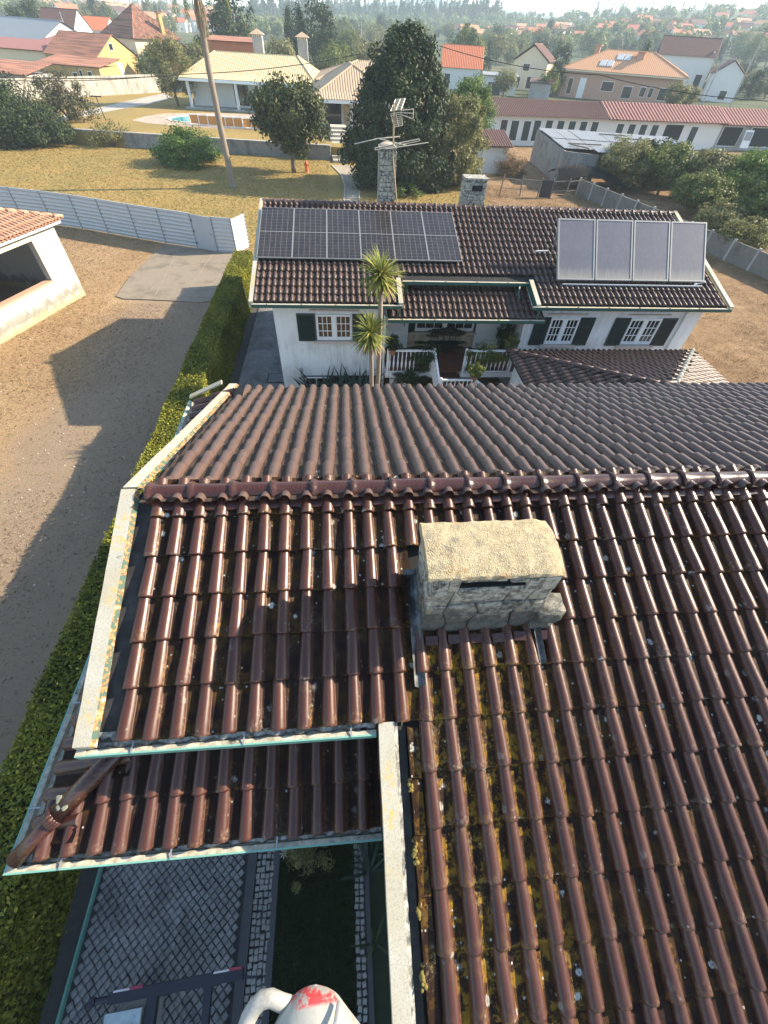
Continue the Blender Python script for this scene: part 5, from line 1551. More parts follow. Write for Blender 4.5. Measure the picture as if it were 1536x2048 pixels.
# ------------------------------------------------------------------ white corrugated metal fence
M['fence'] = plain('white_sheet_metal', (0.43, 0.45, 0.465), .42, .05, 2, dirt=(.36, .38, .38), dscale=2.2, damt=.35)
M['fence_post'] = plain('fence_post', (0.20, 0.23, 0.26), .5, .15)
fen = thing('metal_fence', 'white corrugated metal fence along the dry plot with a plain door', 'fence', tuple(fence_base[5]))
FH = 1.92
def corr_panel(a, b, h, par, mat=M['fence'], n=9, dep=.035):
    a = Vector(a); b = Vector(b); d = (b-a); d.z = 0; L = d.length; d.normalize(); nn = Vector((d.y, -d.x, 0))
    V = []; F = []
    K = n*3
    for i in range(K+1):
        z = h*i/K; o = (0, 0, dep)[i % 3] if i < K else 0
        for s in (0.03, L-.03):
            p = a + d*s + nn*o; V.append((p.x, p.y, GZ + .03 + z))
    for i in range(K): F.append((2*i, 2*i+1, 2*i+3, 2*i+2))
    b_ = len(V)
    for i in range(K+1):
        for s in (0, 1):
            p = Vector(V[2*i+s]) - nn*.006; V.append(tuple(p))
    for i in range(K): F.append((b_+2*i+2, b_+2*i+3, b_+2*i+1, b_+2*i))
    o = MB().add(V, F).build('sheet_panel', mat, par)
    t = MB(); t.bar((a.x, a.y, GZ+h+.04), (b.x, b.y, GZ+h+.04), .05, .03); t.build('top_rail', mat, o)
    return o
seq = fence_base + [fence_end]
far_l = fence_base[0] + Vector((-30, 14, 0))
Lp = []
for k in range(7): Lp.append(far_l.lerp(fence_base[0], k/7))
allp = Lp + seq
dpos = len(Lp) + 7                          # the bay that holds the door
for i, (a, b) in enumerate(zip(allp, allp[1:])):
    if i == dpos:
        d = MB(); dd = (b-a).normalized()
        d.bar((a + dd*.06) + Vector((0, 0, FH/2 + .02)), (b - dd*.06) + Vector((0, 0, FH/2 + .02)), .04, FH - .02)
        do = d.build('door', plain('fence_door', (0.37, 0.40, 0.43), .45, .04), fen)
        h = MB(); p = a + dd*.84*(b-a).length; h.box((p.x + .02, p.y - .05, GZ + 1.0), (.1, .06, .06)); h.build('handle', M['fence_post'], do)
        for z in (.35, 1.0, 1.6):
            h = MB(); p = a + dd*.05; h.box((p.x, p.y - .04, GZ + z), (.05, .06, .12)); h.build('hinge', M['black'], do)
    else:
        corr_panel(a, b, FH if i < len(allp)-2 else FH*.96, fen, n=9)
for p in allp:
    m = MB(); m.box((p.x, p.y, GZ + FH/2 + .02), (.07, .07, FH + .06)); m.build('post', M['fence_post'], fen)

# ------------------------------------------------------------------ unfinished white building at the left edge
C0 = at(172, 590); Cb = at(0, 690)
bu = (Cb - C0); bu.z = 0; bu.normalize(); bv = Vector((bu.y, -bu.x, 0))
if bv.x > 0: bv = -bv                        # away from the wall face, into the building
BH = 2.86 - GZ
def bp(u, v, z): p = C0 + bu*u + bv*v; return Vector((p.x, p.y, GZ + z))
bld = thing('unfinished_house', 'small whitewashed building with orange tiled roof and an empty square window opening', 'house', tuple(C0))
def wall_white():
    t = NT('stained_whitewash')
    z = t.sep(t.pos(), 2)
    c = t.mix(t.noise(1.6, 6, .7), (0.38, 0.37, 0.335), (0.47, 0.46, 0.43))
    st = t.math('ADD', t.math('MULTIPLY', t.noise(3.0, 6, .7, t.mapv(t.pos(), (1, 1, .4))), 1.1), t.math('MULTIPLY', z, .75))
    c = t.mix(t.ramp(st, [(.28, .0), (.40, .9), (.56, .8), (.74, 0)]), c, (0.17, 0.17, 0.14))
    c = t.mix(t.ramp(t.noise(1.1, 6, .7), [(.52, 0), (.66, .55)]), c, (0.32, 0.32, 0.29))
    st2 = t.math('ADD', t.math('MULTIPLY', t.noise(4, 4), .35), t.math('ADD', z, .5))
    c = t.mix(t.ramp(st2, [(.30, .8), (.55, 0)]), c, (0.36, 0.27, 0.13))
    t.set(Base_Color=c, Roughness=.9); t.bump(t.noise(9, 6, .7), .35, .02); return t.mat
M['whitewash'] = wall_white()
def uz(px, py):
    p = onplane(px, py, C0, (bu.y, -bu.x, 0)); q = p - C0
    return q.dot(bu), p.z - GZ
u0, z1 = uz(57, 475); u0b, z0 = uz(105, 560)
u0 = (u0 + u0b)/2; z0 = max(.5, z0); z1 = min(BH - .4, z1)
u1 = u0 + 3.6; T = .28; LW = 9.0; DW = 6.5
def wseg(mb, ua, ub, va, vb, za, zb2):
    P = [bp(u, v, z) for z in (za, zb2) for v in (va, vb) for u in (ua, ub)]
    mb.add(P, [(0, 2, 3, 1), (4, 5, 7, 6), (0, 1, 5, 4), (2, 6, 7, 3), (0, 4, 6, 2), (1, 3, 7, 5)])
w = MB(); wseg(w, 0, u0, 0, T, -.3, BH); wseg(w, u1, LW, 0, T, -.3, BH); wseg(w, u0, u1, 0, T, -.3, z0); wseg(w, u0, u1, 0, T, z1, BH)
wseg(w, 0, T, T, DW, -.3, BH); wseg(w, T, LW, DW-T, DW, -.3, BH); wseg(w, LW-T, LW, T, DW-T, -.3, BH)
w.build('wall', M['whitewash'], bld)
fr = MB(); q = .16
M['frame_ochre'] = plain('window_surround', (0.58, 0.52, 0.40), .85, .12, 4)
wseg(fr, u0-q, u0, -.03, -.003, z0, z1+q); wseg(fr, u0, u1+q, -.03, -.003, z1, z1+q)
fr.build('window_surround', M['frame_ochre'], bld)
fr = MB(); wseg(fr, u0-.02, u1+.02, -.05, T+.04, z0-.07, z0+.004); fr.build('window_sill', plain('brick_sill', (0.42, 0.28, 0.20), .9, .2, 5), bld)
fl = MB(); wseg(fl, T, LW-T, T+.05, DW-T, -.2, .02); fl.build('floor', plain('dusty_floor', (0.25, 0.19, 0.15), .95, .2, 2), bld)
# roof: hip over the near right corner, clay tiles
OV = .42; RH = BH + .10
ce = MB(); wseg(ce, -.28, LW, -.28, .0, BH - .10, BH - .02); ce.build('cornice', M['white_paint'], bld)
sc = MB()
k = -.2
while k < LW:                                # scalloped eave of plastered tile ends
    P0 = bp(k, -.30, BH + .035); P1 = bp(k, -.02, BH + .035)
    sc.tube([P0, P1], [.075, .075], 8); k += .215
sc.build('eave_scallop', M['white_paint'], bld)['kind'] = 'stuff'
e0 = bp(-OV, -OV, RH)
tz = .30
RW_ = 3.0
ap = bp(-OV + RW_ , -OV + RW_, RH + RW_*tz)
rd = MB()
rd.quad(bp(-OV, -OV, RH-.03), bp(LW, -OV, RH-.03), bp(LW, -OV+RW_, RH-.03+RW_*tz), bp(-OV+RW_, -OV+RW_, RH-.03+RW_*tz))
rd.quad(bp(-OV, -OV, RH-.03), bp(-OV+RW_, -OV+RW_, RH-.03+RW_*tz), bp(-OV, -OV+2*RW_, RH-.03))
rd.quad(bp(-OV, -OV+2*RW_, RH-.03), bp(-OV+RW_, -OV+RW_, RH-.03+RW_*tz), bp(LW, -OV+RW_, RH-.03+RW_*tz), bp(LW, -OV+2*RW_, RH-.03))
rd.build('roof_deck', plain('clay_underside', (0.35, 0.17, 0.10), .9), bld)
TMC = tile_mesh('tile_clay', M['clay'], .205, fine=False)
ax = -bu if True else bu
def inb(p):
    q = p - C0; return q.dot(bu), q.dot(bv)
ff1 = field(bp(LW, -OV, RH), tuple(-bu), tuple(bv), tz, [.205*k for k in range(0, 46)], range(0, 9), .385, lambda p: inb(p)[0] + OV > (inb(p)[1] + OV) + .1)
ff2 = field(bp(-OV, -OV, RH), tuple(bv), tuple(bu), tz, [.205*k + .1 for k in range(0, 28)], range(0, 9), .385, lambda p: (inb(p)[1] + OV) > (inb(p)[0] + OV) + .1 and inb(p)[1] + inb(p)[0] < 2*RW_ - 2*OV - .3)
# across x up must point upwards: flip direction when needed
def flipcheck(Ms):
    out = []
    for Mx in Ms:
        if Mx.col[2][2] < 0:
            Mx = Mx @ Matrix.Diagonal((-1, 1, -1, 1)).to_4x4()
        out.append(Mx)
    return out
ff1 = flipcheck(ff1); ff2 = flipcheck(ff2)
lay_tiles(bld, [(TMC, M['clay'], ff1 + ff2)], 220)
hips(bld, bp(-OV, -OV, RH), ap, .40, .085, M['clay']); hips(bld, ap, bp(LW, -OV+RW_, RH + RW_*tz), .40, .085, M['clay'])
hips(bld, bp(-OV, -OV+2*RW_, RH), ap, .40, .085, M['clay'])
# ------------------------------------------------------------------ lawn: palm, shrubs, low wall, pool furniture
Mwall = conc_mat('weathered_wall', (0.12, 0.12, 0.115), (0.36, 0.35, 0.33), 8)
lw = thing('low_wall', 'low grey weathered retaining wall between the lower and upper lawn', 'wall', (wl1.x - 12, wl1.y, GZ))
m = MB(); dd = (wl1 - wl0).normalized(); n_ = Vector((-dd.y, dd.x, 0))
m.bar(wl0 + Vector((0, 0, (UZ + .12 - GZ)/2)), wl1 + Vector((0, 0, (UZ + .12 - GZ)/2)), .34, UZ + .12 - GZ); m.build('wall_body', Mwall, lw)
m = MB(); m.bar(wl0 + Vector((0, 0, UZ + .155 - GZ)), wl1 + Vector((0, 0, UZ + .155 - GZ)), .42, .07); m.build('coping', conc_mat('coping', (0.30, 0.29, 0.27), (0.46, 0.45, 0.42)), lw)
sw0, sw1 = at(-120, 210, UZ), at(330, 184, UZ)
def wall_old():
    t = NT('streaked_wall')
    s = t.noise(2.2, 7, .75, t.mapv(t.pos(), (1, 1, .22)))
    c = t.ramp(s, [(.35, (0.15, 0.14, 0.12)), (.5, (0.38, 0.35, 0.30)), (.7, (0.56, 0.53, 0.47))])
    t.set(Base_Color=c, Roughness=.95); t.bump(t.noise(5, 6, .7), .5, .05); return t.mat
M['oldwall'] = wall_old()
tw = thing('boundary_wall', 'long pale streaked boundary wall behind the upper lawn', 'wall', tuple((sw0+sw1)/2))
sw2 = sw1 + (sw1 - sw0).normalized()*14
m = MB(); hA, hB = hgt(sw0, -120, 182) - UZ, hgt(sw1, 325, 150) - UZ
h_ = max(2.2, min(3.4, hB))
m.bar(sw0 + Vector((0, 0, h_/2)), sw2 + Vector((0, 0, h_/2)), .3, h_); m.build('wall_body', M['oldwall'], tw)

pb = at(467, 376)
palm = thing('palm_tree', 'very tall palm with slender leaning grey trunk on the dry lawn', 'palm', tuple(pb))
H_ = 10.4
px_ = lambda y: 395 + (y/376)**.8*72
pts = []
for (x, y) in ((467, 376), (455, 320), (440, 250), (428, 190), (418, 140), (408, 80), (402, 40), (396, 5)):
    r = ray(x, y); dist = math.hypot(pb.x, pb.y); p = Vector((0, 0, CAMZ)) + r*(dist/math.hypot(r.x, r.y)); pts.append(p - pb)
pts[0].z = -.1
mb = MB()
fine = []
for a, b in zip(pts, pts[1:]):
    for k in range(6): fine.append(a.lerp(b, k/6))
fine.append(pts[-1]); N = len(fine)
mb.tube(fine, [(.40 if i == 0 else .27 - .09*i/N)*(1 + .04*math.sin(i*1.9)) for i in range(N)], 10); mb.build('trunk', M['palm_bark'], palm, True, smooth=True)
top = pts[-1]
dm = MB()
for k in range(60):
    a = random.uniform(0, 2*math.pi); r = random.uniform(.2, .42); z0 = random.uniform(-.1, .7); z1 = z0 - random.uniform(.7, 2.2)
    dm.tube([top + Vector((math.cos(a)*.15, math.sin(a)*.15, z0)), top + Vector((math.cos(a)*r, math.sin(a)*r, (z0+z1)/2)), top + Vector((math.cos(a)*r*.9, math.sin(a)*r*.9, z1))], [.035, .03, .008], 4)
dm.build('dead_frond', plain('dead_frond', (0.30, 0.24, 0.17), .95, .3, 4), palm, True)['kind'] = 'stuff'
for k in range(14):
    a = 2*math.pi*k/14 + random.uniform(-.15, .15); V = []; F = []
    S = 10; e_ = random.uniform(.1, 1.1); r, z = .1, .8
    fr_ = MB()
    for i in range(S):
        c = Vector((math.cos(a)*r, math.sin(a)*r, z)); r2, z2 = r + math.cos(e_)*.3, z + math.sin(e_)*.3
        c2 = Vector((math.cos(a)*r2, math.sin(a)*r2, z2)); sd = Vector((-math.sin(a), math.cos(a), 0))
        for s in (-1, 1):
            for q in (0, .5):
                b0 = c.lerp(c2, q); tip = b0 + sd*s*.55*(1 - i/S*.6) + (c2-c)*.8 + Vector((0, 0, -.25))
                fr_.add([b0, b0 + (c2-c)*.3, tip], [(0, 1, 2)])
        fr_.bar(c, c2, .02, .02); r, z = r2, z2; e_ -= .22
    me = fr_.mesh('frond', M['leaf_mid']); b = me.attributes.new('leafvar', 'FLOAT', 'POINT'); b.data.foreach_set('value', [random.uniform(.2, .7)]*len(me.vertices))
    link('frond', me, palm, True, tuple(top))

def bushy(name, label, cat, px, py, w, h, n, size, mat, seed, group=None, clumps=40, z=GZ, shape='dome', depth=None):
    b = at(px, py, z)
    t = thing(name, label, cat, tuple(b), 0, group)
    m = MB(); rg = random.Random(seed)
    for k in range(6):
        a = k*1.05; m.tube([(0, 0, -.05), (math.cos(a)*w*.25, math.sin(a)*w*.25, h*.4), (math.cos(a)*w*.4, math.sin(a)*w*.4, h*.75)], [.022*w, .016*w, .01], 5)
    m.build('stem', M['bark'], t, True)['kind'] = 'stuff'
    link('foliage', crown_mesh('foliage', M[mat], (w/2, (depth or w)/2, h*.55), n, size, seed, clumps, shape, .5), t, True, (0, 0, h*.48))
    return t
bushy('round_bush', 'rounded bright green bush standing alone on the dry lawn', 'bush', 380, 328, 6.3, 3.0, 9000, .13, 'leaf_bush', 21, clumps=90)
bushy('sparse_shrub', 'thin twiggy shrub against the low grey wall', 'shrub', 226, 293, 4.6, 2.6, 1500, .11, 'leaf_olive', 22, clumps=40)
bushy('pink_shrub', 'multi stemmed shrub with pinkish blossom beside the pale drive', 'shrub', 143, 240, 6.2, 4.6, 3000, .17, 'leaf_pink', 23, z=UZ)
bushy('dark_shrub', 'large dark green shrub at the left edge by the low wall', 'shrub', 30, 285, 10.5, 6.4, 11000, .17, 'leaf_dark', 24, clumps=110)
bushy('dark_shrub', 'drooping grey green shrub in front of the low wall beside the larger dark shrub', 'shrub', 92, 291, 6.0, 3.7, 7000, .15, 'leaf_dark', 25, clumps=70)
bushy('small_bush', 'little green bush at the foot of the glossy tree by the steps', 'shrub', 602, 318, 1.5, 2.0, 900, .09, 'leaf_light', 26, clumps=20)
b = at(588, 345)
tree('magnolia_tree', 'broad glossy leaved tree with thin trunk on the lawn beside the garden steps', 'tree', tuple(b), (3.5, 3.3, 2.7), 6500, .21, 'leaf_mag', 31, 4.2, 2.6, .2, 7, clumps=110, clump_r=.30)
b = at(357, 213, UZ)
tree('silver_tree', 'pale green small tree by the corner of the long low villa', 'tree', tuple(b), (3.0, 3.0, 3.2), 4500, .18, 'leaf_olive', 32, 4.2, 2.2, .16, 5, clumps=60)
# tall dark tree mass behind the house
b = at(800, 395)
tree('evergreen_tree', 'huge dense dark evergreen rising behind the aerial', 'tree', (b.x + .3, b.y + 4.5, GZ), (5.4, 5.0, 4.95), 32000, .20, 'leaf_dark', 33, 5.0, 2.6, .45, 8, 'teardrop', clumps=300, clump_r=.17)
b = at(880, 385)
tree('evergreen_tree', 'lower grey green tree against the right flank of the huge evergreen', 'tree', (b.x + 1.6, b.y + 3.0, GZ), (2.9, 2.7, 3.1), 12000, .15, 'leaf_olive', 34, 3.1, 1.6, .3, 7, 'column', clumps=150, clump_r=.22)
b = at(945, 340)
tree('light_tree', 'bright green feathery tree between the evergreen and the stable roof', 'tree', (b.x + .3, b.y + 6, GZ), (2.7, 2.6, 2.6), 6000, .15, 'leaf_light', 35, 4.3, 2.4, .2, 5, clumps=70)
b = at(762, 398)
bushy('low_shrub', 'small yellow green shrub at the foot of the huge evergreen', 'shrub', 812, 394, 3.0, 1.1, 900, .1, 'leaf_light', 36, clumps=24)
# steps up to the villa
st = thing('garden_steps', 'pale stone steps leading up beside the low wall to the villa', 'steps', tuple(at(680, 318)))
s0, s1 = at(683, 326), at(676, 262, UZ + .4)
for k in range(9):
    t = k/9; c = s0.lerp(s1, t); z = GZ + (UZ + .9 - GZ)*(k+1)/9
    m = MB(); m.box((c.x, c.y + .9, (z + GZ)/2 - .1), (1.9 + .2*(k % 2), 2.0, z - GZ + .2), rz=.05)
    m.build('step', M['step_stone'] if 'step_stone' in M else M.setdefault('step_stone', conc_mat('step_stone', (0.40, 0.36, 0.29), (0.52, 0.48, 0.40))), st)
# orange marker, T post, hose
om = thing('orange_marker', 'small orange plastic marker standing on the lawn by the glossy tree', 'marker', tuple(at(614, 345)))
m = MB(); m.tube([(0, 0, 0), (0, 0, .1), (0, 0, .5), (0, 0, .75), (0, 0, .95)], [.22, .16, .15, .19, .06], 8); m.build('body', plain('orange_plastic', (0.62, 0.12, 0.03), .5, .1), om, True)
m = MB(); m.box((.0, 0, .62), (.5, .1, .12)); m.build('arm', bpy.data.materials['orange_plastic'], om, True)
tp_ = at(212, 241, UZ); cl_ = thing('t_post', 'dark metal T shaped post on the upper lawn', 'post', tuple(tp_))
m = MB(); m.tube([(0, 0, 0), (-.25, 0, 2.1)], .06, 6); m.build('pole', M['black'], cl_, True); m = MB(); m.bar((-.95, 0, 2.13), (.4, 0, 2.13), .12, .1); m.build('crossbar', M['black'], cl_, True)
# loungers by the pool
M['ltx'] = plain('orange_canvas', (0.55, 0.25, 0.06), .8, .15); M['lfr'] = plain('white_plastic', (0.72, 0.72, 0.70), .4, .05)
lt = thing('pool_lounger', '', 'lounger', group='folded loungers along the pool edge')
m = MB()
for x in (-.55, .55): m.tube([(x, -.1, 0), (x, 0, 1.05)], .06, 6); m.tube([(x, .5, 0), (x, .1, .95)], .05, 6)
for z in (.12, .98): m.tube([(-.55, -.09 + z*.09, z), (.55, -.09 + z*.09, z)], .055, 6)
m.build('frame', M['lfr'], lt, True)
m = MB(); m.box((0, -.03, .55), (.98, .03, .78), rot=Matrix.Rotation(R_(-5), 3, 'X')); m.build('canvas', M['ltx'], lt, True)
spots = [(391, 250), (409, 252), (427, 253), (446, 255), (462, 256), (478, 257), (496, 258), (513, 259)]
wd = ['first', 'second', 'third', 'fourth', 'fifth', 'sixth', 'seventh', 'eighth']
for i, p in enumerate(spots):
    q = at(*p, UZ)
    o = lt if i == 0 else dup(lt, (0, 0, 0))
    o.location = q; o.rotation_euler.z = random.uniform(-.25, .25) + .1
    o['label'] = 'white framed orange lounger stood up by the pool, %s from the left' % wd[i]
# ------------------------------------------------------------------ plants and fittings round the house behind
def yy(px, py, y): return onplane(px, py, (0, y, 0), (0, 1, 0))
def dracaena(name, label, base, top, R, n, seed, lean=.1):
    t = thing(name, label, 'palm', tuple(base), 0, 'tufted palms before the white facade')
    v = Vector(top) - Vector(base)
    m = MB(); P = [Vector((0, 0, 0)), v*.35 + Vector((lean*.5, 0, 0)), v*.7 + Vector((lean*.4, 0, 0)), v]
    m.tube(P, [.10, .085, .075, .07], 8); m.build('trunk', M['palm_bark'], t, True, smooth=True)
    rg = random.Random(seed)
    for k in range(n):
        a = rg.uniform(0, 2*math.pi); e0 = math.asin(rg.uniform(-.75, 1.0)); l = R*rg.uniform(.75, 1.08); w = .030*rg.uniform(.8, 1.3)
        V = []; r = .04; z = .1 + .12*math.sin(e0); el = e0; S = 4
        for i in range(S+1):
            q = i/S; ww = w*(1 - q**2)*(.5 + 1.2*q if q < .4 else 1) + .001
            cx, cy = math.cos(a)*r, math.sin(a)*r; px, py = -math.sin(a)*ww, math.cos(a)*ww
            V += [(cx+px, cy+py, z + ww*.3), (cx, cy, z), (cx-px, cy-py, z + ww*.3)]
            r += math.cos(el)*l/S; z += math.sin(el)*l/S; el -= (.16 if e0 > .3 else .10)*rg.uniform(.5, 1.6)
        F = []
        for i in range(S):
            for j in range(2): F.append((i*3+j, i*3+j+1, i*3+j+4, i*3+j+3))
        me = MB().add(V, F).mesh('leaf', M['leaf_dry' if (e0 < -.45 and rg.random() < .6) else 'leaf_sword'], True)
        b = me.attributes.new('leafvar', 'FLOAT', 'POINT'); b.data.foreach_set('value', [rg.uniform(.25, 1)]*len(V))
        link('leaf', me, t, True, tuple(v))
yb = 13.6
t1 = yy(762, 562, yb); t2 = yy(741, 676, yb - .25)
dracaena('tufted_palm', 'taller tufted palm whose crown overlaps the brown roof edge', (yy(757, 772, yb).x - .1, yb, GZ), t1, .80, 280, 5)
dracaena('tufted_palm', 'shorter tufted palm with star shaped crown beside the window', (yy(741, 772, yb-.25).x, yb - .25, GZ), t2, .74, 230, 6)
cl = thing('strap_clump', 'dark green clump of broad strap leaves against the white wall', 'plant', (-.25, 14.2, GZ))
for k in range(9):
    x = -.95 + .24*k
    sub = sword_plant('', '', '', (0, 0, 0), 16, 1.75, .06, 'leaf_agave', 200 + k, local_parent=cl, up=(.7, 1.5), curve=.38)
for o in cl.children:
    o.location = (random.uniform(-1.05, 1.05), random.uniform(-.3, .3), 0)
# pots and trailing plants on the balcony
def pot_plant(label, x, y, z, w, h, seed, mat='leaf_mid', group='plants in pots on the balcony', pot=True, trail=0):
    t = thing('potted_plant', label, 'plant', (x, y, z), 0, group)
    if pot:
        m = MB(); m.lathe((0, 0, 0), [(.09, 0), (.13, .2), (.14, .22), (.12, .21)], 10); m.build('pot', plain('terracotta_pot', (0.28, 0.12, 0.07), .8, .2), t, True)
    link('foliage', crown_mesh('foliage', M[mat], (w*.55, .26, h*.58), int(900*w + 350), .05, seed, 24, 'round', .3), t, True, (0, 0, (.2 if pot else 0) + h/2 - trail))
for i, (lab, x, y, z, w, h, mt, tr) in enumerate((
    ('dark leafy plant trailing over the left balcony rail', 2.9, 14.5, 1.0, 1.3, 1.1, 'leaf_dark', .1),
    ('small plant at the left end of the balcony rail', 1.75, 14.55, 1.55, .6, .5, 'leaf_dark', 0),
    ('ivy hanging below the left balcony floor edge', 2.5, 14.36, .55, 1.7, .55, 'leaf_dark', .1),
    ('dense leafy plant covering the right balcony rail', 5.35, 14.5, .95, 1.6, 1.05, 'leaf_mid', 0),
    ('pot of greenery at the right end of the right rail', 6.25, 14.7, 1.5, .6, .55, 'leaf_mid', 0),
    ('large dark plant by the stone corner of the porch', 6.4, 15.9, .85, .8, 1.2, 'leaf_dark', 0),
    ('row of flowers under the porch window', 4.1, 16.35, 1.38, 1.7, .28, 'leaf_pink', 0),
    ('low dark plants along the foot of the porch wall, beneath the flowers', 3.9, 16.2, .85, 2.0, .38, 'leaf_dark', 0),
    ('yellow flowering plant on the stair corner', 4.75, 13.6, 1.0, .55, .55, 'leaf_sword', 0),
    ('dark shrub beneath the right balcony', 5.6, 13.9, GZ, 1.5, 1.3, 'leaf_dark', 0),
    ('dark shrub beneath the left balcony by the air conditioner', 3.1, 14.1, GZ, 1.0, .9, 'leaf_dark', 0))):
    pot_plant(lab, x, y, z, w, h, 300 + i, mt, trail=tr, pot=(i in (1, 4, 5, 8)))
bl = thing('balcony_bench', 'dark metal bench at the back of the porch', 'bench', (4.0, 16.0, .82))
m = MB(); m.box((0, 0, .42), (1.1, .42, .04)); m.build('seat', M['black'], bl, True)
m = MB(); [m.bar((x, .2, .45), (x, .22, .9), .02, .02) for x in (-.5, -.25, 0, .25, .5)]; m.bar((-.52, .22, .9), (.52, .22, .9), .03, .03); m.build('backrest', M['black'], bl, True)
for x in (-.5, .5):
    m = MB(); m.bar((x, -.18, 0), (x, -.18, .42), .03, .03); m.build('leg', M['black'], bl, True); m = MB(); m.bar((x, .18, 0), (x, .18, .42), .03, .03); m.build('leg', M['black'], bl, True)
ac = thing('air_conditioner', 'white outdoor air conditioner unit under the left balcony', 'air conditioner', (2.15, 14.75, -.1))
m = MB(); m.box((0, 0, .3), (.85, .3, .6)); m.build('casing', M['white_paint'], ac, True)
m = MB(); m.tube([(-.15, -.155, .3), (-.15, -.17, .3)], [.24, .23], 20); m.build('grille', plain('ac_grille', (.20, .21, .22), .5), ac, True)
m = MB(); m.tube([(-.15, -.165, .3), (-.15, -.185, .3)], [.085, .08], 14); m.build('hub', M['white_paint'], ac, True)
m = MB(); m.box((-.3, 0, -.2), (.06, .3, .4)); m.box((.3, 0, -.2), (.06, .3, .4)); m.build('bracket', M['galv'], ac, True)['kind'] = 'stuff'
mc = thing('manhole_cover', 'square metal manhole cover in the cobbles by the white house corner', 'manhole cover', tuple(at(553, 758)))
m = MB(); m.box((0, 0, .035), (.75, .75, .05)); m.build('frame', M['dark'], mc, True); m = MB(); m.box((0, 0, .045), (.66, .66, .04)); m.build('plate', plain('iron_plate', (.09, .095, .1), .6, .3, 8), mc, True)

# television aerial on the tall chimney
M['aerial'] = plain('aerial_metal', (0.50, 0.46, 0.38), .5, .15, 6, metal=.15)
ab = Vector((2.24, 20.44, RZ + .1))
an_ = thing('tv_aerial', 'tall rusty mast with a grid aerial and a bar aerial beside the chimney', 'aerial', tuple(ab))
def ap_(px, py, dy=0): return onplane(px, py, (0, ab.y + dy, 0), (0, 1, 0)) - ab
m = MB(); m.tube([Vector((0, 0, 0)), ap_(786, 320), ap_(787, 262), ap_(788, 205)], .028, 6); m.build('mast', plain('rusty_mast', (.35, .26, .16), .7, .2), an_, True)
g = MB()
def seg(a, b, r=.013): g.tube([a, b], r, 5)
for (tl, tr, bl_, br, d0, d1) in (((791, 199), (810, 197), (781, 222), (802, 219), .25, -.1), ((781, 228), (802, 224), (788, 254), (805, 251), -.1, .25)):
    TL, TR, BL, BR = ap_(*tl, d0), ap_(*tr, d0), ap_(*bl_, d1), ap_(*br, d1)
    seg(TL, BL, .016); seg(TR, BR, .016); seg((TL+TR)/2, (BL+BR)/2, .014)
    for k in range(8): seg(TL.lerp(BL, k/7), TR.lerp(BR, k/7), .012)
g.build('grid_reflector', M['aerial'], an_, True)['kind'] = 'stuff'
g = MB()
for (a, b) in (((801, 221), (827, 218)), ((801, 225), (827, 227)), ((801, 229), (826, 238))):
    seg(ap_(*a), ap_(*b), .012)
    for k in range(7): c = ap_(*a).lerp(ap_(*b), (k+.5)/7); seg(c + Vector((0, -.09, 0)), c + Vector((0, .09, 0)), .008)
seg(ap_(827, 217), ap_(826, 238), .012); g.build('director', M['aerial'], an_, True)['kind'] = 'stuff'
g = MB()
seg(ap_(756, 277), ap_(817, 292), .016)
seg(ap_(709, 288, -.3), ap_(756, 277), .016); seg(ap_(756, 277), ap_(800, 273, .3), .016)
seg(ap_(750, 296, -.2), ap_(838, 278, .2), .014); seg(ap_(750, 300, -.2), ap_(838, 282, .2), .014); seg(ap_(750, 296, -.2), ap_(750, 300, -.2), .014); seg(ap_(838, 278, .2), ap_(838, 282, .2), .014)
seg(ap_(771, 298, -.2), ap_(857, 285, .2), .015); g.build('bar_aerial', M['aerial'], an_, True)['kind'] = 'stuff'
g = MB(); seg(ap_(786, 330), ap_(793, 390), .012); g.build('cable', M['wire'], an_, True)
# ------------------------------------------------------------------ houses
M['roof_cream'] = plain('cream_tiles', (0.50, 0.40, 0.23), .85, .15, 2.5, bump=.3, bscale=6)
M['roof_tan'] = plain('tan_tiles', (0.40, 0.29, 0.19), .85, .2, 2.5)
def red_rows():
    t = NT('old_red_tiles'); o = t.obj()
    s = t.noise(1.0, 4, .6, t.mapv(o, (.18, 2.6, 2.6)))
    c = t.mix(t.ramp(s, [(.38, 0), (.6, 1)]), (0.115, 0.055, 0.04), (0.33, 0.145, 0.09))
    c = t.mix(t.ramp(t.noise(.9, 5), [(.5, 0), (.7, .5)]), c, (0.17, 0.11, 0.08)); t.set(Base_Color=c, Roughness=.9); return t.mat
M['roof_red'] = red_rows()
M['roof_orange'] = plain('orange_tiles', (0.50, 0.15, 0.065), .85, .2, 2)
M['roof_brown'] = plain('brown_tiles', (0.13, 0.06, 0.048), .8, .25, 2)
M['roof_salmon'] = plain('salmon_tiles', (0.52, 0.27, 0.14), .85, .12, 2)
M['roof_maroon'] = plain('maroon_sheet', (0.20, 0.088, 0.08), .7, .2, 1.5)
M['roof_grey'] = plain('grey_sheet', (0.27, 0.28, 0.29), .6, .15, 1.2, dirt=(.25, .25, .24), dscale=.5, damt=.6)
M['wall_ochre'] = plain('ochre_wall', (0.46, 0.33, 0.13), .92, .25, .9, dirt=(.22, .17, .10), dscale=.6, damt=.8)
M['wall_white'] = plain('far_white_wall', (0.66, 0.66, 0.63), .88, .06, .6)
M['wall_cream'] = plain('far_cream_wall', (0.60, 0.52, 0.37), .88, .1, .6)
M['wall_pink'] = plain('pink_brick_wall', (0.46, 0.27, 0.19), .9, .12, 3)
M['wall_grey'] = plain('grey_render', (0.34, 0.34, 0.33), .92, .2, .8, dirt=(.18, .18, .17), dscale=.5, damt=.7)
M['wall_brick'] = plain('hollow_brick', (0.34, 0.13, 0.07), .92, .25, 3)
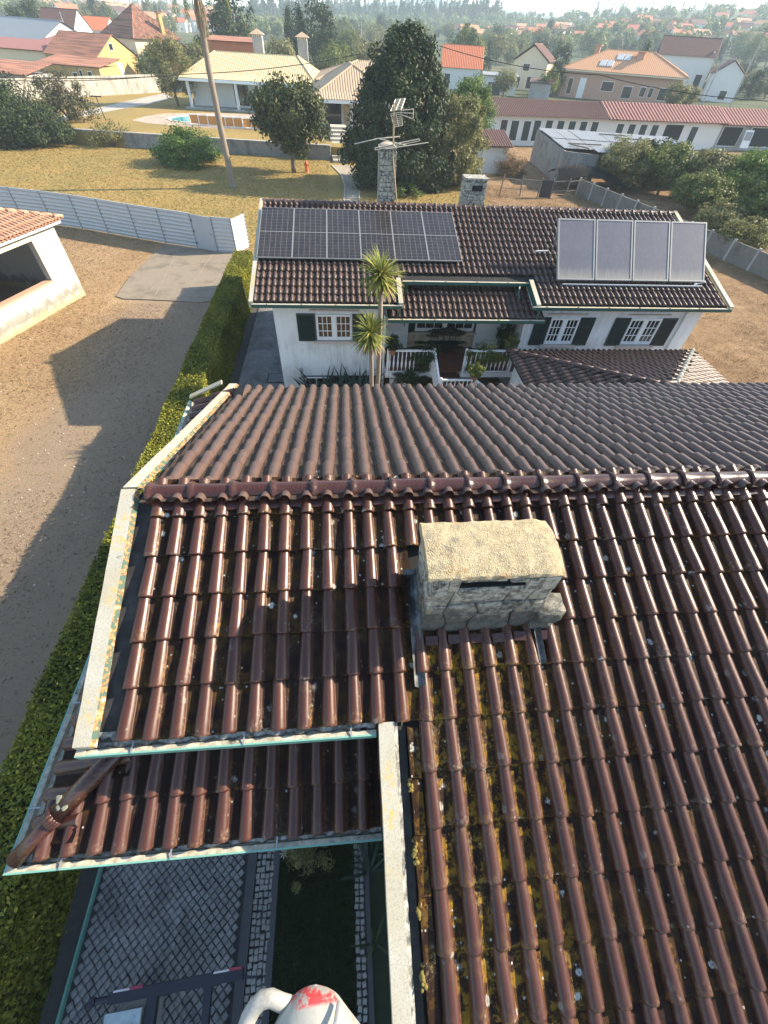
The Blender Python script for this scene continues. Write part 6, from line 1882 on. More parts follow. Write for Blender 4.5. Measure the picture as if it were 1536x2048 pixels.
def ribbed(mb, a, b, h0, h1, step, amp, m=0):
    "a roof slope between eave a-b and upper edge h0-h1 (over a and over b) with a tile row every step"
    a, b, h0, h1 = Vector(a), Vector(b), Vector(h0), Vector(h1)
    L = (b-a).length; e = (b-a)/L
    up = (h0 - a) - e*((h0-a).dot(e)); S = up.length; up = up/S if S > 1e-6 else Vector((0, 0, 1)); nz = e.cross(up)
    if nz.z < 0: nz = -nz
    i0 = (h0-a).dot(e); i1 = L - (h1-a).dot(e)
    n = max(2, int(L/step)); V = []; F = []
    def T(u):
        t = 1.0
        if i0 > 1e-3: t = min(t, u/i0)
        if i1 > 1e-3: t = min(t, (L-u)/i1)
        return max(0.0, min(1.0, t))*S
    for i in range(n):
        for q, hgt_ in ((0, 0), (.30, amp), (.62, amp)):
            u = L*(i+q)/n; p = a + e*u
            V.append(p + nz*hgt_); V.append(p + up*T(u) + nz*hgt_)
    V.append(b); V.append(b + up*T(L))
    for i in range(len(V)//2 - 1): F.append((2*i, 2*i+2, 2*i+3, 2*i+1))
    mb.add(V, F, m)
def house(name, label, cat, pos, rz, w, d, z0, h, rh, roof='gable', axis='x', wall='wall_white', rmat='roof_red', ov=.4, wins=(), group=None, chim=(), step=.28, inset=None, amp=.05, wallpart='wall', trim=None):
    t = thing(name, label, cat, (pos[0], pos[1], z0), rz, group)
    m = MB(); m.box2((0, 0, -1), (w, d, h)); 
    if roof == 'gable':
        if axis == 'x':
            for x in (0.0, w): m.add([(x, 0, h), (x, d, h), (x, d/2, h+rh*(d/2)/(d/2+ov))], [(0, 1, 2) if x else (2, 1, 0)])
        else:
            for y in (0.0, d): m.add([(0, y, h), (w, y, h), (w/2, y, h+rh*(w/2)/(w/2+ov))], [(0, 1, 2) if y == 0 else (2, 1, 0)])
    m.build(wallpart, M[wall], t, True)
    r = MB(); x0, x1, y0_, y1_ = -ov, w+ov, -ov, d+ov; hz = h + .02; H = h + rh
    if roof == 'gable':
        if axis == 'x':
            ym = d/2; ribbed(r, (x0, y0_, hz), (x1, y0_, hz), (x0, ym, H), (x1, ym, H), step, amp); ribbed(r, (x1, y1_, hz), (x0, y1_, hz), (x1, ym, H), (x0, ym, H), step, amp)
            r.tube([(x0, ym, H), (x1, ym, H)], .11, 6)
        else:
            xm = w/2; ribbed(r, (x0, y1_, hz), (x0, y0_, hz), (xm, y1_, H), (xm, y0_, H), step, amp); ribbed(r, (x1, y0_, hz), (x1, y1_, hz), (xm, y0_, H), (xm, y1_, H), step, amp)
            r.tube([(xm, y0_, H), (xm, y1_, H)], .11, 6)
    elif roof == 'hip':
        i = inset if inset is not None else min(w, d)/2 + ov
        if w >= d:
            ym = d/2; A, B = (x0+i, ym, H), (x1-i, ym, H)
            if B[0] < A[0] + .05: B = (A[0]+.05, ym, H)
            ribbed(r, (x0, y0_, hz), (x1, y0_, hz), A, B, step, amp); ribbed(r, (x1, y1_, hz), (x0, y1_, hz), B, A, step, amp)
            ribbed(r, (x0, y1_, hz), (x0, y0_, hz), A, A, step, amp); ribbed(r, (x1, y0_, hz), (x1, y1_, hz), B, B, step, amp)
        else:
            xm = w/2; A, B = (xm, y0_+i, H), (xm, y1_-i, H)
            if B[1] < A[1] + .05: B = (xm, A[1]+.05, H)
            ribbed(r, (x0, y1_, hz), (x0, y0_, hz), B, A, step, amp); ribbed(r, (x1, y0_, hz), (x1, y1_, hz), A, B, step, amp)
            ribbed(r, (x0, y0_, hz), (x1, y0_, hz), A, A, step, amp); ribbed(r, (x1, y1_, hz), (x0, y1_, hz), B, B, step, amp)
        for c in ((x0, y0_), (x1, y0_), (x0, y1_), (x1, y1_)):
            T_ = A if (abs(c[0]-A[0]) + abs(c[1]-A[1])) <= (abs(c[0]-B[0]) + abs(c[1]-B[1])) else B
            r.tube([(c[0], c[1], hz+.05), (T_[0], T_[1], T_[2]+.05)], .10, 6)
        r.tube([A, B], .11, 6)
        # close the eaves below
        r.quad((x0, y0_, hz-.05), (x0, y1_, hz-.05), (x1, y1_, hz-.05), (x1, y0_, hz-.05))
    elif roof == 'shed':
        ribbed(r, (x0, y0_, hz), (x1, y0_, hz), (x0, y1_, H), (x1, y1_, H), step, amp)
        r.quad((x0, y0_, hz-.06), (x0, y1_, H-.06), (x1, y1_, H-.06), (x1, y0_, hz-.06))
    r.build('roof', M[rmat], t, True)
    if trim:
        q = MB(); q.box2((x0, y0_, h-.28), (x1, y0_+.05, h-.03)); q.box2((x1-.05, y0_+.05, h-.28), (x1, y1_, h-.03)); q.box2((x0, y0_+.05, h-.28), (x0+.05, y1_, h-.03)); q.build('fascia', M[trim], t, True)
    for wv in wins:
        face, u, z, ww, wh = wv[:5]; mt = wv[5] if len(wv) > 5 else 'glass'; nm = wv[6] if len(wv) > 6 else 'window'
        f = MB(); g = MB()
        if face == 'f':
            f.box2((u-.09, -.05, z-.09), (u+ww+.09, -.004, z+wh+.09)); g.box2((u, -.07, z), (u+ww, -.052, z+wh))
        elif face == 'r':
            f.box2((w+.004, u-.09, z-.09), (w+.05, u+ww+.09, z+wh+.09)); g.box2((w+.052, u, z), (w+.07, u+ww, z+wh))
        else:
            f.box2((-.05, u-.09, z-.09), (-.004, u+ww+.09, z+wh+.09)); g.box2((-.07, u, z), (-.052, u+ww, z+wh))
        o = f.build(nm, M['white_paint'], t, True); g.build('pane' if nm == 'window' else 'leaf', M[mt], o, True)
    for (cx, cy, cs, ch, cm) in chim:
        c = MB(); c.box2((cx-cs/2, cy-cs/2, h), (cx+cs/2, cy+cs/2, h+ch)); o = c.build('chimney', M[cm], t, True)
        c = MB(); c.box2((cx-cs*.7, cy-cs*.7, h+ch+.003), (cx+cs*.7, cy+cs*.7, h+ch+.12)); c.build('chimney_cap', M[rmat], o, True)
    return t
F_ = lambda px, py, D: far(px, py, D)
rzf = lambda a: R_(a)
# the long low villa with cream roof
vA = F_(378, 150, 92.0); vB = F_(622, 165, 87.5)
vr = math.atan2(vB.y - vA.y, vB.x - vA.x); vw = (vB - vA).length
ez = (hgt(vA, 378, 147) + hgt(vB, 618, 168))/2
UB = .9
villa = house('long_villa', 'long low villa with cream tiled roof, shaded porch and two chimneys', 'house', vA.xy, vr, vw, 11, UB - .3, ez - UB + .3, 2.3, 'hip', 'x', 'wall_white', 'roof_cream', .7, trim='white_paint', inset=3.4, step=.32,
              wins=(('f', 6.2, .45, 2.2, 2.2, 'glass'), ('f', 9.4, .45, 2.0, 2.2, 'glass'), ('f', 13.0, .45, 1.0, 2.2, 'door_brown', 'door'), ('f', 14.4, .45, 1.2, 2.0, 'glass')) if M.setdefault('door_brown', plain('brown_door', (.10, .035, .025), .6)) else ())
def villa_local(px, py):
    return 0
for k in range(6):                          # porch posts carrying a deep eave
    m = MB(); m.box2((.1 + k*(vw-.5)/5, -2.3, -.2), (.45 + k*(vw-.5)/5, -1.95, ez - UB + .1)); m.build('porch_post', M['wall_white'], villa, True)
m = MB(); m.box2((-.6, -2.6, -1), (vw+.4, -.02, .18)); m.build('porch_floor', M['wall_grey'], villa, True)
m = MB(); ribbed(m, (-.7, -2.7, ez-UB+.20), (vw+.3, -2.7, ez-UB+.20), (-.7, -.6, ez-UB+.62), (vw+.3, -.6, ez-UB+.62), .32, .05); m.build('porch_roof', M['roof_cream'], villa, True)
m = MB(); m.box2((-.7, -2.7, ez-UB-.12), (vw+.3, -2.6, ez-UB+.18)); m.build('fascia', M['white_paint'], villa, True)
for i, (px, top) in enumerate(((518, 70), (606, 76))):
    D = math.hypot(vA.x, vA.y) + 7.5; p = F_(px, 100, D); zt = hgt(p, px, top)
    m = MB(); m.box2((-.75, -.75, 0), (.75, .75, zt - 4.8)); c = m.build('chimney', M['wall_grey'], None); c.location = (p.x, p.y, 4.6)
    c.parent = villa; c.matrix_parent_inverse = (Matrix.Translation(villa.location) @ Matrix.Rotation(vr, 4, 'Z')).inverted()
    m = MB(); hh = zt - 4.8
    for a in range(-2, 3): m.box2((a*.32-.09, -.72, hh-.0), (a*.32+.09, .72, hh+.28))
    m.build('vent', M['wall_white'], c, True)['kind'] = 'stuff'
    m = MB(); m.add([(-1.1, -1.1, hh+.28), (1.1, -1.1, hh+.28), (1.1, 1.1, hh+.28), (-1.1, 1.1, hh+.28), (0, 0, hh+.85)], [(0, 1, 4), (1, 2, 4), (2, 3, 4), (3, 0, 4), (3, 2, 1, 0)]); m.build('chimney_cap', M['roof_tan'], c, True)
# right wing of the villa, lower hip toward the steps
wA = F_(640, 190, 74.0); wz = hgt(wA, 642, 190)
wing = house('villa_wing', 'porch wing of the villa with tan hipped roof above the garden steps', 'house', (wA.x, wA.y), R_(3), 9, 15, UB - .3, wz - UB + .3, 2.5, 'hip', 'x', 'wall_white', 'roof_tan', .7, trim='white_paint', step=.32)
for x in (.0, 3.6):
    m = MB(); m.box2((x, -2.7, -.5), (x+.3, -2.4, wz - UB + .1)); m.build('porch_post', M['wall_white'], wing, True)
m = MB(); ribbed(m, (-.7, -3.0, wz-UB+.18), (9.7, -3.0, wz-UB+.18), (-.7, -.6, wz-UB+.7), (9.7, -.6, wz-UB+.7), .32, .05); m.build('porch_roof', M['roof_tan'], wing, True)
m = MB(); m.box2((-.7, -3.0, wz-UB-.15), (9.7, -2.9, wz-UB+.16)); m.build('fascia', M['white_paint'], wing, True)
m = MB(); m.box2((-.4, -3.0, -1.2), (9, -.02, .22)); m.build('porch_floor', plain('porch_tiles', (.30, .22, .18), .8), wing, True)
m = MB(); m.box2((.5, -.03, .3), (2.6, -.004, 2.7)); m.build('glazed_door', M['glass'], wing, True)
m = MB(); m.box2((2.9, -.06, .3), (5, -.004, 3.0)); m.build('stone_panel', M['rustic'], wing, True)
up2 = house('villa_upper_roof', 'middle block of the villa whose tan roof rises between the two wings', 'house', F_(640, 165, 87).xy, R_(3), 14, 12, UB, hgt(F_(640, 165, 87), 640, 160) - UB, 1.9, 'hip', 'x', 'wall_white', 'roof_tan', .6, step=.32)
bsh = house('brick_shed', 'long brick shed with rust red roof behind the villa', 'shed', F_(418, 95, 112).xy, R_(-4), 8, 4, .5, hgt(F_(418, 95, 112), 418, 80) - .5, .5, 'shed', wall='wall_brick', rmat='roof_red')

# left cluster behind the boundary wall
c = F_(193, 140, 130)
hz = lambda p, px, py: hgt(p, px, py)
def corner_house(name, label, px, D, rz, w, d, ez_px, apex_dz, **k):
    "house whose near right corner stands at a given direction"
    p = F_(px, ez_px, D); z0 = .5
    q = Vector((p.x, p.y)) - Vector((math.cos(R_(rz))*w, math.sin(R_(rz))*w))
    return house(name, label, k.pop('cat', 'house'), q, R_(rz), w, d, z0, p.z - z0, apex_dz, **k)
corner_house('ochre_house', 'old ochre gabled house with rust red roof and small white door behind the boundary wall', 193, 128, -24, 12.5, 11.0, 117, 3.0, wall='wall_ochre', rmat='roof_red', ov=.25, amp=.09, step=.42,
             wins=(('r', 4.8, .3, 1.2, 2.0, 'white_paint', 'door'), ('r', 4.0, 4.1, .9, .8, 'glass')))
corner_house('lean_to', 'low ochre lean-to with red corrugated roof in front of the ochre gable', 197, 121, -21, 13.5, 5.5, 136, .95, roof='shed', cat='outbuilding', wall='wall_ochre', rmat='roof_red', ov=.3, wins=(('f', 7.4, .3, .9, 1.0, 'dark'), ('f', 9.0, .2, .5, 1.5, 'dark'), ('f', 10.8, .3, .8, 1.3, 'dark')), step=.5, amp=.1)
corner_house('red_roof_shed', 'low shed with red roof at the far left edge below the warehouse', 50, 118, -20, 12, 6, 151, 1.2, roof='shed', cat='outbuilding', wall='wall_grey', rmat='roof_red', step=.5, amp=.1)
corner_house('maroon_shed', 'wide shed with maroon sheet roof in front of the pale warehouse', 92, 138, -18, 24, 6, 103, 1.2, roof='shed', cat='outbuilding', wall='wall_cream', rmat='roof_maroon', step=.5, amp=.1)
corner_house('salmon_roof_shed', 'shed with ribbed salmon sheet roof between warehouse and ochre house', 120, 142, -24, 8, 9, 96, 1.8, roof='shed', cat='outbuilding', wall='wall_grey', rmat='roof_maroon', step=.6, amp=.12)
corner_house('hip_roof_house', 'two storey house with steep rust red pyramid roof behind the ochre house', 268, 150, -38, 12, 12, 78, 5.0, roof='hip', wall='wall_cream', rmat='roof_red', ov=.5, amp=.09, step=.42, wins=(('f', 9.4, 2.0, 1.4, 1.6, 'glass'),), chim=((11.2, 8.5, .8, 4.0, 'wall_ochre'),))
corner_house('pale_warehouse', 'large pale grey warehouse with pitched sheet roof at the far left', 72, 150, -40, 26, 14, 92, 3.6, wall='wall_white', rmat='roof_grey', ov=.3, step=.9, amp=.05, cat='warehouse')
corner_house('brick_cottage', 'small brick cottage with one window beside the villa roof', 352, 126, -30, 7, 5, 118, 2.0, wall='wall_brick', rmat='roof_red', ov=.3, amp=.09, step=.42, wins=(('r', 1.8, 1.4, 1.2, 1.3, 'dark'),), chim=((3, 1, .7, 2.6, 'wall_brick'),))
corner_house('white_gable_house', 'white gabled house with dark red roof standing beyond the warehouse', 148, 190, -12, 10, 8, 60, 3.6, wall='wall_white', rmat='roof_brown', ov=.2)
corner_house('orange_roof_house', 'small house with vivid orange roof between the warehouse and the pyramid roof', 212, 200, -8, 10, 8, 62, 2.6, wall='wall_white', rmat='roof_orange', ov=.3)
# right side houses
def px_house(name, label, pxl, pxr, D, ez_py, rz, d, apex_dz, z0=None, base_py=None, **k):
    "house between two directions at a distance"
    a, b = F_(pxl, ez_py, D), F_(pxr, ez_py, D); w = (b-a).length; p = Vector((a.x, a.y))
    ang = math.atan2(b.y - a.y, b.x - a.x) + R_(rz)
    zz = land(a.x, a.y) if z0 is None else z0
    return house(name, label, k.pop('cat', 'house'), p, ang, w, d, zz, (a.z+b.z)/2 - zz, apex_dz, **k)
px_house('orange_villa', 'white house with bright orange roof right of the huge evergreen', 884, 962, 146, 137, 2, 10, 3.6, wall='wall_white', rmat='roof_orange', ov=.4, amp=.07, step=.4, wins=(('f', 5.4, 1.0, 1.5, 1.2, 'glass'), ('f', .8, .2, 1.3, 2.4, 'dark', 'door')))
px_house('white_garage', 'small flat white garage with dark door beside the orange roofed house', 968, 1036, 140, 152, 3, 7, .25, roof='shed', cat='garage', wall='wall_white', rmat='roof_grey', wins=(('f', 1.2, 0, 3.0, 2.0, 'shutter', 'door'),))
px_house('chalet_house', 'cream house with dark brown gable roof and shuttered upper window', 1030, 1098, 160, 122, -12, 9, 2.9, axis='y', wall='wall_cream', rmat='roof_brown', ov=.6, wins=(('f', 2.4, 3.5, 1.6, 1.2, 'glass'), ('f', .8, .4, 1.4, 2.1, 'dark'), ('f', 4.0, .4, 1.6, 2.1, 'dark')))
px_house('salmon_house', 'big two storey salmon brick house with hipped orange roof and skylights', 1128, 1372, 150, 146, -3, 13, 3.4, roof='hip', wall='wall_pink', rmat='roof_salmon', ov=.9, trim='wall_cream', inset=9, step=.4, amp=.04,
         wins=(('f', 1.6, .6, 1.0, 2.6, 'glass'), ('f', 4.2, .1, 1.3, 3.2, 'white_paint', 'door'), ('f', 9.3, 1.6, 2.6, 1.5, 'glass'), ('f', 14.2, .7, 2.0, 1.9, 'glass'), ('f', 18.0, 1.2, 1.1, 1.5, 'glass'), ('f', 19.9, 1.2, .8, 1.5, 'glass'), ('f', 22, .9, 1.7, 1.9, 'glass')),
         chim=((5.5, 6, 1.1, 3.9, 'wall_pink'), (15.5, 4.5, 1.5, 3.3, 'wall_pink')))
sal = bpy.data.objects['salmon_house']
for i, (x, q, lab) in enumerate(((8.0, .34, 'skylight'), (9.6, .34, 'skylight'), (11.2, .66, 'skylight'), (12.8, .66, 'skylight'))):
    hh = [c for c in sal.children if c.name.startswith('wall')][0].dimensions.z - 1
    y = -.9 + q*(13/2+.9); z = hh + .02 + q*3.4; ang = math.atan2(3.4, 13/2+.9)
    m = MB(); m.box((x, y, z + .14), (1.35, 2.0, .10), rot=Matrix.Rotation(ang, 3, 'X')); o = m.build('skylight', M['white_paint'], sal, True)
    m = MB(); m.box((x, y - .0, z + .205), (1.15, 1.8, .03), rot=Matrix.Rotation(ang, 3, 'X')); m.build('pane', plain('skylight_glass', (.45, .47, .46), .2) if i == 0 else bpy.data.materials['skylight_glass'], o, True)
px_house('brown_roof_house', 'tall white house with wide dark brown roof behind the salmon house', 1318, 1432, 185, 112, 4, 10, 3.4, wall='wall_white', rmat='roof_brown', ov=.5, wins=(('f', 11.0, .8, 1.6, 3.6, 'dark', 'door'), ('f', 15.6, 2.2, 1.8, 1.6, 'glass')), chim=((13.2, 1, .5, 1.2, 'wall_white'),))
px_house('maroon_gable_house', 'white house with maroon roof at right of the tall brown roofed house', 1425, 1492, 178, 150, 6, 10, 2.6, axis='y', wall='wall_white', rmat='roof_maroon', ov=.4, wins=(('f', 3.5, .5, 1.6, 1.6, 'glass'),))
px_house('dark_hut', 'dark roofed hut in the scrub before the chalet house', 1062, 1104, 138, 166, 0, 4, .5, roof='shed', cat='hut', wall='wall_grey', rmat='roof_brown')

# stable row
sp0, sp1, sp2, sp3 = Vector((19.0, 75.6)), Vector((38.2, 77.2)), Vector((56.3, 79.0)), Vector((72, 80.5))
SZ = .0
def stable_seg(name, label, a, b, doors, rmat, ez, rh, d=6.5, wall='wall_white', **k):
    ang = math.atan2(b.y - a.y, b.x - a.x)
    return house(name, label, 'stable', a, ang, (b-a).length - .02, d, SZ, ez, rh, 'gable', 'x', wall, rmat, .7, wins=doors, **k)
dr_ = lambda u, w_=1.05, z=0.05, h=2.0: ('f', u, z, w_, h, 'shutter', 'door')
stable_seg('stable_row', 'long white stable with dark green doors and brown ribbed roof', sp0, sp1, tuple([('f', 3.1, .95, .9, 1.15, 'glass'), dr_(4.6, 1.05), dr_(6.4, 1.0)] + [dr_(7.9 + 1.72*i, .95, .75 if i > 0 else .05, 1.45 if i > 0 else 2.1) for i in range(6)]), 'roof_brown2' if M.setdefault('roof_brown2', plain('stable_tiles', (0.13, 0.062, 0.05), .8, .25, 1.5)) else '', 2.55, 1.35, step=.26, amp=.07)
stable_seg('stable_row', 'middle white stable with broad red and grey striped roof and one wide dark opening', sp1, sp2, tuple([dr_(1.2 + 1.85*i, 1.0, .6, 1.5) for i in range(4)] + [('f', 8.9, .6, 2.9, 1.6, 'dark', 'opening'), dr_(13.2, 1.1, .05, 2.0)]), 'roof_red2' if M.setdefault('roof_red2', plain('faded_red_sheet', (0.36, 0.17, 0.13), .75, .2, 1.5)) else '', 2.45, 1.5, step=.52, amp=.16)
stable_seg('stable_row', 'open fronted end of the stables with the darker striped roof at right edge', sp2 + Vector((.02, .3)), sp3, (('f', .6, .05, 3.2, 2.1, 'dark', 'opening'), ('f', 5.4, .05, 4.5, 2.1, 'dark', 'opening')), 'roof_red2', 2.3, 1.5, step=.52, amp=.16, wall='wall_grey')
ho_ = thing('garden_hose', 'coiled green hose hanging on the stable wall', 'hose', (20.9, 75.5, .3))
m = MB(); m.tube([(math.cos(a*.5)*.3, -.1, .75 + math.sin(a*.5)*.5) for a in range(13)], .05, 6); m.build('coil', M['gutter_green'], ho_, True)
wd_ = thing('leaning_door', 'pale panelled door leaning in the open stable front', 'door', (60.6, 78.3, 0))
m = MB(); m.box((0, 0, 1.0), (1.3, .08, 2.0), rot=Matrix.Rotation(R_(-12), 3, 'X')); m.build('frame', M['white_paint'], wd_, True); m = MB(); m.box((0, -.06, 1.35), (.95, .04, .9), rot=Matrix.Rotation(R_(-12), 3, 'X')); m.build('inset', M['roof_grey'], wd_, True)

# ruined shed with sheet roof
sh = thing('ruined_shed', 'derelict grey shed with pale corrugated sheet roof and bare concrete wall', 'shed', (29, 60, GZ))
FL, NL, NR, FR = Vector((23.6, 65.2, 2.5)), Vector((22.9, 53.8, 2.25)), Vector((37.0, 52.8, 2.2)), Vector((38.6, 62.5, 2.5))
m = MB()
for (a, b, za, zb_) in ((FL, NL, 2.42, 2.16), (NL, NL.lerp(NR, .25), 2.16, 2.0), (FL, FR, 2.4, 2.4), (FR, NR, 2.4, 2.1)):
    d_ = (b - a); d_.z = 0; n_ = Vector((-d_.y, d_.x, 0)).normalized()*.1
    P = [Vector((q.x, q.y, z)) + s*n_ for q, z0_, z1_ in ((a, GZ-.2, za), (b, GZ-.2, zb_)) for z in (z0_, z1_) for s in (1, -1)]
    m.add(P, [(0, 1, 5, 4), (2, 6, 7, 3), (0, 4, 6, 2), (1, 3, 7, 5), (0, 2, 3, 1), (4, 5, 7, 6)])
m.build('wall', Mwall, sh)
rgx = random.Random(4)
for k in range(9):
    for j in range(2):
        a0, a1 = k/9, (k+1)/9 - .004
        def rp(u, v): 
            p = FL.lerp(FR, u).lerp(NL.lerp(NR, u), v); return p
        v0, v1 = (0, .52) if j == 0 else (.5, 1.02 + rgx.uniform(-.08, .06))
        if j == 1 and k in (6,): continue
        r = MB(); dz = .03 + .05*(1-j) + rgx.uniform(0, .03)
        V = []; n = 8
        for i in range(n+1):
            u = a0 + (a1-a0)*i/n
            for v in (v0, v1): p = rp(u, v); V.append((p.x, p.y, p.z + dz + (.05 if i % 2 else 0)))
        r.add(V, [(2*i, 2*i+1, 2*i+3, 2*i+2) for i in range(n)]); r.build('roof_sheet', M['roof_grey'], sh)
def loose(name, label, cat, a, b, w, mat, z):
    t = thing(name, label, cat, tuple(Vector(a))); m = MB(); m.bar(Vector(a), Vector(b), w, w); m.build('bar', mat, t); return t
for i, (u0_, v0_, u1_, v1_, lab) in enumerate(((.05, .82, .30, .80, 'near left corner'), (.06, .85, .16, 1.0, 'near left edge, slanting'), (.42, .2, .62, .2, 'far side'), (.5, .36, .78, .38, 'middle'), (.62, .55, .70, .85, 'right of the middle, slanting'))):
    p, q = FL.lerp(FR, u0_).lerp(NL.lerp(NR, u0_), v0_), FL.lerp(FR, u1_).lerp(NL.lerp(NR, u1_), v1_)
    loose('roof_batten', 'loose dark batten lying on the sheet roof, %s' % lab, 'batten', p + Vector((0, 0, .22)), q + Vector((0, 0, .22)), .10, M['wood_old'], 0)
bt = thing('blue_tarp', 'crumpled blue and black plastic heaped on the right end of the sheet roof', 'tarp', tuple(FL.lerp(FR, .88).lerp(NL.lerp(NR, .88), .5)))
m = MB(); lumps(m, [(random.uniform(-.4, .4), random.uniform(-.5, .5), .25) for _ in range(7)], .4, 5); m.build('blue_sheet', plain('blue_plastic', (.08, .22, .45), .5), bt, True, smooth=True)
m = MB(); lumps(m, [(1 + random.uniform(-.9, .9), random.uniform(-.6, .6), .22) for _ in range(9)], .4, 6); m.build('black_sheet', M['black'], bt, True, smooth=True)
# black netting on poles, stick frame, brush heap, rough fence
nt = thing('shade_net', 'sagging black shade netting thrown over poles beside the ruined shed', 'net', (25.0, 51.9, GZ))
V = []; F = []
for i in range(9):
    for j in range(7):
        x = (i-4)*.85; y = (j-3)*.62; z = 1.95 - .18*abs(i-3)**1.3*.6 - .12*(j-3)**2*.5 + .2*noise.noise(Vector((i*.7, j*.7, 2)))
        V.append((x, y, max(.05, z)))
for i in range(8):
    for j in range(6): F.append((i*7+j, i*7+7+j, i*7+8+j, i*7+j+1))
MB().add(V, F).build('netting', plain('shade_netting', (.014, .014, .014), .95, .5, 8, spec=.1), nt, True, smooth=True)
sk = thing('stick_frame', 'tangle of thin bleached poles standing against the ruined shed', 'poles', (22.4, 51.6, GZ))
for k in range(11):
    a = random.uniform(-.8, .8); m = MB(); x = random.uniform(-1, 1)
    m.tube([(x, random.uniform(-.5, .5), 0), (x + a*.9, random.uniform(-.5, .5), random.uniform(1.8, 2.7))], .03, 5); m.build('pole', M['wood_old'], sk, True)
bp_ = thing('brush_heap', 'tall heap of cut dry brown branches beside the evergreen', 'brush heap', (18.6, 56.5, GZ))
link('twigs', crown_mesh('twigs', M['leaf_dry'], (1.9, 1.9, 1.7), 2600, .16, 61, 40, 'dome', .3, .18), bp_, True, (0, 0, 1.2))
sf = house('tile_hut', 'tiny hut with brown tiled roof half hidden by the evergreen', 'hut', (15.2, 57.5), R_(4), 3.0, 3, GZ, 2.3, .9, 'shed', wall='wall_white', rmat='roof_brown', step=.26, amp=.06)
rf = thing('rough_fence', 'rickety fence of bleached posts and rails with a black panel in the dry yard', 'fence', (19, 48, GZ))
fp = [Vector((15.3, 48.5, GZ)), Vector((17.2, 48.2, GZ)), Vector((18.8, 47.8, GZ)), Vector((20.0, 47.6, GZ)), Vector((21.6, 47.9, GZ)), Vector((23.2, 48.4, GZ))]
for p in fp:
    m = MB(); m.tube([p, p + Vector((random.uniform(-.1, .1), 0, 1.55))], .06, 6); m.build('post', M['wood_old'], rf)
for a, b in zip(fp, fp[1:]):
    for z in (.55, 1.3):
        m = MB(); m.bar(a + Vector((0, 0, z)), b + Vector((0, 0, z + random.uniform(-.1, .1))), .08, .04); m.build('rail', M['wood_old'], rf)
m = MB(); m.box((19.4, 47.62, GZ + .72), (1.05, .06, 1.35), rz=-.15); m.build('black_panel', M['black'], rf)
# concrete wall on the right
wa, wb = Vector((23.4, 49.5, GZ)), Vector((30.2, 22.0, GZ))
M['plank'] = conc_mat('dark_concrete', (0.09, 0.085, 0.08), (0.24, 0.225, 0.20), 8)
gw = thing('plank_wall', 'grey weathered concrete plank wall running beside the dry field', 'wall', tuple((wa+wb)/2))
n = 14
for i in range(n):
    a, b = wa.lerp(wb, i/n), wa.lerp(wb, (i+1)/n); d_ = (b-a).normalized()
    m = MB(); m.bar(a + d_*.07 + Vector((0, 0, .62)), b - d_*.07 + Vector((0, 0, .62)), .10, 1.25); m.build('panel', M['plank'], gw)
    m = MB(); m.box((a.x, a.y, GZ + .68), (.16, .16, 1.36), rz=.2); m.build('post', M['wall_grey'], gw)
# trees beyond the wall at right
for i, (lab, px, py, D, w, h, mt, n_, ls) in enumerate((
    ('olive green tree nearest the ruined shed', 1240, 356, 60, 5.8, 3.9, 'leaf_olive', 8000, .15),
    ('dark leaved tree before the sheet roof', 1305, 330, 62, 6.0, 3.9, 'leaf_dark', 7000, .19),
    ('yellowish tree in the middle of the orchard', 1328, 358, 60, 4.8, 3.9, 'leaf_mid', 7000, .17),
    ('tree with russet top near the right end of the sheet roof', 1415, 350, 60, 5.4, 3.7, 'leaf_olive', 6000, .17),
    ('rounded deep green tree by the stable end', 1490, 365, 60, 6.4, 4.3, 'leaf_light', 9000, .19),
    ('mid green tree above the plank wall', 1396, 400, 54, 4.6, 3.0, 'leaf_mid', 7000, .15),
    ('broad green tree cut by the right edge', 1530, 428, 50, 5.0, 3.5, 'leaf_mid', 9000, .15),
    ('pale sparse shrub just behind the roof corner', 1444, 434, 47, 3.6, 2.3, 'leaf_olive', 3800, .12),
    ('pale leafy shrub behind the solar collectors', 1496, 458, 44, 3.4, 2.3, 'leaf_olive', 3200, .12),
    ('dense low tree at the far right above the plank wall', 1570, 420, 51, 6.0, 4.6, 'leaf_mid', 7000, .16))):
    p = F_(px, py, D)
    tree('orchard_tree', lab, 'tree', (p.x, p.y, GZ), (w/2, w/2, h*.42), n_, ls, mt, 400 + i, h*.58, h*.4, .12, 5, clumps=90, group='trees beyond the plank wall', clump_r=.3)
# dry weeds over the field and yard
rgd = np.random.default_rng(12)
n = 90000
X = rgd.uniform(12.0, 28, n); Y = rgd.uniform(9, 52, n)
ok = (X < 23.4 + (49.5 - Y)*.247 - .3) & ((X > 15.0) | (Y > 26.5))
den = np.sin(X*.9)*np.sin(Y*.7 + X*.3) + rgd.normal(0, .6, n) > .1
P = np.stack([X, Y, np.full(n, GZ + .06)], 1)[ok & den]
o = link('dry_weeds', leaves('dry_weeds', P, np.tile([0, 0, .4], (len(P), 1)), .085, M['leaf_dry'], rgd.uniform(.1, 1, len(P)), rgd, .10, .55)); o['kind'] = 'stuff'
st_ = MB().add([(math.cos(k*1.05)*q_, math.sin(k*1.05)*q_, z_) for z_, q_ in ((0, .9), (.5, .7)) for k in range(6)], [(k, (k+1) % 6, 6+(k+1) % 6, 6+k) for k in range(6)] + [(6, 7, 8, 9), (6, 9, 10, 11)])
rgs = random.Random(31); peb = MB()
for _ in range(1500):
    x, y = rgs.uniform(-22, -6.3), rgs.uniform(-2, 33); s_ = rgs.uniform(.012, .04)
    peb.add([(x + v[0]*s_*rgs.uniform(.7, 1.2), y + v[1]*s_*rgs.uniform(.7, 1.2), GZ + v[2]*s_) for v in st_.v], st_.f)
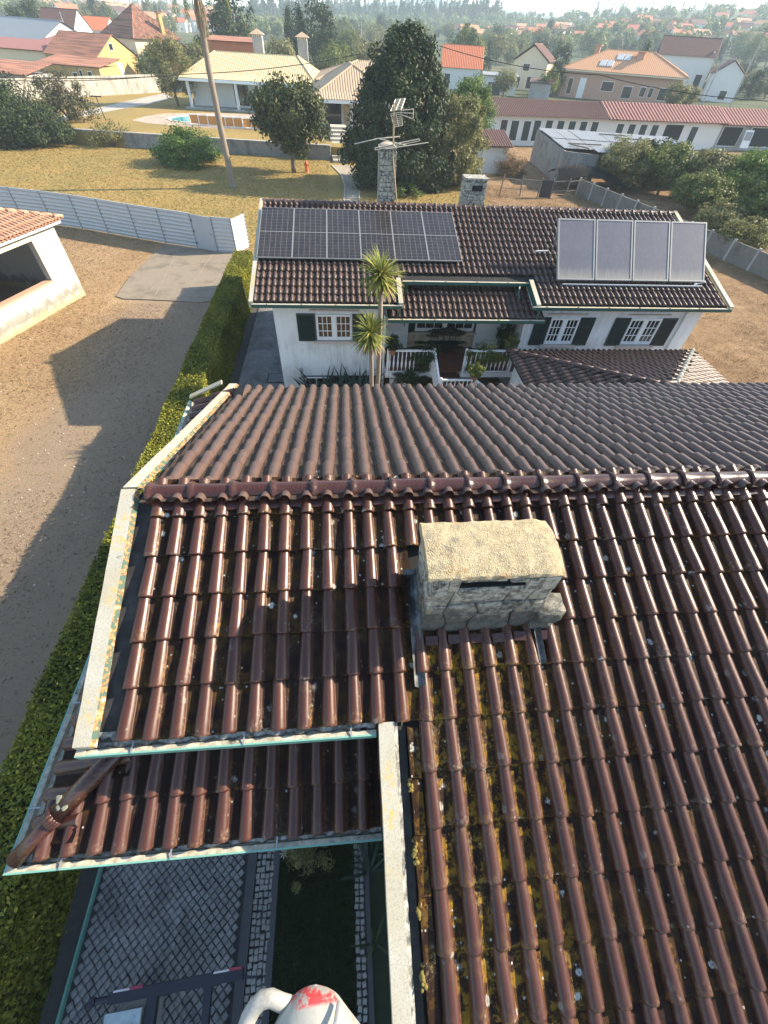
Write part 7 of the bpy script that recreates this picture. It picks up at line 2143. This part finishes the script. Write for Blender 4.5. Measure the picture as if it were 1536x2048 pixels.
peb.build('pebbles', plain('pebble', (.42, .36, .28), .9, .4, 30))['kind'] = 'stuff'
n = 70000
X = rgd.uniform(-42, 13, n); Y = rgd.uniform(30, 66, n)
fl_ = fence_base[0]; 
ok = (Y > 31.5) & (Y > 30.2 + (-(X + 6.5))*.43 + .6) & (Y < 60.8 + np.clip(-(X + 1.2), 0, 99)*.13) & ~((X > -1.2) & (X < 2.4))
P = np.stack([X, Y, np.full(n, GZ + .03)], 1)[ok]
o = link('straw_grass', leaves('straw_grass', P, np.tile([0, 0, .8], (len(P), 1)), .085, leaf_mat('straw', (0.10, 0.08, 0.022), (0.32, 0.23, 0.08), (0.48, 0.36, 0.16), .8, .2), rgd.beta(1.6, 1.6, len(P)), rgd, .22, .6)); o['kind'] = 'stuff'
n = 80000
X = rgd.uniform(-24, -6.4, n); Y = rgd.uniform(2, 36, n)
den = np.sin(X*.5 + 1)*np.sin(Y*.4) + rgd.normal(0, .5, n) + (-(X + 8.5)*.16) > .0
P = np.stack([X, Y, np.full(n, GZ + .02)], 1)[den & ~((X > -12.3) & (Y > 23.5))]
o = link('dry_weeds', leaves('dry_weeds', P, np.tile([0, 0, .9], (len(P), 1)), .05, M['leaf_dry'], rgd.uniform(.1, 1, len(P)), rgd, .16, .5)); o['kind'] = 'stuff'
# ------------------------------------------------------------------ town, woods and far hills
def land_at(px, py):
    r = ray(px, py); k = math.hypot(r.x, r.y); d = 90.0
    while d < 1250:
        x, y = r.x/k*d, r.y/k*d
        if CAMZ + r.z/k*d <= land(x, y): return Vector((x, y, land(x, y)))
        d *= 1.02
    return None
protos = {}
def far_tree(kind, loc, sc, lab, group):
    if kind not in protos:
        R, n, ls, mat, sh, zc, th = {
            'round': ((3.2, 3.2, 2.8), 1800, .32, 'leaf_mid', 'round', 4.2, 2.4),
            'dark': ((3.0, 3.0, 3.6), 2000, .30, 'leaf_dark', 'column', 4.4, 1.6),
            'cone': ((2.2, 2.2, 5.0), 1600, .28, 'leaf_dark', 'cone', 5.6, 1.5),
            'pine': ((3.8, 3.8, 1.6), 1600, .3, 'leaf_mid', 'round', 7.4, 6.4),
            'olive': ((2.6, 2.6, 2.2), 1400, .28, 'leaf_olive', 'round', 3.2, 1.8),
            'tall': ((1.5, 1.5, 5.5), 900, .34, 'leaf_dark', 'column', 8.5, 5.5)}[kind]
        t = tree('%s_tree' % {'round': 'broadleaf', 'dark': 'dense', 'cone': 'fir', 'pine': 'umbrella_pine', 'olive': 'olive', 'tall': 'eucalyptus'}[kind], lab, 'tree', tuple(loc), R, n, ls, mat, 700 + len(protos), zc, th, .22, 3, sh, group, clumps=34, clump_r=.42)
        t.rotation_euler.z = random.uniform(0, 6); t.scale = (sc, sc, sc*random.uniform(.9, 1.15)); protos[kind] = t
        return t
    return dup(protos[kind], tuple(loc), random.uniform(0, 6.28), lab, group, (sc, sc, sc*random.uniform(.88, 1.18)))
# trees one can pick out, by direction of the foot, distance and height of the top
named = [
    ('dark', 448, 84, 145, 12, 'dense dark tree left of the villa chimneys'), ('dark', 470, 86, 150, 9, 'dense dark tree just behind the villa ridge'),
    ('cone', 600, 88, 150, 8, 'tall dark fir right behind the right villa chimney'), ('cone', 583, 86, 165, 2, 'tallest dark fir behind the villa'), ('dark', 640, 90, 150, 20, 'bulky dark tree right of the firs'),
    ('dark', 655, 92, 140, 55, 'lower dark tree behind the villa middle block'), ('pine', 700, 95, 190, 62, 'umbrella pine left of the huge evergreen'), ('round', 685, 104, 135, 82, 'rounded tree behind the villa wing'), ('round', 660, 104, 130, 88, 'small tree above the villa wing ridge'),
    ('olive', 730, 105, 140, 78, 'olive toned tree touching the huge evergreen'), ('round', 500, 92, 140, 62, 'rounded tree between the villa chimneys'), ('olive', 560, 92, 136, 76, 'olive toned tree between the villa chimneys'),
    ('round', 925, 112, 190, 58, 'broad pale tree above the orange roofed house'), ('round', 945, 112, 188, 60, 'second broad pale tree above the orange roof'), ('olive', 1012, 160, 135, 128, 'small tree beside the white garage'),
    ('dark', 1110, 165, 150, 120, 'dark tree between chalet and salmon house'), ('round', 1098, 175, 140, 138, 'round tree at the left end of the salmon house'), ('dark', 1120, 130, 185, 92, 'dense tree behind the salmon house left end'),
    ('cone', 975, 118, 200, 65, 'slim dark fir right of the pale trees'), ('cone', 1290, 105, 210, 68, 'slim fir behind the salmon roof'), ('dark', 1080, 110, 230, 75, 'dark tree above the chalet roof'),
    ('olive', 1352, 195, 132, 165, 'olive toned tree at the right front of the salmon house'), ('olive', 1375, 190, 140, 160, 'second olive toned tree by the salmon house'),
    ('round', 415, 112, 128, 60, 'yellowish tree beside the palm trunk'), ('olive', 400, 118, 120, 82, 'small pale tree left of the palm trunk'), ('round', 300, 118, 118, 95, 'small bush tree on the boundary wall end'),
    ('dark', 40, 55, 210, 6, 'dark tree clump above the warehouse'), ('dark', 75, 58, 215, 10, 'dark tree behind the warehouse gable'),
]
for k, px, py, D, top, lab in named:
    p = F_(px, py, D); z = land(p.x, p.y); p.z = z
    H = max(2.5, hgt(p, px, top) - z)
    base = {'round': 7.0, 'dark': 8.0, 'cone': 10.6, 'pine': 9.0, 'olive': 5.4, 'tall': 14}[k]
    far_tree(k, p, H/base, lab, None)
rgt = random.Random(99)
KL = {'round': 'mid green tree among the houses beyond the stables', 'dark': 'dense dark tree among the houses beyond the stables', 'olive': 'grey green tree among the houses beyond the stables', 'cone': 'dark fir among the houses beyond the stables', 'pine': 'umbrella pine among the far houses'}
cnt = 0
def scatter(n, x0, x1, y0, y1, kinds, hmin, hmax, group, labs):
    global cnt
    for _ in range(n):
        px, py = rgt.uniform(x0, x1), rgt.uniform(y0, y1)
        p = land_at(px, py)
        if p is None: continue
        k = rgt.choice(kinds); base = {'round': 7.0, 'dark': 8.0, 'cone': 10.6, 'pine': 9.0, 'olive': 5.4, 'tall': 14}[k]
        far_tree(k, p, rgt.uniform(hmin, hmax)/base, labs[k], group); cnt += 1
scatter(34, 1395, 1540, 165, 205, ['dark', 'olive', 'round'], 3.5, 6.0, 'trees on the slope behind the stables at right', {'round': 'mid green tree on the slope behind the stables', 'dark': 'dense dark tree on the slope behind the stables', 'olive': 'grey green tree on the slope behind the stables'})
scatter(56, 980, 1540, 92, 135, ['dark', 'olive', 'round', 'cone', 'round'], 5, 10, 'trees among the houses on the right', KL)
scatter(60, 640, 1000, 78, 115, ['dark', 'olive', 'round', 'pine'], 5, 10, 'trees in the valley behind the villa', {k: v.replace('among the houses beyond the stables', 'in the valley behind the villa').replace('among the far houses', 'in the valley behind the villa') for k, v in KL.items()})
scatter(40, 60, 480, 34, 80, ['dark', 'olive', 'round', 'cone'], 6, 11, 'trees in the town on the left', {k: v.replace('among the houses beyond the stables', 'in the town on the left') for k, v in KL.items()})
# far houses: white boxes with tiled roofs
hp = {}
def far_house(kind, loc, rz, sc, lab, group):
    if kind not in hp:
        wl, rm, rf = {'a': ('wall_white', 'roof_orange', 'gable'), 'b': ('wall_white', 'roof_red', 'hip'), 'c': ('wall_cream', 'roof_salmon', 'gable'), 'd': ('wall_white', 'roof_brown', 'gable')}[kind]
        h = house('far_house', lab, 'house', (loc[0], loc[1]), rz, 9, 8, loc[2], 4.6, 2.0, rf, 'x', wl, rm, .4, step=1.2, amp=.06, group=group, wins=(('f', 1.5, 1.0, 1.2, 1.3), ('f', 5.6, 1.0, 1.2, 1.3)))
        h.scale = (sc, sc, sc); hp[kind] = h; return h
    return dup(hp[kind], tuple(loc), rz, lab, group, sc)
HL = {'a': 'white house with orange roof', 'b': 'white house with dull red hipped roof', 'c': 'cream house with pale orange roof', 'd': 'white house with brown roof'}
def far_town(n, x0, x1, y0, y1, group, where, smin=.8, smax=1.3):
    for _ in range(n):
        px, py = rgt.uniform(x0, x1), rgt.uniform(y0, y1)
        p = land_at(px, py)
        if p is None: continue
        k = rgt.choice('aabccd')
        far_house(k, (p.x, p.y, p.z - .3), rgt.uniform(-.6, .6) - math.atan2(p.x, p.y), rgt.uniform(smin, smax), HL[k] + ' ' + where, group)
far_town(120, 70, 460, 21, 50, 'houses of the town on the far left', 'in the far town on the left', .8, 1.35)
far_town(22, 60, 480, 52, 72, 'nearer houses of the left town', 'at the near edge of the left town')
far_town(40, 980, 1250, 62, 100, 'houses on the far right hillside', 'on the valley side at right')
far_town(46, 1250, 1536, 45, 105, 'houses on the right hillside', 'on the right hillside')
far_town(16, 860, 1060, 72, 92, 'houses in the far valley', 'in the far valley above the orange roof')
# woods that read as one mass
def wood(name, n, x0, x1, y0, y1, mat, seed, hmin, hmax, ls, per=26, cone=False):
    rg = np.random.default_rng(seed); Ps = []; Ns = []; Vs = []
    for _ in range(n):
        p = land_at(rg.uniform(x0, x1), rg.uniform(y0, y1))
        if p is None: continue
        H = rg.uniform(hmin, hmax); r = H*(.20 if cone else .42)
        L = rg.normal(0, 1, (per, 3)); L /= np.linalg.norm(L, axis=1, keepdims=True)
        if cone:
            z = rg.uniform(.2, 1, per); L[:, 0] *= (1.05 - z); L[:, 1] *= (1.05 - z)
            P = np.stack([p.x + L[:, 0]*r*1.6, p.y + L[:, 1]*r*1.6, p.z + z*H], 1)
        else:
            L[:, 2] = L[:, 2]*.8; P = np.array([p.x, p.y, p.z + H*.58]) + L*np.array([r, r, H*.42])*rg.uniform(.6, 1, (per, 1))
        Ps.append(P); Ns.append(L + np.array([0, 0, .3])); Vs.append(np.clip(rg.normal(.45 + rg.normal(0, .15), .15, per), 0, 1))
    if not Ps: return
    P = np.concatenate(Ps); N = np.concatenate(Ns)
    o = link(name, leaves(name, P, N, ls, M[mat], np.concatenate(Vs), rg, .7, .6)); o['kind'] = 'stuff'
wood('far_woods', 260, -60, 560, 16, 44, 'leaf_mid', 1, 5, 10, 1.2, 60)
wood('far_woods', 900, 480, 1000, 24, 82, 'leaf_mid', 2, 5, 9, 1.1, 70)
wood('far_woods', 800, 960, 1600, 26, 112, 'leaf_mid', 3, 4, 9, 1.0, 70)
wood('conifer_woods', 420, 500, 1000, 26, 50, 'leaf_dark', 4, 9, 17, 1.3, 50, True)
# thin tall trees along the skyline, standing on the hill crest
sky_tree = None
grp = 'thin bare tall trees along the skyline'
def skyline(n, x0, x1, yb_, d0, d1, hmin, hmax, lab):
    global sky_tree
    for _ in range(n):
        px = rgt.uniform(x0, x1); D = rgt.uniform(d0, d1); p = F_(px, yb_(px), D); p.z -= 6
        if sky_tree is None:
            t = thing('skyline_tree', lab, 'tree', tuple(p), 0, grp)
            m = MB(); m.tube([(0, 0, 0), (.2, 0, 12), (.1, 0, 24)], [.5, .4, .15], 5); m.build('trunk', M['bark'], t, True)
            link('crown', crown_mesh('crown', M['leaf_dark'], (1.6, 1.6, 8), 120, 1.2, 888, 14, 'column', .3), t, True, (0, 0, 15)); sky_tree = t
            t.scale = (1, 1, .8)
        else:
            t = dup(sky_tree, tuple(p), rgt.uniform(0, 6), lab, grp, (rgt.uniform(.7, 1.4), rgt.uniform(.7, 1.4), rgt.uniform(hmin, hmax)))
        t.rotation_euler.x = rgt.uniform(-.05, .05); t.rotation_euler.y = rgt.uniform(-.05, .05)
skyline(40, 230, 420, lambda x: 26 + (x-230)*.02, 1240, 1290, .7, 1.8, 'thin tall tree on the skyline above the town')
skyline(44, 640, 880, lambda x: 28 + (x-640)*.02, 1240, 1290, .6, 1.5, 'thin tall tree on the ridge below the mountain')
skyline(32, 1180, 1410, lambda x: 33 - (x-1180)*.03, 1240, 1290, .6, 1.4, 'thin tall tree on the right hand crest')
# poles and wires
def pole(lab, px, pyb, D, top):
    p = F_(px, pyb, D); p.z = land(p.x, p.y); h = hgt(p, px, top) - p.z
    t = thing('utility_pole', lab, 'pole', tuple(p), 0)
    m = MB(); m.tube([(0, 0, -.3), (0, 0, h)], [.16, .10], 7); m.build('post', M['wall_grey'], t, True)
    m = MB(); m.bar((-.7, 0, h-.4), (.7, 0, h-.4), .1, .1); m.build('crossarm', M['wood_old'], t, True)
    return p + Vector((0, 0, h - .35))
q1 = pole('tall pale utility pole at the right edge of the slope', 1490, 150, 120, 48)
q2 = pole('slim utility pole among the houses left of the pyramid roof', 138, 78, 170, 25)
q3 = pole('slim utility pole in the valley behind the villa', 722, 95, 160, 36)
q4 = pole('utility pole beside the maroon gabled house', 1428, 155, 130, 98)
def wire(lab, pts, sag=.6, r=.03):
    t = thing('overhead_wire', lab, 'wire', tuple(pts[0])); m = MB()
    L = []
    for a, b in zip(pts, pts[1:]):
        a, b = Vector(a), Vector(b); L += [a.lerp(b, i/12) - Vector((0, 0, sag*4*(i/12)*(1-i/12))) for i in range(12)]
    L.append(Vector(pts[-1])); m.tube(L, r, 4); m.build('strand', M['wire'], t)
wire('thin black wire crossing in front of the villa roof', [F_(-60, 150, 70), F_(380, 148, 72), F_(720, 108, 72)], .3, .035)
wire('thin black wire above the boundary wall on the left', [F_(-60, 158, 95), F_(385, 144, 95)], .5, .04)
wire('thin black wire crossing the stable roofs', [F_(880, 92, 66), F_(1200, 150, 66), F_(1600, 205, 66)], .4, .03)
# haze: one closed box of pale air
hz_ = bpy.data.materials.new('haze'); hz_.use_nodes = True; hz_.node_tree.nodes.clear()
ho = hz_.node_tree.nodes.new('ShaderNodeOutputMaterial'); hv = hz_.node_tree.nodes.new('ShaderNodeVolumePrincipled')
hv.inputs['Color'].default_value = (0.70, 0.87, 1.0, 1); hv.inputs['Density'].default_value = HAZE; hv.inputs['Anisotropy'].default_value = .0
hz_.node_tree.links.new(hv.outputs[0], ho.inputs['Volume'])
m = MB(); m.box2((-3200, -1900, -60), (3200, 3100, 112)); o = m.build('haze', hz_); o['kind'] = 'stuff'
